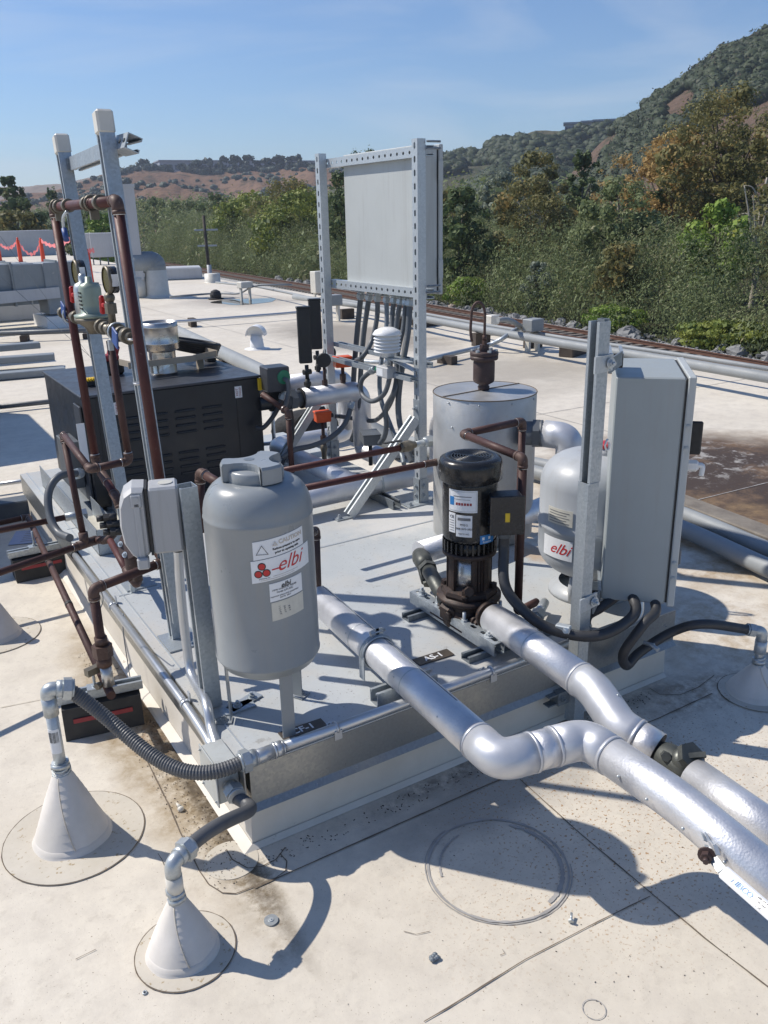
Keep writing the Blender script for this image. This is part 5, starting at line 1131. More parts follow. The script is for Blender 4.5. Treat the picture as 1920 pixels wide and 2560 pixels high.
# steel pan at the left of the boiler
T = thing('steel_tray', 'open dirty steel gutter box at the front left of the boiler', 'tray', (.10, 1.9, .25))
k = MB(); a = V((.055, 1.72, 0)); k.bx((.04, 1.60, .252), (.235, 1.603, .36)); k.bx((.04, 1.60, .252), (.043, 2.75, .36)); k.bx((.14, 1.603, .252), (.143, 2.12, .345)); k.bx((.232, 1.603, .252), (.235, 2.12, .36)); k.bx((.04, 1.6, .252), (.235, 2.75, .256)); obj('tray_sides', k, 'galv', T)
obj('rusty_bottom', MB().bx((.045, 1.61, .2565), (.23, 2.10, .259)), 'sticker_tan', T)
T = thing('disconnect_box', 'narrow grey electrical box on the left side of the boiler', 'electrical box', (.12, 2.3, .4))
k = MB().bx((.085, 2.22, .36), (.150, 2.42, .58), .004); obj('box_body', k, 'conduit_gray', T); obj('data_label', MB().bx((.128, 2.135, .50), (.163, 2.137, .68)), 'sticker', T)
hang('grey conduit arching out of the side box back to the left edge conduit', [(0.100,2.062,0.476), (0.000,1.972,0.504), (-0.060,1.938,0.452), (-0.080,1.876,0.367), (-0.070,1.804,0.315), (-0.045,1.698,0.317)], .0165, 'conduit_gray', False, True, group=None)

# ---------------------------------------------------------------- left strut posts with the copper rack
T = thing('strut_post', 'taller looking white capped strut post, nearer of the two in the copper pipe rack', 'strut post', (.065, .69, .25), 'white capped strut posts of the pipe rack')
fY, lY = .70, 1.545
fx_, lx_ = .068, .085
fT = V((fx_, .866, 1.80)); fB = V((fx_, fY, .33)); fD = (fT-fB).normalized(); lT = V((lx_, 1.482, 1.79)); lB = V((lx_, 1.235, .255)); lD = (lT-lB).normalized()
obj('channel', strut_mb(fB, fT, (-1, 0, 0)), 'galv', T); obj('base_channel', strut_mb((fx_+.004, fY+.042, .255), (fx_+.004, fY+.072, .55), (-1, 0, 0)), 'galv', T)
def capmb(t, d):
    x = d.cross(V((1, 0, 0))).normalized(); return MB().box(t-d*.022, (.048, .048, .062), M=Matrix((V((1, 0, 0)), x, V((1, 0, 0)).cross(x))).transposed(), bev=.006)
obj('end_cap', capmb(fT, fD), 'cap_white', T)
k = MB().bx((fx_-.05, fY-.05, .2505), (fx_+.06, fY+.08, .256)); bolt(k, (fx_+.04, fY-.03, .256), (0, 0, 1), .009, .01); obj('post_base', k, 'galv', T)
T = thing('strut_post', 'farther white capped strut post in the copper pipe rack beside the boiler', 'strut post', (.085, 1.545, .25), 'white capped strut posts of the pipe rack')
obj('channel', strut_mb(lB, lT, (-1, 0, 0)), 'galv', T); obj('end_cap', capmb(lT, lD), 'cap_white', T)
k = MB().bx((lx_-.05, lB.y-.05, .2505), (lx_+.06, lB.y+.05, .256)); obj('post_base', k, 'galv', T)
T = thing('cross_channel', 'short slotted strut crossing behind the two white capped posts near their tops', 'strut', (.11, 1.1, 1.69))
xa = V((0.112,1.456,1.706)); xb = V((0.112,0.890,1.721)); xc = V((0.112,0.757,1.720)); xu = (xb-xa).normalized()
obj('channel', strut_mb(xa, xb, (0, 0, -1), slots=True, pitch=.05, sl=(.028, .013)), 'galv', T)
obj('channel', strut_mb(xb+xu*.004, xc, (1, 0, -.4), slots=True, pitch=.036, sl=(.027, .012)), 'galv', T)
obj('beam_clamp', MB().box(xa+V((-.012, -.01, 0)), (.03, .03, .034)), 'galv_dark', T)
rx = .03
pA = V((0.030,0.687,1.576)); pB = V((0.030,1.480,1.570)); z_ = (pA.z+pB.z)/2
pbot = V((0.040,0.616,0.802)); plb = V((0.030,1.375,0.692))
T = pipe_run('copper_pipe', 'thick dark red copper pipe down the near capped post, bridging to the far post', [V((.04, pbot.y, .76)), V((.03, pA.y, z_)), V((.03, pB.y, z_)), V((.03, plb.y, plb.z)), V((0.035,1.294,0.658)), V((0.035,1.153,0.621)), V((0.040,1.143,0.593))], .0145, 'copper_red', 'copper_fit', 'copper pipes of the rack')
for t in (.22, .40, .72, .88): y = pA.y+(pB.y-pA.y)*t; obj('coupling', MB().cyl((.03, y-.012, z_), (.03, y+.012, z_), .021, seg=16), 'brass', T)
for y in (.95, 1.42): k = MB().tube([(.03+.021*math.cos(a), y, z_+.021*math.sin(a)) for a in np.linspace(0, 2*PI, 16)], .004, 6); k.bx((.02, y-.008, z_-.045), (.045, y+.008, z_-.02)); obj('pipe_clamp', k, 'brass', T)
k = MB()
for z in (1.213, 1.09): k.cyl((.033, pA.y-.0, z-.003), (.033, pA.y-.0, z+.003), .0185, seg=16)
obj('solder_band', k, 'solder', T)
T = thing('valve_lever', 'dark blue coated lever hanging below the high copper bridge', 'valve lever', (.02, 1.3, 1.5)); k = MB().tube(spl([(0.020,1.237,1.556), (0.010,1.260,1.536), (0.010,1.273,1.500), (0.010,1.259,1.470)], 5), .005, 8); obj('lever_bar', k, 'galv_light', T); k = MB().cyl((0.010,1.271,1.504), (0.010,1.255,1.467), .009, seg=10); obj('lever_grip', k, 'blue_lever', T)
# regulator rail
zr = 1.216; r0_ = V((.03, 1.60, zr)); r1_ = V((.03, pA.y+.01, zr)); k = MB()
T = thing('regulator_rail', 'tarnished rail of valves and unions bridging the two dark red pipes at gauge height', 'pipe fitting', r0_)
k.cyl(r0_, r1_, .014, seg=14)
for y, rr_, w_ in ((1.56, .021, .03), (1.50, .018, .03), (1.36, .022, .03), (1.25, .019, .03), (1.02, .024, .02), (.98, .019, .03), (.90, .022, .02), (.85, .026, .012), (.80, .022, .02), (.74, .023, .03)): k.cyl((.03, y-w_/2, zr), (.03, y+w_/2, zr), rr_, seg=14)
obj('rail_body', k, 'brass', T)
k = MB().tube([(.03+.026*math.cos(a), .85, zr+.026*math.sin(a)) for a in np.linspace(0, 2*PI, 16)], .004, 6); k.bx((.0, .84, zr-.05), (.012, .86, zr-.02)); obj('pipe_clamp', k, 'fitting', T)
obj('pipe_clamp', MB().tube([(.03+.026*math.cos(a), 1.45, zr+.026*math.sin(a)) for a in np.linspace(0, 2*PI, 16)], .004, 6), 'fitting', T)
T = thing('pressure_regulator', 'pale green bell topped regulator mounted on the rail between the gauges', 'regulator', (.03, 1.13, zr))
k = MB().lathe([(0, .02), (.055, .02), (.058, .024), (.058, .03), (.036, .034), (.034, .06), (.034, .11), (.030, .122), (.012, .128), (.010, .145), (0, .146)], (.03, 1.12, zr), seg=32); obj('regulator_bell', k, 'green_body', T)
k = MB().lathe([(0, -.03), (.02, -.03), (.03, -.01), (.058, .012), (.058, .02), (0, .021)], (.03, 1.12, zr), seg=28); obj('regulator_body', k, 'brass', T)
k = MB()
for i in range(5): k.box((.03-.0335, 1.12, zr+.05+.012*i), (.003, .03, .005))
obj('bell_label', k, 'ink_black', T)
T = thing('pressure_regulator', 'second regulator bell, grey with a cap screw, just behind the pale green one', 'regulator', (.03, 1.24, zr))
k = MB().lathe([(0, .01), (.034, .015), (.032, .10), (.026, .118), (.012, .124), (.012, .14), (.008, .15), (0, .15)], (.035, 1.225, zr), seg=28); obj('regulator_bell', k, 'fitting', T)
def rgauge(py_, pz_, label, r=.038):
    T = thing('pressure_gauge', label, 'gauge', (.03, py_, zr), 'brass rimmed gauges of the copper rack')
    k = MB().cyl((.03, py_, zr+.01), (.03, py_, pz_-r), .011, seg=12); k.hexnut((.03, py_, zr+.05), (.03, py_, zr+.08), .017); k.sphere((.03, py_, pz_-r-.012), .016, 12, 8); obj('stem', k, 'brass', T)
    d = V((-.995, -.02, 0)).normalized(); c = V((.045, py_, pz_)); k = MB().cyl(c-d*.010, c+d*.016, r, seg=36); obj('gauge_case', k, 'black_gloss', T)
    k = MB().lathe([(r*1.0, .010), (r*1.06, .013), (r*1.06, .019), (r*.95, .021)], c, d, 36); obj('gauge_rim', k, 'brass', T); obj('dial', MB().cyl(c+d*.016, c+d*.0175, r*.95, seg=36), 'glass_dial', T)
    t = V((0, 0, 1)).cross(d).normalized(); obj('side_label', MB().box(c-t*(-1)*(r-.0) if False else V(c)+d*.004-t*(r+.0006)*(1 if t.y > 0 else -1), (.018, .0015, .034), math.atan2(d.y, d.x)), 'sticker', T)
    k = MB().box((.018, py_+.045, pz_-r-.035), (.016, .014, .055), M=Matrix.Rotation(R(12), 3, 'X'), bev=.004); k.box((.02, py_+.03, pz_-r-.035), (.014, .03, .014), bev=.003); obj('red_valve_grip', k, 'red', T)
g = V((0.030,0.890,1.362)); rgauge(g.y, g.z, 'nearer brass rimmed gauge with red valve grip on the copper rack')
g = V((0.030,1.278,1.368)); rgauge(g.y, g.z, 'farther brass rimmed gauge with red valve grip on the copper rack')
T = thing('tag_lever', 'blue tagged valve lever under the near end of the regulator rail', 'valve lever', (0.010,0.803,1.206)); k = MB().box(V((0.010,0.803,1.206)), (.006, .05, .05), M=Matrix.Rotation(R(20), 3, 'X'), bev=.002); obj('lever_grip', k, 'blue_lever', T)
T = thing('tag_lever', 'blue tagged valve lever under the far end of the regulator rail', 'valve lever', (0.010,1.464,1.234)); k = MB().box(V((0.010,1.464,1.234)), (.006, .05, .05), M=Matrix.Rotation(R(20), 3, 'X'), bev=.002); obj('lever_grip', k, 'blue_lever', T)
# middle pipe from the regulator down, out and back
m0 = V((0.050,1.064,1.188)); m1 = V((0.060,1.024,0.782)); zc2 = m1.z
pipe_run('copper_pipe', 'thin copper pipe from under the regulator, elbowing left and down to the low horizontal pipe', [V((.05, 1.03, 1.17)), V((.06, 1.02, .78)), V((-.072, .997, .78)), V((-.040, 1.534, .78)), V((-.045, 1.41, .395))], .0122, 'copper', 'copper_fit', 'copper pipes of the rack')
lp = V((-.045, 1.41, .385)); le = V((-0.357,1.301,0.385)); ldr = (le-lp).normalized()
T = pipe_run('copper_pipe', 'low horizontal copper pipe with a tee, leaving the photo at the left edge', [V((.02, 1.43, .385)), lp+ldr*.02, lp+ldr*.9], .0125, 'copper', 'copper_fit', 'copper pipes left of the platform')
k = MB().cyl(lp-ldr*.05, lp+ldr*.03, .0175, seg=16); k.cyl(lp, lp+V((0, .003, .045)), .0175, seg=16); obj('tee_fitting', k, 'copper_fit', T)
pipe_run('copper_pipe', 'short copper pipe angling from the low tee under the dark flanged valve', [V((.0, 1.42, .385)), V((0.030,1.359,0.400)), V((0.064,1.362,0.430))], .0135, 'copper', 'copper_fit', 'copper pipes left of the platform')
pipe_run('copper_pipe', 'reddish copper pipe sloping behind the flanged valve down to the deck', [V((0.035,1.345,0.400)), V((0.005,1.005,0.400)), V((0.023,0.980,0.360)), V((0.049,1.052,0.360))], .0125, 'copper_red', 'copper_fit', 'copper pipes left of the platform')
T = thing('drip_tube', 'thin tube with a hex nut standing on the deck below the flanged valve', 'tube', (0.055,1.185,0.250)); a = V((0.055,1.179,0.252)); k = MB().cyl(a, a+V((0, 0, .08)), .006, seg=8); k.hexnut(a, a+V((0, 0, .03)), .013); obj('tube_nut', k, 'fitting', T)
h0 = V((0.042,1.984,0.310)); h0 = V((-.025, 1.88, .345)); h1 = V((-0.274,1.913,0.335))
hA = V((0.034,1.917,0.335)); hB = V((-0.275,1.908,0.335)); hd = (hB-hA).normalized()
T = pipe_run('copper_pipe', 'copper pipe joined to the steel gutter box and leaving the photo at the left edge', [hA, hA+hd*.9], .0125, 'copper', 'copper_fit', 'copper pipes left of the platform')
k = MB().cyl(hA-hd*.03, hA+hd*.05, .0175, seg=16); k.hexnut(hA-hd*.04, hA-hd*.01, .026); obj('union', k, 'fitting', T)
g0 = V((-.0812, 2.535, .17)); g1 = V((-.174, .673, .17)); gd = (g1-g0).normalized()
T = pipe_run('copper_pipe', 'long copper pipe lying on the two black support blocks beside the platform', [g0+V((-1.0, -.1, 0)), g0, g1+gd*.03], .0132, 'copper', 'copper_fit', 'copper pipes left of the platform')
for t in (.36, .62): q = g0.lerp(g1, t); obj('black_band', MB().cyl(q-gd*.012, q+gd*.012, .0145, seg=16), 'rubber', T)
rT = V((-.174, .690, .505)); rI = V((0.067,0.776,0.505)); rJ = V((0.077,0.897,0.505))
T = pipe_run('copper_pipe', 'copper riser from the near support block up and across to the dark flanged valve', [g1+V((.0, .015, .01)), rT, rI, rJ], .0142, 'copper', 'copper_fit', 'copper pipes left of the platform')
q = V((rT.x, rT.y-.005, .30)); k = MB().hexnut(q-V((0, 0, .015)), q+V((0, 0, .025)), .030); k.cyl(q-V((0, 0, .045)), q-V((0, 0, .015)), .023, seg=18); k.cyl(q+V((0, 0, .025)), q+V((0, 0, .05)), .019, seg=16); obj('union', k, 'copper_fit', T)
obj('solder_wrap', MB().cyl((g1.x+.004, g1.y+.012, .185), (g1.x+.002, g1.y+.012, .25), .0175, seg=14), 'solder', T)
k = MB().box(V((rT.x-.03, rT.y+.02, .235)), (.05, .022, .022), R(20)); k.hexnut(g1-gd*.03+V((-.02, -.01, .02)), g1-gd*.03+V((-.034, -.02, .02)), .011); obj('union_wing', k, 'brass', T)
# flanged valve under the control box
T = thing('flanged_valve', 'dark cast valve with a bolted oval flange hanging under the grey control box', 'valve', (.0, .95, .47)); vc = V((0.000,0.860,0.536))
k = MB().lathe([(0, -.07), (.030, -.07), (.034, -.062), (.034, -.0), (.030, .01), (0, .01)], vc-V((0, 0, .0)), (0, 0, 1), 28); k.cyl(vc-V((0, 0, .11)), vc-V((0, 0, .06)), .016, seg=14); obj('valve_body', k, 'rust_brown', T)
fn = V((-.75, -.45, .45)).normalized(); fc_ = vc+V((-.012, -.012, .02)); F_ = obj('flange', MB().cyl(fc_, fc_+fn*.008, .044, seg=32), 'rust_brown', T)
k = MB(); fu = fn.orthogonal().normalized(); fw = fn.cross(fu)
for i in range(5): a = i*2*PI/5+.4; bolt(k, fc_+fn*.008+(fu*math.cos(a)+fw*math.sin(a))*.034, fn, .0065, .006)
obj('flange_bolts', k, 'galv_light', F_)
k = MB(); 
q = V((0.045,0.793,0.556)); k.box(q, (.02, .075, .014), R(10), bev=.004); k.tube([q+V((.016*math.cos(a)*0, .018*math.cos(a), .018*math.sin(a))) for a in np.linspace(0, 2*PI, 14)], .006, 6); obj('pipe_clamp', k, 'brass', T)
# control box on its short strut
T = thing('short_strut_post', 'short open topped strut post behind the dosing tank that carries the grey control box', 'strut post', (.03, .30, .25))
obj('channel', strut_mb((.020, .298, .255), (0.012,0.300,0.891), (-1, 0, 0), w=.046, d=.045), 'galv', T)
k = MB().bx((.0, .22, .2505), (.12, .262, .256)); k.bar((.05, .24, .2505+.003), (.15, .275, .2505+.003), .035, .005); bolt(k, (.075, .245, .256), (0, 0, 1), .009, .01); bolt(k, (.125, .265, .256), (0, 0, 1), .009, .01); obj('post_base', k, 'galv', T)
T = thing('control_box', 'pale grey two part control box with a rounded cover beside the dosing tank', 'control box', (-.08, .35, .70))
ux = V((-.955, .297, 0)); uy = V((-.297, -.955, 0)); o = V((.002, .335, .0)); M3 = Matrix((ux, uy, V((0, 0, 1)))).transposed()
obj('box_body', MB().box(o+ux*.038+V((0, 0, .806)), (.074, .085, .176), M=M3, bev=.006), 'plastic_gray', T); obj('gasket', MB().box(o+ux*.079+V((0, 0, .806)), (.006, .082, .178), M=M3), 'rubber', T)
poly = [(.083, .722), (.083, .896), (.112, .898), (.134, .884), (.146, .855), (.150, .80), (.145, .752), (.128, .718), (.112, .704), (.098, .706)]
mb = MB(); Q = [o+ux*x+V((0, 0, z)) for x, z in poly]; n = len(Q); Qi = [o+ux*(.118+(x-.118)*.86)+V((0, 0, .80+(z-.80)*.9)) for x, z in poly]
mb.add([q-uy*.042 for q in Q]+[q+uy*.030 for q in Q]+[q+uy*.044 for q in Qi], [(i, (i+1) % n, n+(i+1) % n, n+i) for i in range(n)]+[(n+i, n+(i+1) % n, 2*n+(i+1) % n, 2*n+i) for i in range(n)]+[tuple(range(2*n, 3*n)), tuple(range(n))[::-1]])
CV = obj('rounded_cover', mb, 'plastic_gray', T)
k = MB(); q = o+ux*.104+uy*.046+V((0, 0, .872)); k.box(q-V((0, 0, .006)), (.026, .006, .034), M=M3, bev=.004); k.box(q-V((0, 0, .085)), (.016, .006, .15), M=M3, bev=.003); k.cyl(q, q+uy*.005, .006, seg=14); k.box(q-V((0, 0, .17)), (.03, .03, .03), M=M3, bev=.004); obj('cover_latch', k, 'plastic_gray', CV)
k = MB().cyl(o+ux*.03+V((0, 0, .894)), o+ux*.03+V((0, 0, .8965)), .018, seg=20); obj('top_knockout', k, 'sticker_tan', T)
k = MB()
for i, (dx, dz) in enumerate(((.165, .79), (.160, .762), (.155, .735))): q = o+ux*dx+V((0, 0, dz))-uy*.02; q = V((-0.090,0.639,0.728))+V((.004*i, -.012*i, -.018*i)); k.cyl(q, q+ux*.03, .012, seg=12); k.hexnut(q+ux*.02, q+ux*.036, .014); k.cyl(q+ux*.036, q+ux*.055, .009, seg=10)
obj('cable_glands', k, 'rubber', T)

# support blocks
def block(p0, p1, zt, label, dep=.12, stripe=True):
    a = V(p0); b = V(p1); d = (b-a).normalized(); n = V((-d.y, d.x, 0)); L = (b-a).length; az = math.atan2(d.y, d.x)
    T = thing('support_block', label, 'support block', a, 'black pipe support blocks')
    k = MB(); vs = []
    for s_, w0 in ((0, 0.0), (1, .018)):
        z = .001 if s_ == 0 else zt-.034
        for t, w_ in ((0, w0), (L, w0), (L, dep-w0), (0, dep-w0)): vs.append(a+d*t+n*w_+V((0, 0, z)))
    k.add(vs, [(3, 2, 1, 0), (4, 5, 6, 7), (0, 1, 5, 4), (1, 2, 6, 5), (2, 3, 7, 6), (3, 0, 4, 7)]); obj('rubber_base', k, 'rubber', T)
    c = n*(dep/2)
    obj('top_channel', strut_mb(a+d*-.012+c+V((0, 0, zt-.0135)), b+d*.012+c+V((0, 0, zt-.0135)), (0, 0, 1), d=.027), 'galv', T)
    if stripe:
        q = a.lerp(b, .5)+n*.009+V((0, 0, zt*.45)); obj('red_stripe', MB().box(q+n*-.001, (L*.75, .004, .014), M=Matrix.Rotation(az, 3, 'Z') @ Matrix.Rotation(-.12, 3, 'X')), 'dull_red', T)
    k = MB(); q = a+d*L*.45+c; k.box(q+V((0, 0, zt+.003)), (.05, .04, .005), az); k.cyl(q+V((0, 0, zt)), q+V((0, 0, zt+.075)), .0045, seg=8); k.hexnut(q+V((0, 0, zt+.004)), q+V((0, 0, zt+.012)), .010); obj('hanger_rod', k, 'galv', T)
    return T
block((-0.310,0.742,0.000), (-0.076,0.701,0.000), .135, 'black rubber block with red stripe and strut top near the left pipe boot')
block((-0.224,2.130,0.000), (0.007,2.129,0.000), .135, 'farther black rubber block with red stripe, a paper sheet behind it')
block((-.82, 2.05, 0), (-.47, 2.12, 0), .13, 'black rubber block with dull red stripe cut by the left edge of the photo')
T = thing('paper_sheet', 'bluish printed paper sheet lying on the roof in the shade', 'paper', (-0.006,2.668,0.000)); a = V((-0.004,2.680,0.002)); obj('sheet', MB().box(a+V((0, .02, .002)), (.30, .20, .0015), R(-20)), 'paper', T)
k = MB()
for i in range(6): k.box(a+V((-.02+.01*i, -.04+.025*i, .0032)), (.2, .006, .0004), R(-20))
obj('print', k, 'ink_gray', T)

# thin hanging wires round the left conduit strap
T = thing('loop_wire', 'thin wire tied to the copper riser and dangling in a loop over the platform edge', 'wire', (-0.152,0.769,0.500)); obj('wire', MB().tube(spl([(-0.144,0.755,0.500), (-0.143,0.745,0.480), (-0.122,0.833,0.400), (-0.141,0.841,0.360), (-0.156,0.836,0.380)], 5), .0018, 5), 'galv_dark', T)
T = thing('loop_wire', 'thin wire looping down the outside of the left edge conduit', 'wire', (0.009,1.126,0.250)); obj('wire', MB().tube(spl([(-.03, 1.0, .26), (-.045, .97, .20), (-.055, .92, .10), (-.07, .86, .02), (-.12, .84, .006), (-.17, .9, .006)], 6), .0018, 5), 'galv_dark', T)
for q in ([(0.168,-0.444,0.000), (0.186,-0.466,0.000), (0.217,-0.476,0.000)], [(-0.475,-0.117,0.000), (-0.431,-0.114,0.000)], [(-0.222,0.104,0.000), (-0.220,0.078,0.000), (-0.222,0.054,0.000)], [(0.322,-0.603,0.000), (0.320,-0.614,0.000), (0.308,-0.612,0.000)]): ribbon(q, .0016, m='dirt_line', name='scratch')
# small debris on the roof
def washer(p, r, label, m='fitting'):
    T = thing('fastener_plate', label, 'fastener', (p[0], p[1], 0)); obj('disc', MB().cyl((p[0], p[1], .001), (p[0], p[1], .004), r, seg=28, smooth=False), m, T); k = MB().cyl((p[0], p[1], .004), (p[0], p[1], .0055), r*.38, seg=16); k.hexnut((p[0], p[1], .0055), (p[0], p[1], .007), r*.14); obj('screw_head', k, 'galv_light', T)
washer((-0.070,-0.252,0.000), .0165, 'round grey roof fastener plate in the lower middle of the photo')
T = thing('screw', 'loose metal screw lying at the foot of the ring stain', 'screw', (0.516,-0.618,0.000)); a = V((0.500,-0.629,0.008)); k = MB().cyl(a, a+V((.012, .012, .004)), .003, seg=8); k.hexnut(a, a-V((.003, .003, .001)), .007); obj('screw_body', k, 'fitting', T)
T = thing('bottle_cap_nut', 'small metal washer lying below the nearest pipe boot', 'washer', (-0.372,-0.282,-0.000)); a = V((-0.372,-0.283,0.002)); obj('ring', MB().tube([a+V((.004*math.cos(q), .004*math.sin(q), 0)) for q in np.linspace(0, 2*PI, 12)], .0018, 6), 'fitting', T)
T = thing('leaf_scrap', 'crumpled grey scrap of sealant on the roof in the lower middle', 'debris', (0.182,-0.538,0.000)); a = V((0.180,-0.541,0.004)); k = MB()
for i in range(7): k.sphere(a+V((random.uniform(-.009, .009), random.uniform(-.007, .007), .002)), random.uniform(.004, .007), 7, 5, (1, 1, .8), False)
obj('scrap', k, 'galv_dark', T)
T = thing('sealant_blob', 'small pale drop shaped blob of sealant in the brown silt beside the platform corner', 'debris', (-0.111,0.252,0.000)); a = V((-0.117,0.233,0.006)); k = MB().sphere(a, .009, 12, 8, (1, 1, .9)); k.cyl(a+V((0, .004, .002)), a+V((-.004, .026, .004)), .007, .0015, seg=10); obj('blob', k, 'cap_white', T)
deb = MB()
def scatter(n, x0, x1, y0, y1, rmin, rmax, zb=0.001):
    for i in range(n):
        x = random.uniform(x0, x1); y = random.uniform(y0, y1); r = random.uniform(rmin, rmax); a = random.uniform(0, PI); deb.box((x, y, zb+r*.2), (r*2, r*.8, r*.4), a)
scatter(900, -.15, -.03, -.1, 1.3, .0008, .0022); scatter(260, .0, 1.4, -.10, -.045, .001, .0028); scatter(350, .4, 1.9, -.9, -.1, .0008, .002); scatter(120, -.6, 1.4, -1.0, -.2, .0006, .0016)
d_ = obj('leaf_litter', deb, 'rust_iron'); d_['kind'] = 'stuff'; d_['label'] = 'fine brown leaf litter and grit scattered along the foot of the platform'; d_['category'] = 'litter'

# ---------------------------------------------------------------- the rest of the roof
def tube_thing(name, label, cat, pts, r, m, group=None, rib=False, extra=None, seg=14, part='conduit_tube'):
    T = thing(name, label, cat, pts[0], group); obj(part, MB().tube(pts, r, seg), m, T); return T
# vents
T = thing('roof_vent', 'small white roof vent with a half round hood behind the boiler', 'roof vent', (3.562, 8.093, 0))
vx, vy = 3.562, 8.093
obj('vent_pipe', MB().lathe([(.16, .001), (.155, .006), (.092, .01), (.088, .03), (.070, .165), (0, .165)], (vx, vy, 0), seg=32), 'white_plastic', T)
k = MB(); d = V((.8, -.6, 0)).normalized(); t = V((.6, .8, 0)); n = 12; vs = []
for s_ in (-.085, .085):
    for rr_ in (.118, .112):
        for i in range(n+1): a = i*PI/n; vs.append(V((vx, vy, .165))+t*s_*1+d*rr_*math.cos(a)+V((0, 0, rr_*math.sin(a)*1.05)))
m1 = n+1; fs = []
for i in range(n): fs += [(i, i+1, 2*m1+i+1, 2*m1+i), (m1+i+1, m1+i, 3*m1+i, 3*m1+i+1), (i+1, i, m1+i, m1+i+1), (2*m1+i, 2*m1+i+1, 3*m1+i+1, 3*m1+i)]
k.add(vs, fs); k.prism([(.112*math.cos(a), .112*math.sin(a)) for a in np.linspace(0, PI, 13)], V((vx, vy, .165))-t*.0, d, (0, 0, 1), .004); obj('hood', k, 'white_plastic', T)
bx, by = (1.915,14.482,0.000)[:2]
T = thing('roof_vent', 'white bottle shaped pipe boot below the big grey duct', 'roof vent', (bx, by, 0)); obj('vent_cone', MB().lathe([(.16, 0), (.14, .06), (.12, .1), (.055, .17), (.045, .40), (0, .41)], (bx, by, 0), seg=24), 'white_plastic', T)
T = thing('roof_stub', 'short white round stub at the far roof edge above the puddle', 'roof vent', (7.431,19.726,0.000)); bx, by = (7.431,19.726,0.000)[:2]; obj('stub', MB().lathe([(.22, 0), (.2, .02), (.2, .22), (0, .22)], (bx, by, 0), seg=24), 'cap_white', T)
T = thing('drain_dome', 'black domed roof drain strainer in the puddle', 'roof drain', (5.708,15.042,0.000)); bx, by = (5.708,15.042,0.000)[:2]
k = MB().lathe([(.16, .01), (.17, .02), (.11, .03), (.115, .09), (.09, .16), (.03, .19), (0, .19)], (bx, by, 0), seg=16, smooth=False); obj('dome', k, 'rubber', T)
pm = MB(); c = (5.848,14.432,0.000); pc_ = []
for i in range(40): a = 2*PI*i/40; rr_ = 1+.1*math.sin(3*a+1)+.06*math.sin(5*a); pc_.append((c[0]+.62*rr_*math.cos(a)+.10, c[1]+.62*rr_*math.sin(a)-.3, .004))
pm.v = pc_; pm.f = [tuple(range(40))]; pm.sm = [False]; struct('puddle', pm, 'puddle_water')
# round exhaust duct with tall stack
ex, ey = (4.984,16.524,0.000)[:2]; hE = 0.713
T = thing('exhaust_duct', 'tall rectangular exhaust stack on a fat round elbow duct standing on the far roof', 'duct', (ex, ey, 0))
er_ = .22
obj('duct_base', MB().lathe([(er_+.12, .001), (er_+.05, .02), (er_+.02, .06), (er_+.005, .55), (er_-.01, .56)], (ex, ey, 0), seg=36), 'cap_white', T)
sd = V((-.96, .28, 0)).normalized()
top = V((ex, ey, hE)); p = fil([V((ex, ey, .5)), top, top+sd*.62], .5, 12); k = MB().tube(p, er_, 32)
for q in (2, 5, 8, 11): k.cyl(V(p[q])+(V(p[q+1])-V(p[q])).normalized()*-.008, V(p[q])+(V(p[q+1])-V(p[q])).normalized()*.008, er_*1.025, seg=32)
obj('duct_elbow', k, 'duct_gray', T)
sb = top+sd*.40; zt = 2.210
k = MB().box((sb.x, sb.y, (hE-.35+zt)/2), (.30, .30, zt-hE+.35), math.atan2(sd.y, sd.x), bev=.01); k.box((sb.x, sb.y, zt+.0), (.33, .33, .06), math.atan2(sd.y, sd.x)); obj('stack', k, 'duct_white', T)
k = MB().cyl((sb.x, sb.y, 0), (sb.x, sb.y, hE-.3), .18, seg=20); obj('stack_leg', k, 'cap_white', T)
# big grey rectangular duct at far left
T = thing('rectangular_duct', 'big weathered grey rectangular duct with a square down leg at the far left', 'duct', (2.236,12.312,0.000))
lx, ly = (2.236,12.312,0.000)[:2]; SCH = 1.220
zA = 0.964
obj('down_leg', MB().box((lx, ly+.2, zA/2+.1), (.62, .5, zA-.2), .1, bev=.01), 'duct_gray', T); obj('leg_curb', MB().box((lx, ly+.2, .09), (.80, .7, .18), .1), 'white_plastic', T)
k = MB().box((lx-1.75, ly+.3, zA-.30), (2.7, .62, .60), .02, bev=.01); k.box((lx-.35, ly+.25, zA-.24), (.8, .58, .46), .1, bev=.01); obj('duct_run', k, 'duct_gray', T)
k = MB(); k.prism([(-2.9, zA-.62), (-.1, zA-.52), (-.1, zA-.36), (-2.9, zA-.42)], (lx, ly-.06, 0), (1, 0, 0), (0, 0, 1), .05); obj('duct_skirt', k, 'duct_white', T)
for j_ in range(4): obj('duct_rib', MB().box((lx-.5-.5*j_, ly-.015, zA-.30), (.02, .02, .58)), 'duct_white', T)
for dx in (-.1, -.75, -2.2): obj('duct_flange', MB().box((lx+dx, ly+.28, zA-.29), (.03, .68, .64), .05), 'galv_dark', T)
T = thing('duct_curb', 'long low white curb beneath the big grey duct', 'curb', (lx-2.5, ly+1.5, 0)); obj('curb_box', MB().box((lx-2.2, ly+1.6, .14), (5.0, .5, .28), .02, bev=.02), 'duct_white', T)
T = thing('pipe_cradle', 'dark channel resting across the low white curb under the duct', 'channel', (lx-1.2, ly+.9, .3)); obj('channel', MB().box((lx-1.0, ly+1.0, .36), (2.4, .15, .10), .02), 'duct_gray', T)
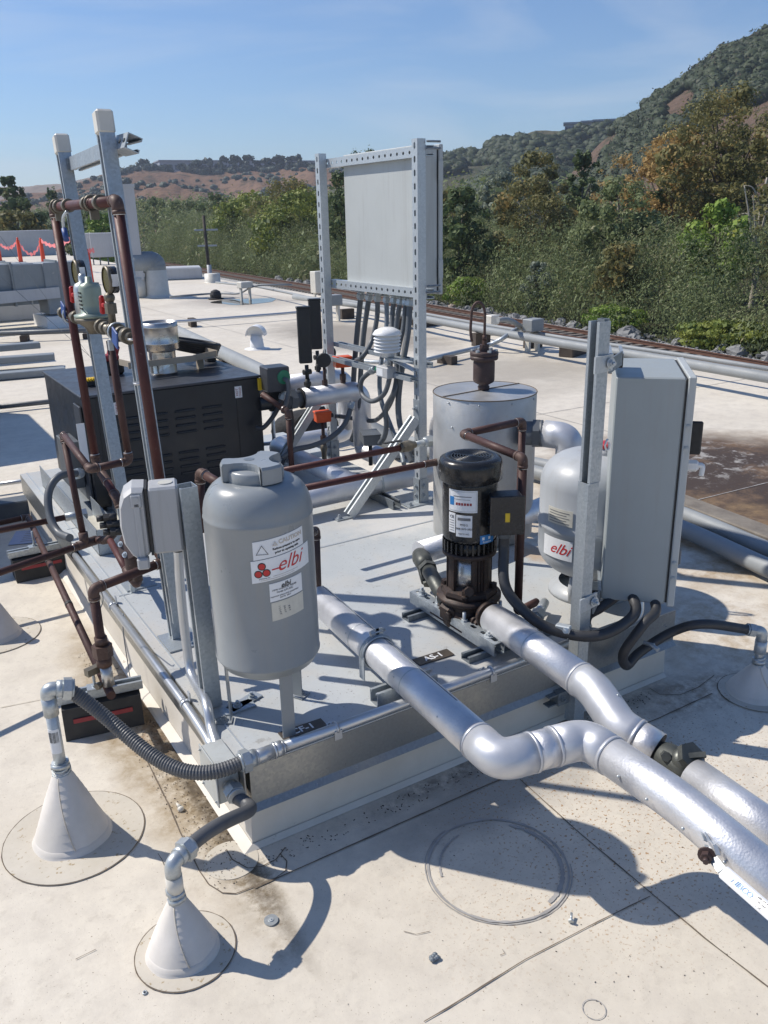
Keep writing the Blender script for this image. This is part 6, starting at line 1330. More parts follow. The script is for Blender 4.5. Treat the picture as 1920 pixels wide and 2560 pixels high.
# white screen box, panels
q = (7.355,45.816,0.000)
T = thing('equipment_screen', 'wide pale grey box at the far left edge of the roof', 'roof unit', q); obj('screen_body', MB().box((q[0]-1.1, q[1]+.8, SCH/2), (5.3, 1.6, SCH), -.02, bev=.02), 'duct_white', T)
for (x, y0, y1, w_, lb) in ((259, 655, 582, 40, 'pale grey flat panel on a thin leg, the farther right of two'), (222, 655, 585, 20, 'pale grey flat panel half hidden behind the far capped strut post')):
    b = None
for i, (b, w_, lb) in enumerate((((7.878,32.213,0.000), .82, 'pale grey upright panel on thin legs between the two capped strut posts'), ((7.464,32.783,-0.000), .5, 'pale grey upright panel partly hidden behind the farther capped strut post'))):
    T = thing('roof_panel', lb, 'panel', b, 'upright grey panels on the far roof'); z0 = .28; z1 = 1.16
    obj('panel', MB().box((b[0], b[1], (z0+z1)/2), (w_, .3, z1-z0), -.4, bev=.02), 'duct_white', T); k = MB()
    for dx in (-.15, .15): k.cyl((b[0]+dx, b[1], 0), (b[0]+dx, b[1], z0), .025, seg=8)
    obj('panel_leg', k, 'galv_dark', T)
# delineator posts and tape
posts = []
for b, zt, lb in (((5.710,37.111,-0.000), 1.02, 'orange delineator post with pink tape, second from the left'), ((6.273,35.348,0.000), 1.0, 'orange delineator post with pink tape between the duct and the far capped post'), ((5.238,39.345,0.000), .95, 'orange delineator post cut by the left edge of the photo'), ((4.782,21.499,0.000), .9, 'orange delineator post half hidden behind the far capped strut post')):
    T = thing('delineator_post', lb, 'delineator post', b, 'orange delineator posts with warning tape'); k = MB().lathe([(.11, 0), (.09, .05), (.085, .12), (.07, zt-.12), (.03, zt-.08), (.045, zt-.02), (.02, zt), (0, zt)], (b[0], b[1], 0), seg=16); obj('post', k, 'cone_orange', T); obj('base', MB().cyl((b[0], b[1], 0), (b[0], b[1], .05), .2, seg=16), 'rubber', T); posts.append((V((b[0], b[1], zt-.1))))
T = thing('warning_tape', 'sagging pink and white warning tape strung between the delineator posts', 'tape', posts[0])
k = MB()
def tape(a, b, sag):
    n = 24; a = V(a); b = V(b); vs = []
    for i in range(n+1):
        t = i/n; p = a.lerp(b, t); p.z -= sag*4*t*(1-t); w_ = .05+.03*math.sin(i*1.7)+random.uniform(0, .02); vs += [p+V((random.uniform(-.02, .02), 0, w_)), p-V((random.uniform(-.02, .02), 0, w_))]
    k.add(vs, [(2*i, 2*i+2, 2*i+3, 2*i+1) for i in range(n)])
tape(posts[2], posts[0], .3); tape(posts[0], posts[1], .55); tape(posts[1], V((5.739,27.633,1.038)), .2); tape(V((5.739,27.633,1.038)), V((6.409,27.480,0.686)), .15); obj('tape_strip', k, 'pink_tape', T)
# guy wires
for a, b, lb in (((1.456,6.190,0.000), (0.354,5.247,1.165), 'lower thin guy wire slanting past the big duct'), ((1.643,8.380,0.000), (0.688,7.219,1.422), 'thin guy wire slanting past the orange posts')):
    T = thing('guy_wire', lb, 'wire', a, 'thin guy wires'); obj('wire', MB().tube([a, b], .002, 5), 'galv_dark', T)
# unseen roof units added left of the view, sized for the shade they cast
for c, d, lb in (((-1.45, 6.12, .75), (2.1, 1.65, 1.5), 'tall unseen grey roof unit added for its shade, outside the left edge of the photo'), ((-.98, 3.12, .4), (1.1, .8, .8), 'low unseen grey roof unit added for its shade, left of the support blocks')):
    T = thing('unseen_roof_unit', lb, 'roof unit', (c[0], c[1], 0)); obj('unit_body', MB().box(c, d, bev=.03), 'duct_gray', T); obj('unit_curb', MB().box((c[0], c[1], .06), (d[0]+.1, d[1]+.1, .12)), 'duct_white', T)
# surface conduits across the roof
def floorpipe(pts, r, label, m='pvc_gray', blocks=(), name='surface_conduit', grp='conduits and pipes lying across the roof'):
    pts = [V(p) for p in pts]; T = thing(name, label, 'conduit', pts[0], grp); k = MB().tube(fil(pts, .25, 6), r, 14); obj('conduit_tube', k, m, T)
    for t in blocks:
        L = (pts[-1]-pts[0]); p = pts[0]+L*t; az = math.atan2(L.y, L.x); obj('sleeper_block', MB().box((p.x, p.y, (p.z-r)/2), (.09, .22, max(p.z-r, .02)), az), 'wood_dark', T)
    return T
floorpipe([(3.143,10.986,0.100), (3.683,10.764,0.100), (5.345,10.690,0.100), (5.807,10.822,0.100), (5.813,10.606,0.160), (5.839,10.641,0.300)], .022, 'slim conduit crossing the roof behind the flue towards the strut frame', 'emt', (.22,))
floorpipe([(0.750,11.110,0.120), (2.070,10.503,0.120), (2.677,10.406,0.100)], .035, 'slim conduit crossing behind the capped strut posts at the left', 'conduit_gray', (.3, .7))
floorpipe([(0.113,6.110,0.050), (0.832,6.030,0.050), (0.951,6.024,0.050)], .022, 'long dark channel across the roof at the left of the boiler', 'conduit_gray')
floorpipe([(-0.155,3.614,0.060), (0.328,3.567,0.060)], .013, 'thin pale conduit coming in from the left edge toward the boiler', 'emt')
floorpipe([(4.945,15.620,0.060), (5.980,15.732,0.060), (6.186,14.920,0.080), (6.157,14.306,0.250), (6.281,14.093,0.300), (6.733,13.593,0.300)], .02, 'slim conduit by the puddle climbing to a small box', 'pvc_gray')
floorpipe([(6.425,16.849,0.200), (6.602,15.039,0.200), (6.399,13.089,0.200), (6.181,11.531,0.200)], .022, 'slim conduit along the far roof edge beyond the puddle', 'pvc_gray')
floorpipe([(4.410,5.654,0.080), (5.249,5.935,0.080), (5.615,6.070,0.080), (5.648,5.894,0.160), (5.869,5.949,0.240), (6.096,5.967,0.270), (6.232,5.947,0.270)], .026, 'galvanized conduit crossing the roof behind the insulated cylinder up to a small box', 'galv', (.18,))
floorpipe([(3.869,6.432,0.060), (3.964,5.912,0.060), (4.410,5.654,0.080)], .022, 'galvanized conduit passing behind the strut frame', 'galv')
floorpipe([(6.107,12.237,0.200), (6.184,10.039,0.200), (5.922,7.877,0.200), (5.814,6.515,0.200), (5.735,5.035,0.200), (5.730,3.826,0.200), (5.704,2.999,0.200), (5.641,1.877,0.200)], .046, 'long thick grey pipe on wood blocks along the right roof edge', 'pvc_gray', (.2, .36, .55, .78))
floorpipe([(6.499,11.838,0.200), (6.359,9.375,0.200), (6.117,6.822,0.200), (6.036,5.137,0.200), (6.051,4.538,0.200), (6.068,3.546,0.200), (6.015,2.104,0.200)], .022, 'thinner grey pipe running beside the thick one along the roof edge', 'pvc_gray', (.3, .6))
floorpipe([(5.480,5.769,0.400), (5.594,5.768,0.400), (5.765,5.831,0.350), (6.106,6.011,0.200)], .03, 'short curved grey pipe by the roof edge beyond the insulated cylinder', 'pvc_gray')
for p, lb, d in (((6.027,5.800,0.300), 'small grey box on short legs at the roof edge beyond the insulated cylinder', (.20, .16, .14)), ((6.539,7.188,0.200), 'small pale box where the short curved pipe meets the roof edge', (.15, .14, .12)), ((5.696,10.014,0.320), 'small grey box on legs near the left post of the slotted frame', (.22, .2, .16)), ((7.440,13.857,0.300), 'pale square box behind the left post of the slotted frame', (.25, .2, .42)), ((6.062,14.334,0.300), 'small pale box on a post by the far roof edge', (.26, .2, .12))):
    T = thing('junction_box', lb, 'junction box', p, 'small boxes along the roof edge'); obj('box_body', MB().box((p[0], p[1], p[2]), d, .1, bev=.01), 'cap_white' if 'pale' in lb else 'pvc_gray', T); k = MB()
    for dx in (-d[0]*.35, d[0]*.35): k.box((p[0]+dx, p[1], (p[2]-d[2]/2)/2), (.035, .06, p[2]-d[2]/2), .1)
    obj('box_leg', k, 'cap_white', T)
T = thing('timber_block', 'stained timber block under the thick grey roof edge pipe', 'timber block', (6.166,5.277,0.000)); p = (6.166,5.277,0.000); obj('block', MB().box((p[0], p[1], .07), (.36, .17, .14), .35, bev=.006), 'wood_dark', T)
T = thing('timber_block', 'stained timber block farther along under the thick grey pipe near the frame', 'timber block', (6.412,8.574,0.000)); p = (6.426,8.562,0.000); obj('block', MB().box((p[0], p[1], .07), (.40, .2, .14), .3, bev=.006), 'wood_dark', T)
floorpipe([(3.135,9.875,0.090), (2.741,6.238,0.090), (2.448,4.154,0.090), (2.259,2.805,0.090)], .075, 'fat pale grey pipe running behind the boiler and header pipes', 'pvc_gray', (.35, .6))
floorpipe([(2.28, 3.1, .06), (2.694,1.866,0.060), (2.590,0.719,0.060), (2.514,0.329,0.060), (2.454,-0.151,0.060)], .042, 'near pale grey pipe of the pair beyond the tall cabinet', 'pvc_gray', (.5,))
floorpipe([(2.40, 3.1, .06), (2.848,1.930,0.060), (2.759,0.810,0.060), (2.696,0.458,0.060), (2.630,-0.049,0.060)], .038, 'far pale grey pipe of the pair beyond the tall cabinet', 'pvc_gray')
T = thing('timber_plank', 'weathered grey timber plank lying beside the pair of pipes at the right', 'timber plank', (3.025,1.092,-0.000)); a = V((2.923,1.226,0.040)); b = V((2.824,0.357,0.040)); obj('plank', MB().bar(a, b, .13, .09, bev=.006), 'wood', T)
# strut lengths stacked at the left
for i, (a, b, z, lb) in enumerate((((0.322,7.852,0.000), (1.194,7.744,0.000), .04, 'lowest and longest dark steel channel of the stack at the left edge'), ((0.407,8.532,0.000), (1.220,8.373,0.000), .11, 'middle dark steel channel of the stack at the left edge'), ((0.464,8.986,0.000), (1.178,8.947,0.000), .18, 'top and shortest grey steel channel of the stack at the left edge'))):
    T = thing('steel_channel', lb, 'steel channel', a, 'stacked steel channels'); a = V(a); b = V(b); obj('channel', MB().bar(a+V((0, 0, z)), b+V((0, 0, z)), .16, .07, bev=.008), 'duct_gray', T)
T = thing('steel_channel', 'dark channel lying on the roof beyond the support blocks at the left', 'steel channel', (-0.125,3.284,0.000)); a = V((-0.261,3.126,0.050)); b = V((0.105,3.096,0.050)); obj('channel', MB().bar(a, b, .12, .10, bev=.006), 'conduit_gray', T)
T = thing('tool_bag', 'black fabric tool bag lying on the roof behind the diagonal brace', 'bag', (1.885,3.470,0.000)); p = (1.957,3.580,0.000); k = MB().sphere((p[0], p[1], .12), .2, 14, 10, (1.3, .8, .62)); k.tube([(p[0]-.14, p[1]-.1, .17), (p[0]-.05, p[1]-.14, .27), (p[0]+.08, p[1]-.14, .27), (p[0]+.14, p[1]-.1, .17)], .014, 8); obj('bag_body', k, 'cloth_black', T)
T = thing('roof_hump', 'black round pipe stub on the far roof beside the elbow duct', 'roof vent', (6.843,24.067,0.000)); p = (6.311,22.272,0.000); obj('stub', MB().lathe([(.45, 0), (.45, .16), (.2, .18), (.2, .4), (0, .42)], (p[0], p[1], 0), seg=20), 'rubber', T)
T = thing('roof_curb', 'low white curb on the far roof behind the elbow duct', 'curb', (6.225,19.355,0.000)); p = (6.693,20.762,0.000); obj('curb_box', MB().box((p[0]+.2, p[1]+1.2, .16), (2.0, 1.0, .32), -.3, bev=.03), 'duct_white', T)
# the unseen roof units above are added to shade the left side of the roof
# ---------------------------------------------------------------- railway and ground beyond
GZ = -3.5
gx = MB(); gx.v = [(-1200, -400, GZ-.9), (1500, -400, GZ-.9), (1500, 1900, GZ-.9), (-1200, 1900, GZ-.9)]; gx.f = [(0, 1, 2, 3)]; gx.sm = [False]; struct('ground', gx, 'valley_floor')
def rx_(y): # centre line of the track
    return 23.85+.125*(y-14)-.00032*(y-14)**2 if y < 160 else 23.85+.125*146-.00032*146**2+(y-160)*.03
ys = [-40, -20, -5]+list(range(0, 160, 5))+list(range(160, 420, 20))
k = MB(); 
for i, y in enumerate(ys):
    x = rx_(y); k.v += [(x-9.5, y, GZ-.85), (x-3.2, y, GZ-.45), (x-2.0, y, GZ-.02), (x+2.0, y, GZ-.02), (x+3.4, y, GZ-.5), (x+4.2, y, GZ-.88)]
for i in range(len(ys)-1):
    for j in range(5): a = i*6+j; k.f.append((a, a+1, a+7, a+6)); k.sm.append(True)
struct('ballast_bed', k, 'ballast')
TK = thing('railway_track', 'single rusty railway track on pale ballast along the far side of the roof', 'railway track', (23.5, 14, GZ))
for sgn in (-1, 1):
    k = MB()
    for (w_, h0_, h1_) in ((.07, .12, .155), (.02, .02, .12), (.13, .005, .02)):
        vs = []
        for y in ys:
            x = rx_(y)+sgn*.7525
            for dx, dz in ((-w_/2, h0_), (w_/2, h0_), (w_/2, h1_), (-w_/2, h1_)): vs.append((x+dx, y, GZ+.05+dz))
        k.add(vs, [(i*4+j, i*4+(j+1) % 4, (i+1)*4+(j+1) % 4, (i+1)*4+j) for i in range(len(ys)-1) for j in range(4)])
    obj('rail', k, 'rust_rail', TK)
y = 6.5; sl = None; far = MB(); n_ = 0
while y < 150:
    if n_ < 98:
        if sl is None:
            me = MB().box((0, 0, 0), (2.6, .24, .12), bev=.015).mesh('sleeper'); me.materials.append(SM['pvc_gray'] if False else SM['wood'])
            sl = True
        o = bpy.data.objects.new('sleeper', me); COL.objects.link(o); o.parent = TK; o.matrix_parent_inverse = Matrix.Translation(-V(TK.location)); o.location = (rx_(y), y, GZ-.0); o.rotation_euler = (0, 0, -.09)
    else: far.box((rx_(y), y, GZ), (2.6, .24, .12), -.05)
    n_ += 1; y += .62
o = obj('far_sleepers', far, 'wood', TK); o['kind'] = 'stuff'
# boulders beyond the track
rocks = []
def rockmesh(seed, m):
    r_ = random.Random(seed); k = MB().sphere((0, 0, 0), 1, 9, 6, smooth=False); k.v = [(x*(1+r_.uniform(-.28, .28)), y*(1+r_.uniform(-.28, .28)), z*(1+r_.uniform(-.25, .25))) for x, y, z in k.v]
    me = k.mesh('boulder'); me.materials.append(SM[m]); return me
RM = [rockmesh(i, 'rock_tan' if i == 3 else 'rock') for i in range(5)]
tone = ['grey', 'pale grey', 'rounded grey', 'tan', 'angular grey']
y = 7.; i = 0
while y < 75:
    x = rx_(y)+random.uniform(3.6, 4.8); s_ = random.uniform(.16, .36)*(1.5 if random.random() < .15 else 1); kk = random.choice((0, 1, 2, 4, 0, 1, 2, 3)) if True else 0
    o = bpy.data.objects.new('boulder', RM[kk]); COL.objects.link(o); o.location = (x, y, GZ-.45+s_*.25); o.scale = (s_*1.2, s_*1.1, s_*.75); o.rotation_euler = (random.uniform(-.3, .3), random.uniform(-.3, .3), random.uniform(0, 6))
    tag(o, 'riprap boulder in the row between the railway track and the scrub', 'boulder', 'riprap boulders beside the railway'); y += random.uniform(.5, 2.2); i += 1
# small ballast-side rubble, countless
k = MB()
for i in range(2200):
    y = random.uniform(5, 70); x = rx_(y)+random.uniform(3.0, 5.2); s_ = random.uniform(.05, .14); k.box((x, y, GZ-.5+random.uniform(-.1, .1)), (s_*1.4, s_, s_*.9), random.uniform(0, 3))
o = struct('rubble', k, 'rock', 'stuff'); o['label'] = 'fine grey rubble strewn beyond the railway track'; o['category'] = 'rubble'
k = MB()
for i in range(2500):
    y = random.uniform(4, 45); x = rx_(y)+random.uniform(-7, 2.6); s_ = random.uniform(.04, .09)
    if abs(abs(x-rx_(y))-.75) < .15: continue
    k.box((x, y, GZ+.0 if abs(x-rx_(y)) < 2 else GZ-.45+.0), (s_*1.4, s_, s_*.9), random.uniform(0, 3))
o = struct('ballast_stones', k, 'rock', 'stuff'); o['label'] = 'loose pale ballast stones on the track bed'; o['category'] = 'ballast'

# ---------------------------------------------------------------- vegetation
def leaves(name, centers, radii, n, size, m, elong=1.6, upright=.3, parent=None, shell=.45, seed=None, tintk=None):
    """n leaf faces scattered in overlapping clumps; centers Nx3, radii Nx3; colour attribute varies by clump and leaf."""
    C_ = np.asarray(centers, float); Rr = np.asarray(radii, float)
    w = (Rr[:, 0]*Rr[:, 1]+Rr[:, 0]*Rr[:, 2]); w = w/w.sum(); ids = rng.choice(len(C_), n, p=w)
    d = rng.normal(size=(n, 3)); d /= np.linalg.norm(d, axis=1)[:, None]; rad = shell+(1-shell)*rng.random(n)**.6; rad *= 1+.18*rng.normal(size=n)
    P = C_[ids]+d*rad[:, None]*Rr[ids]
    u = rng.normal(size=(n, 3)); u[:, 2] = u[:, 2]*(1-upright)+upright*2.2*np.sign(rng.random(n)-.15); u -= .8*(u*d).sum(1)[:, None]*d; u /= np.linalg.norm(u, axis=1)[:, None]
    v = np.cross(u, d+.42*rng.normal(size=(n, 3))); v /= np.linalg.norm(v, axis=1)[:, None]+1e-9
    csz = .65+1.0*rng.random(len(C_))**1.6; s = size*(0.5+.9*rng.random(n))*csz[ids]; L = s*elong; Wd = s
    a = P-u*L[:, None]/2; b = P+u*L[:, None]/2; mid = P+v*Wd[:, None]/2; mid2 = P-v*Wd[:, None]/2
    verts = np.stack([a, mid, b, mid2], 1).reshape(-1, 3)
    me = bpy.data.meshes.new(name); me.vertices.add(4*n); me.vertices.foreach_set('co', verts.ravel())
    me.loops.add(4*n); me.loops.foreach_set('vertex_index', np.arange(4*n, dtype=np.int32)); me.polygons.add(n)
    me.polygons.foreach_set('loop_start', np.arange(0, 4*n, 4, dtype=np.int32)); me.update(calc_edges=True)
    ct = rng.random(len(C_)); ck = rng.random(len(C_)); t = np.zeros((n, 4)); t[:, 0] = np.clip(.65*ct[ids]+.35*rng.random(n), 0, 1); t[:, 1] = np.clip(.5*ck[ids]+.5*rng.random(n), 0, 1); t[:, 3] = 1
    at_ = me.color_attributes.new('tint', 'FLOAT_COLOR', 'CORNER'); at_.data.foreach_set('color', np.repeat(t, 4, 0).ravel())
    return obj(name, me, m, parent)
def tree(X, Y, zt, rad, kind, label, cat='tree', group=None, zb=-4.1, n=3500, size=.26, flat=.62, trunkm='bark', low=.25, nclump=60, limbs=7, lean=0., cw=.5, vis=True):
    T = thing('tree', label, cat, (X, Y, zb), group)
    H = zt-zb; cz = zb+H*(low+(1-low)/2); rz = H*(1-low)/2; cs = []; rs = []
    for i in range(nclump):
        d = rng.normal(size=3); d /= np.linalg.norm(d); q = rng.random()**.45*.80
        c = np.array([X+lean, Y, cz])+d*(rng.random()**.4*.92)*np.array([rad*1.25, rad*1.25, rz]); cs.append(c)
        k = rng.uniform(.13, .34)*cw/.5; rs.append([rad*k, rad*k, min(rad, rz)*k*flat/.62*.8])
    # clumps reaching the silhouette top
    for i in range(6): a = rng.uniform(0, 6.28); cs.append(np.array([X+lean+rad*.35*math.cos(a), Y+rad*.35*math.sin(a), zt-rz*.22])); rs.append([rad*.22, rad*.22, rz*.18])
    k = MB(); base = V((X, Y, zb)); topp = V((X+lean, Y, zb+H*.72)); r0 = max(.08, H*.022)
    pts = [base, base.lerp(topp, .3)+V((rng.uniform(-.1, .1), rng.uniform(-.1, .1), 0)), base.lerp(topp, .65)+V((rng.uniform(-.2, .2), rng.uniform(-.2, .2), 0)), topp]
    k.tube(spl(pts, 4), [r0*(1-.8*i/12) for i in range(13)], 8)
    for i in range(limbs):
        t = rng.uniform(.25, .85); p = V(pts[0]).lerp(topp, t); c = V(cs[rng.integers(len(cs))]); q = p.lerp(c, .55)+V((0, 0, H*.04)); k.tube(spl([p, q, c], 4), [r0*.5*(1-t*.5)*(1-.75*j/8) for j in range(9)], 6)
    obj('trunk', k, trunkm, T)
    leaves('crown', cs, rs, n, size, 'leaf_'+kind, 1.3, .1, T)
    return T
# willow scrub: one mass that nobody could count
cs = []; rs = []
for i in range(2400):
    y = rng.uniform(2, 130); dx = rng.uniform(0, 1)**1.35*30; x = rx_(y)+4.9+dx
    topz = GZ-.6+min(4.4, 1.3+dx*.75)+rng.uniform(-.7, .7)+(.02*max(0, y-15))
    r = rng.uniform(.8, 1.7); h = r*rng.uniform(.8, 1.5)
    if dx < 2.2: r *= .75; h *= .7
    cs.append((x, y, topz-h*.9)); rs.append((r, r, h))
    if dx < 7: cs.append((x-.3, y, (topz-h+GZ-.8)/2+.2)); rs.append((r, r, (topz-h-GZ+.8)/2+.3))
leaves('willow_scrub', cs, rs, 820000, .050, 'leaf_scrub', 2.9, .5, None, .5)
o = bpy.data.objects['willow_scrub']; o['kind'] = 'stuff'; o['label'] = 'dense grey green willow scrub filling the valley beyond the railway'; o['category'] = 'scrub'
# farther continuing wood beyond the scrub
cs = []; rs = []
for i in range(900):
    y = rng.uniform(60, 330); dx = rng.uniform(0, 1)*60; x = rx_(y)+6+dx; r = rng.uniform(2, 4.5); topz = GZ-1+5+min(4.5, dx*.3)+rng.uniform(-1, 1.2)+min(3, .012*(y-60)); cs.append((x, y, topz-r)); rs.append((r, r, r*.9))
    if dx < 14: cs.append((x-1, y, topz-2*r)); rs.append((r, r, r*1.2))
for i in range(500):
    y = rng.uniform(180, 420); x = rng.uniform(-140, 40); r = rng.uniform(3, 6); topz = rng.uniform(2.2, 5.0); cs.append((x, y, topz-r)); rs.append((r, r, r)); cs.append((x, y-2, topz-2.2*r)); rs.append((r, r, r))
leaves('far_wood', cs, rs, 220000, .30, 'leaf_scrub', 1.6, .3, None, .55)
o = bpy.data.objects['far_wood']; o['kind'] = 'stuff'; o['label'] = 'far off dark green wood along the railway and across the valley'; o['category'] = 'wood'
cs = []; rs = []
for i in range(500):   # backing of leafy mass between the scrub and the hills on the right
    y = rng.uniform(0, 70); x = rng.uniform(58, 95)+.2*y; r = rng.uniform(2, 4); topz = rng.uniform(-1.0, 2.0); cs.append((x, y, topz-r)); rs.append((r, r, r))
leaves('valley_wood', cs, rs, 110000, .28, 'leaf_olive', 1.4, .3, None, .55)
o = bpy.data.objects['valley_wood']; o['kind'] = 'stuff'; o['label'] = 'mixed olive green wood at the foot of the right hill'; o['category'] = 'wood'
TL_ = [
 # top point, radius, kind, leaves, leaf size, label, options
 ((46.546,38.560,6.642), 2.72, 'orange', 12000, .15, 'tall autumn orange sycamore with a pale trunk rising in front of the brown hill', dict(trunkm='bark_pale', low=.28, nclump=170, limbs=24, cw=.36)),
 ((44.495,49.196,5.936), 2.27, 'olive', 3800, .16, 'smaller rusty brown sycamore, top left of the dark olive tree, right of the high cabinet', dict(trunkm='bark_pale', low=.35, nclump=100, limbs=14, cw=.3)),
 ((38.887,43.474,3.790), 2.51, 'olive', 8500, .15, 'wide olive brown tree right of the high cabinet, below the rusty sycamore', dict(low=.1)),
 ((34.162,44.730,3.306), 1.82, 'dark', 5200, .2, 'round dark green tree directly right of the high cabinet', dict(low=.1, cw=.6)),
 ((50.332,59.993,5.097), 2.29, 'silver', 3600, .26, 'pale grey green tree between the dark round tree and the rusty sycamore', dict(low=.2)),
 ((53.874,54.124,6.456), 1.56, 'dark', 3400, .26, 'narrow dark green tree in the notch below the ridge buildings', dict(low=.2)),
 ((50.184,46.473,5.686), 1.60, 'orange', 1500, .13, 'sparse rusty tree just left of the tall orange sycamore', dict(trunkm='bark_pale', low=.35, limbs=10, cw=.4)),
 ((37.285,33.915,3.336), 2.18, 'scrub', 7500, .17, 'broad feathery willow below the sparse rusty tree', dict(low=.12)),
 ((45.327,33.715,8.432), 3.31, 'olive', 15000, .15, 'very tall dark olive tree at the right edge of the photo', dict(low=.3, nclump=190, limbs=20, cw=.36)),
 ((41.899,28.255,5.789), 1.73, 'olive', 2600, .13, 'thin pale limbed olive tree cut by the right edge of the photo', dict(trunkm='bark_pale', low=.2, limbs=9, cw=.4)),
 ((37.415,27.599,1.921), 1.51, 'bright', 5200, .19, 'bright green leafy bush under the very tall olive tree', dict(low=.15, cw=.6)),
 ((50.611,39.928,5.069), 1.89, 'dark', 3800, .24, 'dark green tree tucked between the orange sycamore and the very tall olive tree', dict(low=.2)),
 ((45.946,39.252,2.884), 1.77, 'dark', 3400, .22, 'dark low tree at the base of the tall orange sycamore', dict(low=.1)),
 ((44.102,74.105,7.930), 2.43, 'dark', 3600, .26, 'tall dark tree whose top shows above the high cabinet', dict(low=.2)),
 ((42.416,65.755,6.805), 1.83, 'dark', 2800, .26, 'dark tree mostly hidden behind the high cabinet', dict(low=.2)),
 ((39.591,69.780,5.530), 2.42, 'dark', 4200, .2, 'dark green tree seen through the left side of the slotted frame', dict(low=.15)),
 ((41.379,56.798,3.474), 1.37, 'olive', 2600, .24, 'brownish tree beside the right post of the slotted frame', dict(low=.2)),
 ((43.479,90.290,5.793), 3.89, 'olive', 6500, .2, 'dark brownish tree behind the yellow vines left of the slotted frame', dict(low=.2)),
 ((40.289,80.720,4.101), 3.86, 'yellow', 9000, .22, 'yellow green vine covered tree left of the slotted frame', dict(low=.1, cw=.6)),
 ((44.489,100.830,4.433), 5.07, 'yellow', 9000, .26, 'yellow green tree second left of the slotted frame', dict(low=.1, cw=.6)),
 ((47.542,116.909,4.124), 3.78, 'olive', 5000, .18, 'small yellow topped tree right of the utility pole', dict(low=.2, cw=.6)),
 ((50.916,130.634,5.727), 2.57, 'dark', 2200, .3, 'dark conifer like tree directly behind the utility pole', dict(low=.2)),
 ((51.223,147.568,5.007), 4.51, 'scrub', 4200, .24, 'grey green tree left of the utility pole', dict(low=.1)),
 ((49.852,158.554,5.853), 3.84, 'scrub', 3200, .26, 'grey green tree just right of the exhaust stack', dict(low=.1)),
 ((23.888,95.265,2.664), 1.81, 'bright', 2400, .28, 'light green tree between the two capped strut posts', dict(low=.1)),
 ((25.607,110.284,3.470), 3.29, 'dark', 3000, .34, 'dark green trees between the duct and the far capped post', dict(low=.1)),
 ((29.378,145.285,6.897), 1.43, 'dark', 1200, .36, 'slim cypress like tree just left of the far capped post', dict(low=.05)),
 ((18.689,116.751,7.236), 1.60, 'dark', 2000, .3, 'eucalyptus with an airy crown at the far left edge', dict(low=.5, limbs=12, cw=.45)),
 ((17.981,106.731,4.561), 2.51, 'dark', 3600, .3, 'broad dark tree at the far left below the eucalyptus', dict(low=.15)),
 ((13.027,82.212,2.891), 2.35, 'olive', 3600, .26, 'olive yellow tree at the far left above the pale roof box', dict(low=.1)),
 ((33.188,42.960,-2.209), 1.28, 'bright', 4200, .12, 'bright green bush behind the railway, left of the copper vent tube', dict(low=.0, cw=.6)),
 ((17.600,20.878,-2.651) , 0.41, 'bright', 1, .14, '', None),
 ((17.877,21.936,-0.910), 0.60, 'bright', 3600, .11, 'bright green bush by the track, right of the frame', None),
 ((30.729,27.749,-2.810), 1.23, 'bright', 7000, .10, 'bright green bush by the boulders left of the strut post top', dict(low=.0, cw=.6)),
 ((30.104,20.680,-2.817), 1.72, 'yellow', 9000, .10, 'yellowish green bush behind the boulders at the far right', dict(low=.0, cw=.6)),
 ((32.008,34.875,-0.942), 0.79, 'silver', 4200, .09, 'tall silvery willow among the scrub left of the near strut post', dict(low=.0)),
 ((33.031,29.680,0.129), 1.31, 'olive', 3600, .13, 'brownish shrub patch in the middle of the scrub, above the tall cabinet', dict(low=.0)),
]
for p, rad, kind, n_, sz, lb, op in TL_:
    if op is None: continue
    tree(p[0], p[1], p[2], rad, kind, lb, 'shrub' if 'bush' in lb or 'shrub' in lb or 'clump' in lb else 'tree', 'trees and bushes beyond the railway', n=n_, size=sz, **op)
# utility pole
p = (22.448,60.153,-4.429); zt_ = (22.857,59.999,1.852)[2]
T = thing('utility_pole', 'lone slender utility pole with two short crossarms among the trees', 'utility pole', (p[0], p[1], -4))
k = MB().cyl((p[0], p[1], -4), (p[0]-.1, p[1], zt_), .14, .10, seg=10); obj('pole', k, 'wood_dark', T); obj('crossarm', MB().box((p[0], p[1], zt_-1.0), (1.7, .12, .12), -.5), 'duct_white', T); obj('crossarm', MB().box((p[0], p[1], zt_-2.1), (1.4, .12, .12), -.5), 'duct_white', T)
k = MB().cyl((p[0], p[1], -4), (p[0], p[1], -1.6), .17, seg=10); obj('pole_wrap', k, 'duct_white', T)

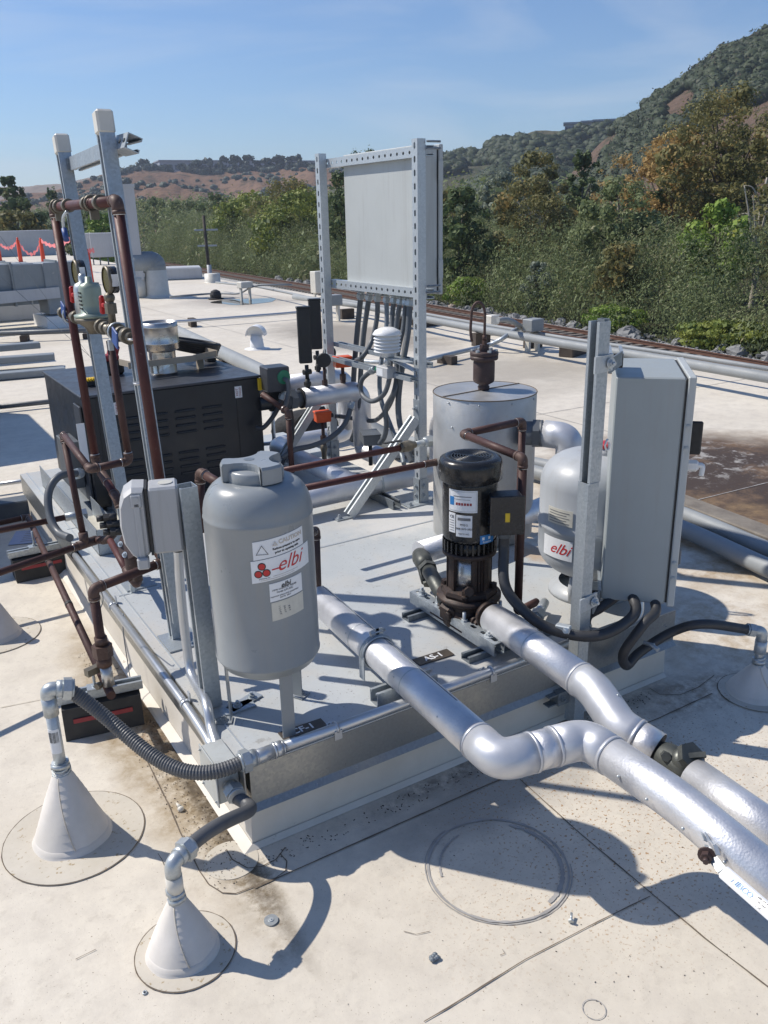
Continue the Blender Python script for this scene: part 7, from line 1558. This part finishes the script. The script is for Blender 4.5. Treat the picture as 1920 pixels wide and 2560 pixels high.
# ---------------------------------------------------------------- hills
def hill(name, ridge, foot, m, amp, seed, back=200, nd=26, sub=14, label=None):
    """ridge and foot are world points; the slope between is a displaced sheet with a back side falling away."""
    from mathutils import noise as N
    def dens(P):
        out = []
        for a, b in zip(P, P[1:]): out += [V(a).lerp(V(b), i/sub) for i in range(sub)]
        return out+[V(P[-1])]
    Rg = dens(ridge); Ft = dens(foot); k = MB(); n = len(Rg)
    for j in range(nd+4):
        for i in range(n):
            if j <= nd:
                t = j/nd; p = Ft[i].lerp(Rg[i], t); p.z = Ft[i].z+(Rg[i].z-Ft[i].z)*(t**1.15)
                q = V((p.x*.012+seed, p.y*.012, seed)); f = N.fractal(q, .8, 2.2, 5)*amp+abs(N.noise(q*1.7))*amp*-.9; w = math.sin(PI*min(1, t*.93+.02))**.7
                p.z += f*w*.8+N.noise(V((p.x*.05, p.y*.05, seed)))*amp*.10*(t > .9)
            else:
                t = (j-nd)/3; d = (Rg[i]-Ft[i]); d.z = 0; d.normalize(); p = Rg[i]+d*back*t; p.z = Rg[i].z*(1-t*t*.9)
            k.v.append(tuple(p))
    for j in range(nd+3):
        for i in range(n-1): a = j*n+i; k.f.append((a, a+1, a+n+1, a+n)); k.sm.append(True)
    o = struct(name, k, m); return o, k, n, nd
def lowz(P, z): return [(p[0], p[1], z) for p in P]
hl = hill('hill_left', [(0.807,618.313,13.013), (58.724,615.468,16.835), (92.976,611.209,18.317), (114.251,607.580,19.743), (136.444,602.975,25.067), (155.330,603.546,31.223), (179.461,612.457,34.544), (205.412,614.798,35.104), (231.314,605.528,35.851), (257.136,595.025,35.759), (277.616,585.755,34.371), (303.006,573.043,32.829), (322.884,550.534,28.657), (347.524,511.343,23.086), (378.733,463.173,14.933)],
  lowz([(-1.804,328.312,-1.875), (28.767,327.004,-2.829), (47.014,324.859,-3.384), (58.341,323.005,-3.724), (69.912,320.689,-4.066), (79.057,318.552,-4.333), (92.371,325.351,-4.825), (104.756,321.574,-5.178), (118.606,316.726,-5.566), (132.472,311.184,-5.947), (143.517,306.252,-6.245), (157.190,299.474,-6.607), (165.596,283.399,-6.706), (178.953,263.182,-6.919), (189.342,230.511,-6.908)], -5), 'hill_brown', 14, 3.1)
hb2 = hill('hill_far', [(-24.736,1198.072,41.823), (138.122,1190.267,44.455), (200.339,1181.368,45.811), (250.844,1171.672,47.695), (289.277,1162.772,57.214), (332.633,1151.113,66.312), (393.799,1131.644,60.972), (512.329,1083.158,49.441)], lowz([(-18.958,698.074,4.853), (76.251,694.081,2.684), (112.713,689.079,1.839), (142.305,683.569,1.147), (164.262,678.619,0.630), (189.317,672.054,0.036), (225.969,660.628,-0.840), (296.800,631.989,-2.560)], 0), 'hill_tan', 10, 6.3)
hm = hill('hill_middle', [(203.293,376.891,14.735), (231.819,371.910,21.739), (246.514,362.356,27.625), (255.995,355.736,29.653), (263.719,350.062,30.108), (270.526,344.842,30.928), (275.668,340.756,34.596), (281.451,336.009,36.799), (289.892,328.776,39.531), (298.168,321.312,38.430), (304.858,314.992,37.730), (318.823,300.900,37.922), (333.127,285.046,34.940), (351.374,262.326,31.881)],
  lowz([(103.247,192.253,-3.785), (115.315,185.290,-4.094), (122.837,180.411,-4.282), (127.727,176.998,-4.401), (131.717,174.064,-4.497), (135.237,171.357,-4.580), (137.926,169.211,-4.643), (140.946,166.719,-4.712), (145.361,162.906,-4.812), (149.636,159.013,-4.907), (153.087,155.715,-4.982), (160.309,148.324,-5.134), (167.593,140.108,-5.279), (176.837,128.353,-5.449)], -5), 'hill_green', 12, 9.2)
hr_ = hill('hill_right', [(197.176,223.875,3.005), (203.638,218.041,11.156), (208.467,213.451,17.209), (212.249,209.710,22.217), (215.941,205.926,25.956), (218.734,202.973,28.532), (221.791,199.647,32.169), (224.365,196.766,35.544), (227.618,193.016,38.784), (230.408,189.697,41.555), (233.430,185.990,44.659), (236.383,182.246,46.948), (238.965,178.870,48.176), (242.336,174.308,50.380), (249.565,163.871,53.113), (264.207,139.270,55.134)],
  lowz([(111.623,125.994,-3.361), (112.073,118.838,-3.300), (111.415,112.546,-3.214), (110.032,106.858,-3.111), (108.455,101.287,-3.003), (109.963,99.666,-3.034), (111.642,97.803,-3.068), (113.072,96.165,-3.096), (114.858,94.051,-3.131), (116.394,92.167,-3.160), (118.066,90.044,-3.191), (119.678,87.920,-3.220), (121.060,86.034,-3.244), (122.885,83.445,-3.274), (126.714,77.604,-3.335), (134.215,64.044,-3.431)], -5), 'hill_mixed', 7, 1.4, back=150)
def chap(name, h, num, t0, t1, smin, smax, n_, size, m, lab, i0=0., i1=1., keep=None):
    o, k, n, nd_ = h; cs = []; rs = []
    from mathutils import noise as N
    while len(cs) < num:
        j = rng.uniform(t0, t1)*nd_; i = rng.uniform(i0, i1)*(n-2); a = int(j); b = int(i); p = V(k.v[a*n+b]).lerp(V(k.v[min(a+1, nd_)*n+b+1]), rng.random())
        if keep and N.noise(V((p.x*.02, p.y*.02, p.z*.05))) < keep: continue
        s_ = rng.uniform(smin, smax); cs.append((p.x, p.y, p.z+s_*.25)); rs.append((s_, s_, s_*.7))
    o = leaves(name, cs, rs, n_, size, m, 1.2, .1, None, .75); o['kind'] = 'stuff'; o['label'] = lab; o['category'] = 'chaparral'
    dm = MB()
    for (c, rr) in zip(cs, rs):
        kk = MB().sphere((0, 0, 0), 1, 7, 5); dm.add([(c[0]+x*rr[0]*.92*(1+rng.uniform(-.2, .2)), c[1]+y*rr[1]*.92*(1+rng.uniform(-.2, .2)), c[2]+z*rr[2]*.95*(1+rng.uniform(-.2, .2))) for x, y, z in kk.v], kk.f, True)
    o2 = obj('inner_mass', dm, m, o); o2['kind'] = 'stuff'
    ca = o2.data.color_attributes.new('tint', 'FLOAT_COLOR', 'CORNER'); nl = len(o2.data.loops); tt = np.repeat(rng.random((len(cs), 1)), nl//len(cs), 0); arr = np.zeros((nl, 4)); arr[:, 0] = tt[:, 0]; arr[:, 1] = .3; arr[:, 3] = 1; ca.data.foreach_set('color', arr.ravel())
chap('chaparral', hl, 700, .25, .97, 1.0, 3.0, 32000, .9, 'leaf_far', 'sparse dark brush dotting the brown hill at the left', keep=-.05)
chap('chaparral', hl, 120, .96, 1.0, 2., 3.6, 14000, 1.1, 'leaf_far', 'dark brush line along the crest of the brown hill', .38, .95)
chap('chaparral', hm, 2200, .2, 1., 1.6, 4.0, 90000, .6, 'leaf_chaparral', 'dense dark chaparral covering the middle hill', keep=-.08)
chap('chaparral', hr_, 700, .25, 1.0, 1.2, 3.0, 60000, .55, 'leaf_chaparral', 'patchy dark chaparral over the steep right hill', keep=.16)
chap('chaparral', hr_, 620, .66, 1.0, 1.4, 3.4, 60000, .6, 'leaf_chaparral', 'thick dark chaparral near the crest of the steep right hill', .60, 1.)
for i, (p, r_, lb) in enumerate((((187.032,610.187,41.547), 7, 'dark bushy tree at the left end of the brown hill crest'), ((202.625,610.456,38.191), 6, 'low dark tree in front of the long ridge building, left end'), ((213.143,606.863,38.605), 5, 'low dark tree before the long ridge building, second from its left end'), ((222.018,603.673,40.573), 7, 'rounded dark tree before the left half of the long ridge building'), ((229.047,601.041,42.044), 6, 'taller dark tree before the middle of the long ridge building'), ((239.615,596.907,43.217), 6, 'pointed dark tree before the middle of the long ridge building'), ((248.302,593.347,43.374), 7, 'dark round headed tree right of the pointed one on the brown crest'), ((256.211,589.977,43.532), 8, 'wide dark tree clump on the brown crest, right of the round headed one'), ((267.019,585.167,41.566), 7, 'lower dark tree between the wide clump and the twin tall trees on the crest'), ((274.740,581.584,43.525), 6, 'left one of the twin tall dark trees on the brown crest'), ((278.990,579.558,42.678), 6, 'right one of the twin tall dark trees on the brown crest'), ((284.814,576.721,43.102), 9, 'dark broad tree right of the twin trees on the brown crest'))):
    tree(p[0], p[1], p[2], r_, 'far', lb, 'tree', 'dark trees on the crest of the brown hill', zb=p[2]-17, n=520, size=2.0, low=.1, nclump=16, limbs=2)
def bldg(a, b, z0, z1, dep, m, lab, nw):
    a = V(a); b = V(b); d = (b-a); d.z = 0; L = d.length; d.normalize(); az = math.atan2(d.y, d.x); n_ = V((-d.y, d.x, 0)); T = thing('building', lab, 'building', (a.x, a.y, z0), 'buildings on the ridges')
    c = a.lerp(b, .5)+n_*dep/2; obj('wall', MB().box((c.x, c.y, (z0+z1)/2), (L, dep, z1-z0), az), m, T); obj('roof', MB().box((c.x, c.y, z1+.4), (L+1.5, dep+1.5, .8), az), 'building_wall', T)
    for i in range(nw):
        q = a+d*L*(i+.5)/nw-n_*.15; o = obj('window', MB().box((q.x, q.y, z0+(z1-z0)*.62), (L/nw*.72, .3, (z1-z0)*.3), az), 'building_glass', T)
zb1 = (268.472,644.527,36.253)[2]; zt1 = (268.986,644.313,43.301)[2]
bldg((212.764,654.492,38.595), (333.029,636.343,39.194), zb1-4, zt1, 25, 'building_wall', 'long low office building on the crest of the brown hill', 24)
zb2 = (311.787,322.203,38.903)[2]
bldg((319.766,321.393,40.824), (330.297,310.598,40.172), zb2-3, (321.819,319.344,42.279)[2], 15, 'building_glass', 'dark glass building at the right end of the middle ridge', 8)
bldg((313.781,323.057,40.789), (317.123,319.788,40.596), zb2-3, (315.749,321.140,41.724)[2], 10, 'building_tan', 'small tan building left of the dark glass one on the ridge', 3)
bldg((306.590,327.136,39.885), (312.015,321.983,39.939), zb2-4, (309.000,324.868,41.153)[2], 10, 'building_wall', 'low grey building at the left end of the middle ridge group', 5)
# ---------------------------------------------------------------- sky, sun, camera
def skyaim(az, el): return V((math.sin(R(az))*math.cos(R(el)), math.cos(R(az))*math.cos(R(el)), math.sin(R(el))))
SAZ, SEL = -40., 47.
w = bpy.data.worlds.new('World'); scene.world = w; w.use_nodes = True; t = w.node_tree
bg = t.nodes['Background']; sk = t.nodes.new('ShaderNodeTexSky'); sk.sky_type = 'NISHITA'; sk.sun_disc = False
sk.sun_elevation = R(SEL); sk.sun_rotation = R(SAZ); sk.air_density = 1.1; sk.dust_density = .2; sk.ozone_density = 3.2; sk.altitude = 20
tc_ = t.nodes.new('ShaderNodeTexCoord'); mp = t.nodes.new('ShaderNodeMapping'); mp.inputs['Scale'].default_value = (1.2, 2.6, 9); mp.inputs['Rotation'].default_value = (.10, 0, R(35)); t.links.new(tc_.outputs['Generated'], mp.inputs[0])
nz = noise(t, 1.3, 7, .55, mp.outputs[0], .6); sx_ = t.nodes.new('ShaderNodeSeparateXYZ'); t.links.new(tc_.outputs['Generated'], sx_.inputs[0])
f = mth(t, 'MULTIPLY', ramp(t, nz, [(.47, 0.), (.76, .5)]), ramp(t, sx_.outputs['Z'], [(.0, 1.), (.22, .7), (.45, .15)]))
sky_c = mixc(t, 1., sk.outputs[0], (.80, .95, 1.18), 'MULTIPLY'); t.links.new(mixc(t, f, sky_c, (7.5, 7.9, 8.4)), bg.inputs[0]); bg.inputs[1].default_value = .10
sl_ = bpy.data.lights.new('sun', 'SUN'); sl_.energy = 4.9; sl_.angle = R(.53); sl_.color = (1, .94, .85); so = bpy.data.objects.new('sun', sl_); COL.objects.link(so)
so.rotation_euler = (-skyaim(SAZ, SEL)).to_track_quat('-Z', 'Y').to_euler(); so.location = (-5, 6, 12)
cd = bpy.data.cameras.new('camera'); co_ = bpy.data.objects.new('camera', cd); COL.objects.link(co_); scene.camera = co_
M4 = Matrix([[0.849405, 0.192379, -0.491428], [-0.527308, 0.271623, -0.805088], [-0.021399, 0.94298, 0.332161]]).to_4x4(); M4.translation = V([-0.6168, -1.6857, 1.52]); co_.matrix_world = M4
cd.sensor_fit = 'VERTICAL'; cd.sensor_height = 36; cd.lens = 36*2100/2560; cd.clip_start = .05; cd.clip_end = 4000
scene.view_settings.view_transform = 'Standard'; scene.view_settings.look = 'None'; scene.view_settings.exposure = .03; scene.view_settings.gamma = 1
scene.render.resolution_x = 768; scene.render.resolution_y = 1024
scene.cycles.max_bounces = 6; scene.cycles.use_denoising = True

# air: one closed box of thin even haze round everything but the sky
hz_ = MB().bx((-1500, -600, -6.0), (2000, 2100, 125)); hzo = obj('haze', hz_, None); hzo['kind'] = 'stuff'; hzo['label'] = 'thin blue daylight haze over the valley'; hzo['category'] = 'haze'
hm_ = bpy.data.materials.new('haze_air'); hm_.use_nodes = True; ht = hm_.node_tree; ht.nodes.remove(ht.nodes['Principled BSDF'])
pv = ht.nodes.new('ShaderNodeVolumePrincipled'); pv.inputs['Color'].default_value = (.75, .84, 1, 1); pv.inputs['Density'].default_value = .0003; pv.inputs['Anisotropy'].default_value = .2
ht.links.new(pv.outputs[0], ht.nodes['Material Output'].inputs['Volume']); hzo.data.materials.append(hm_)
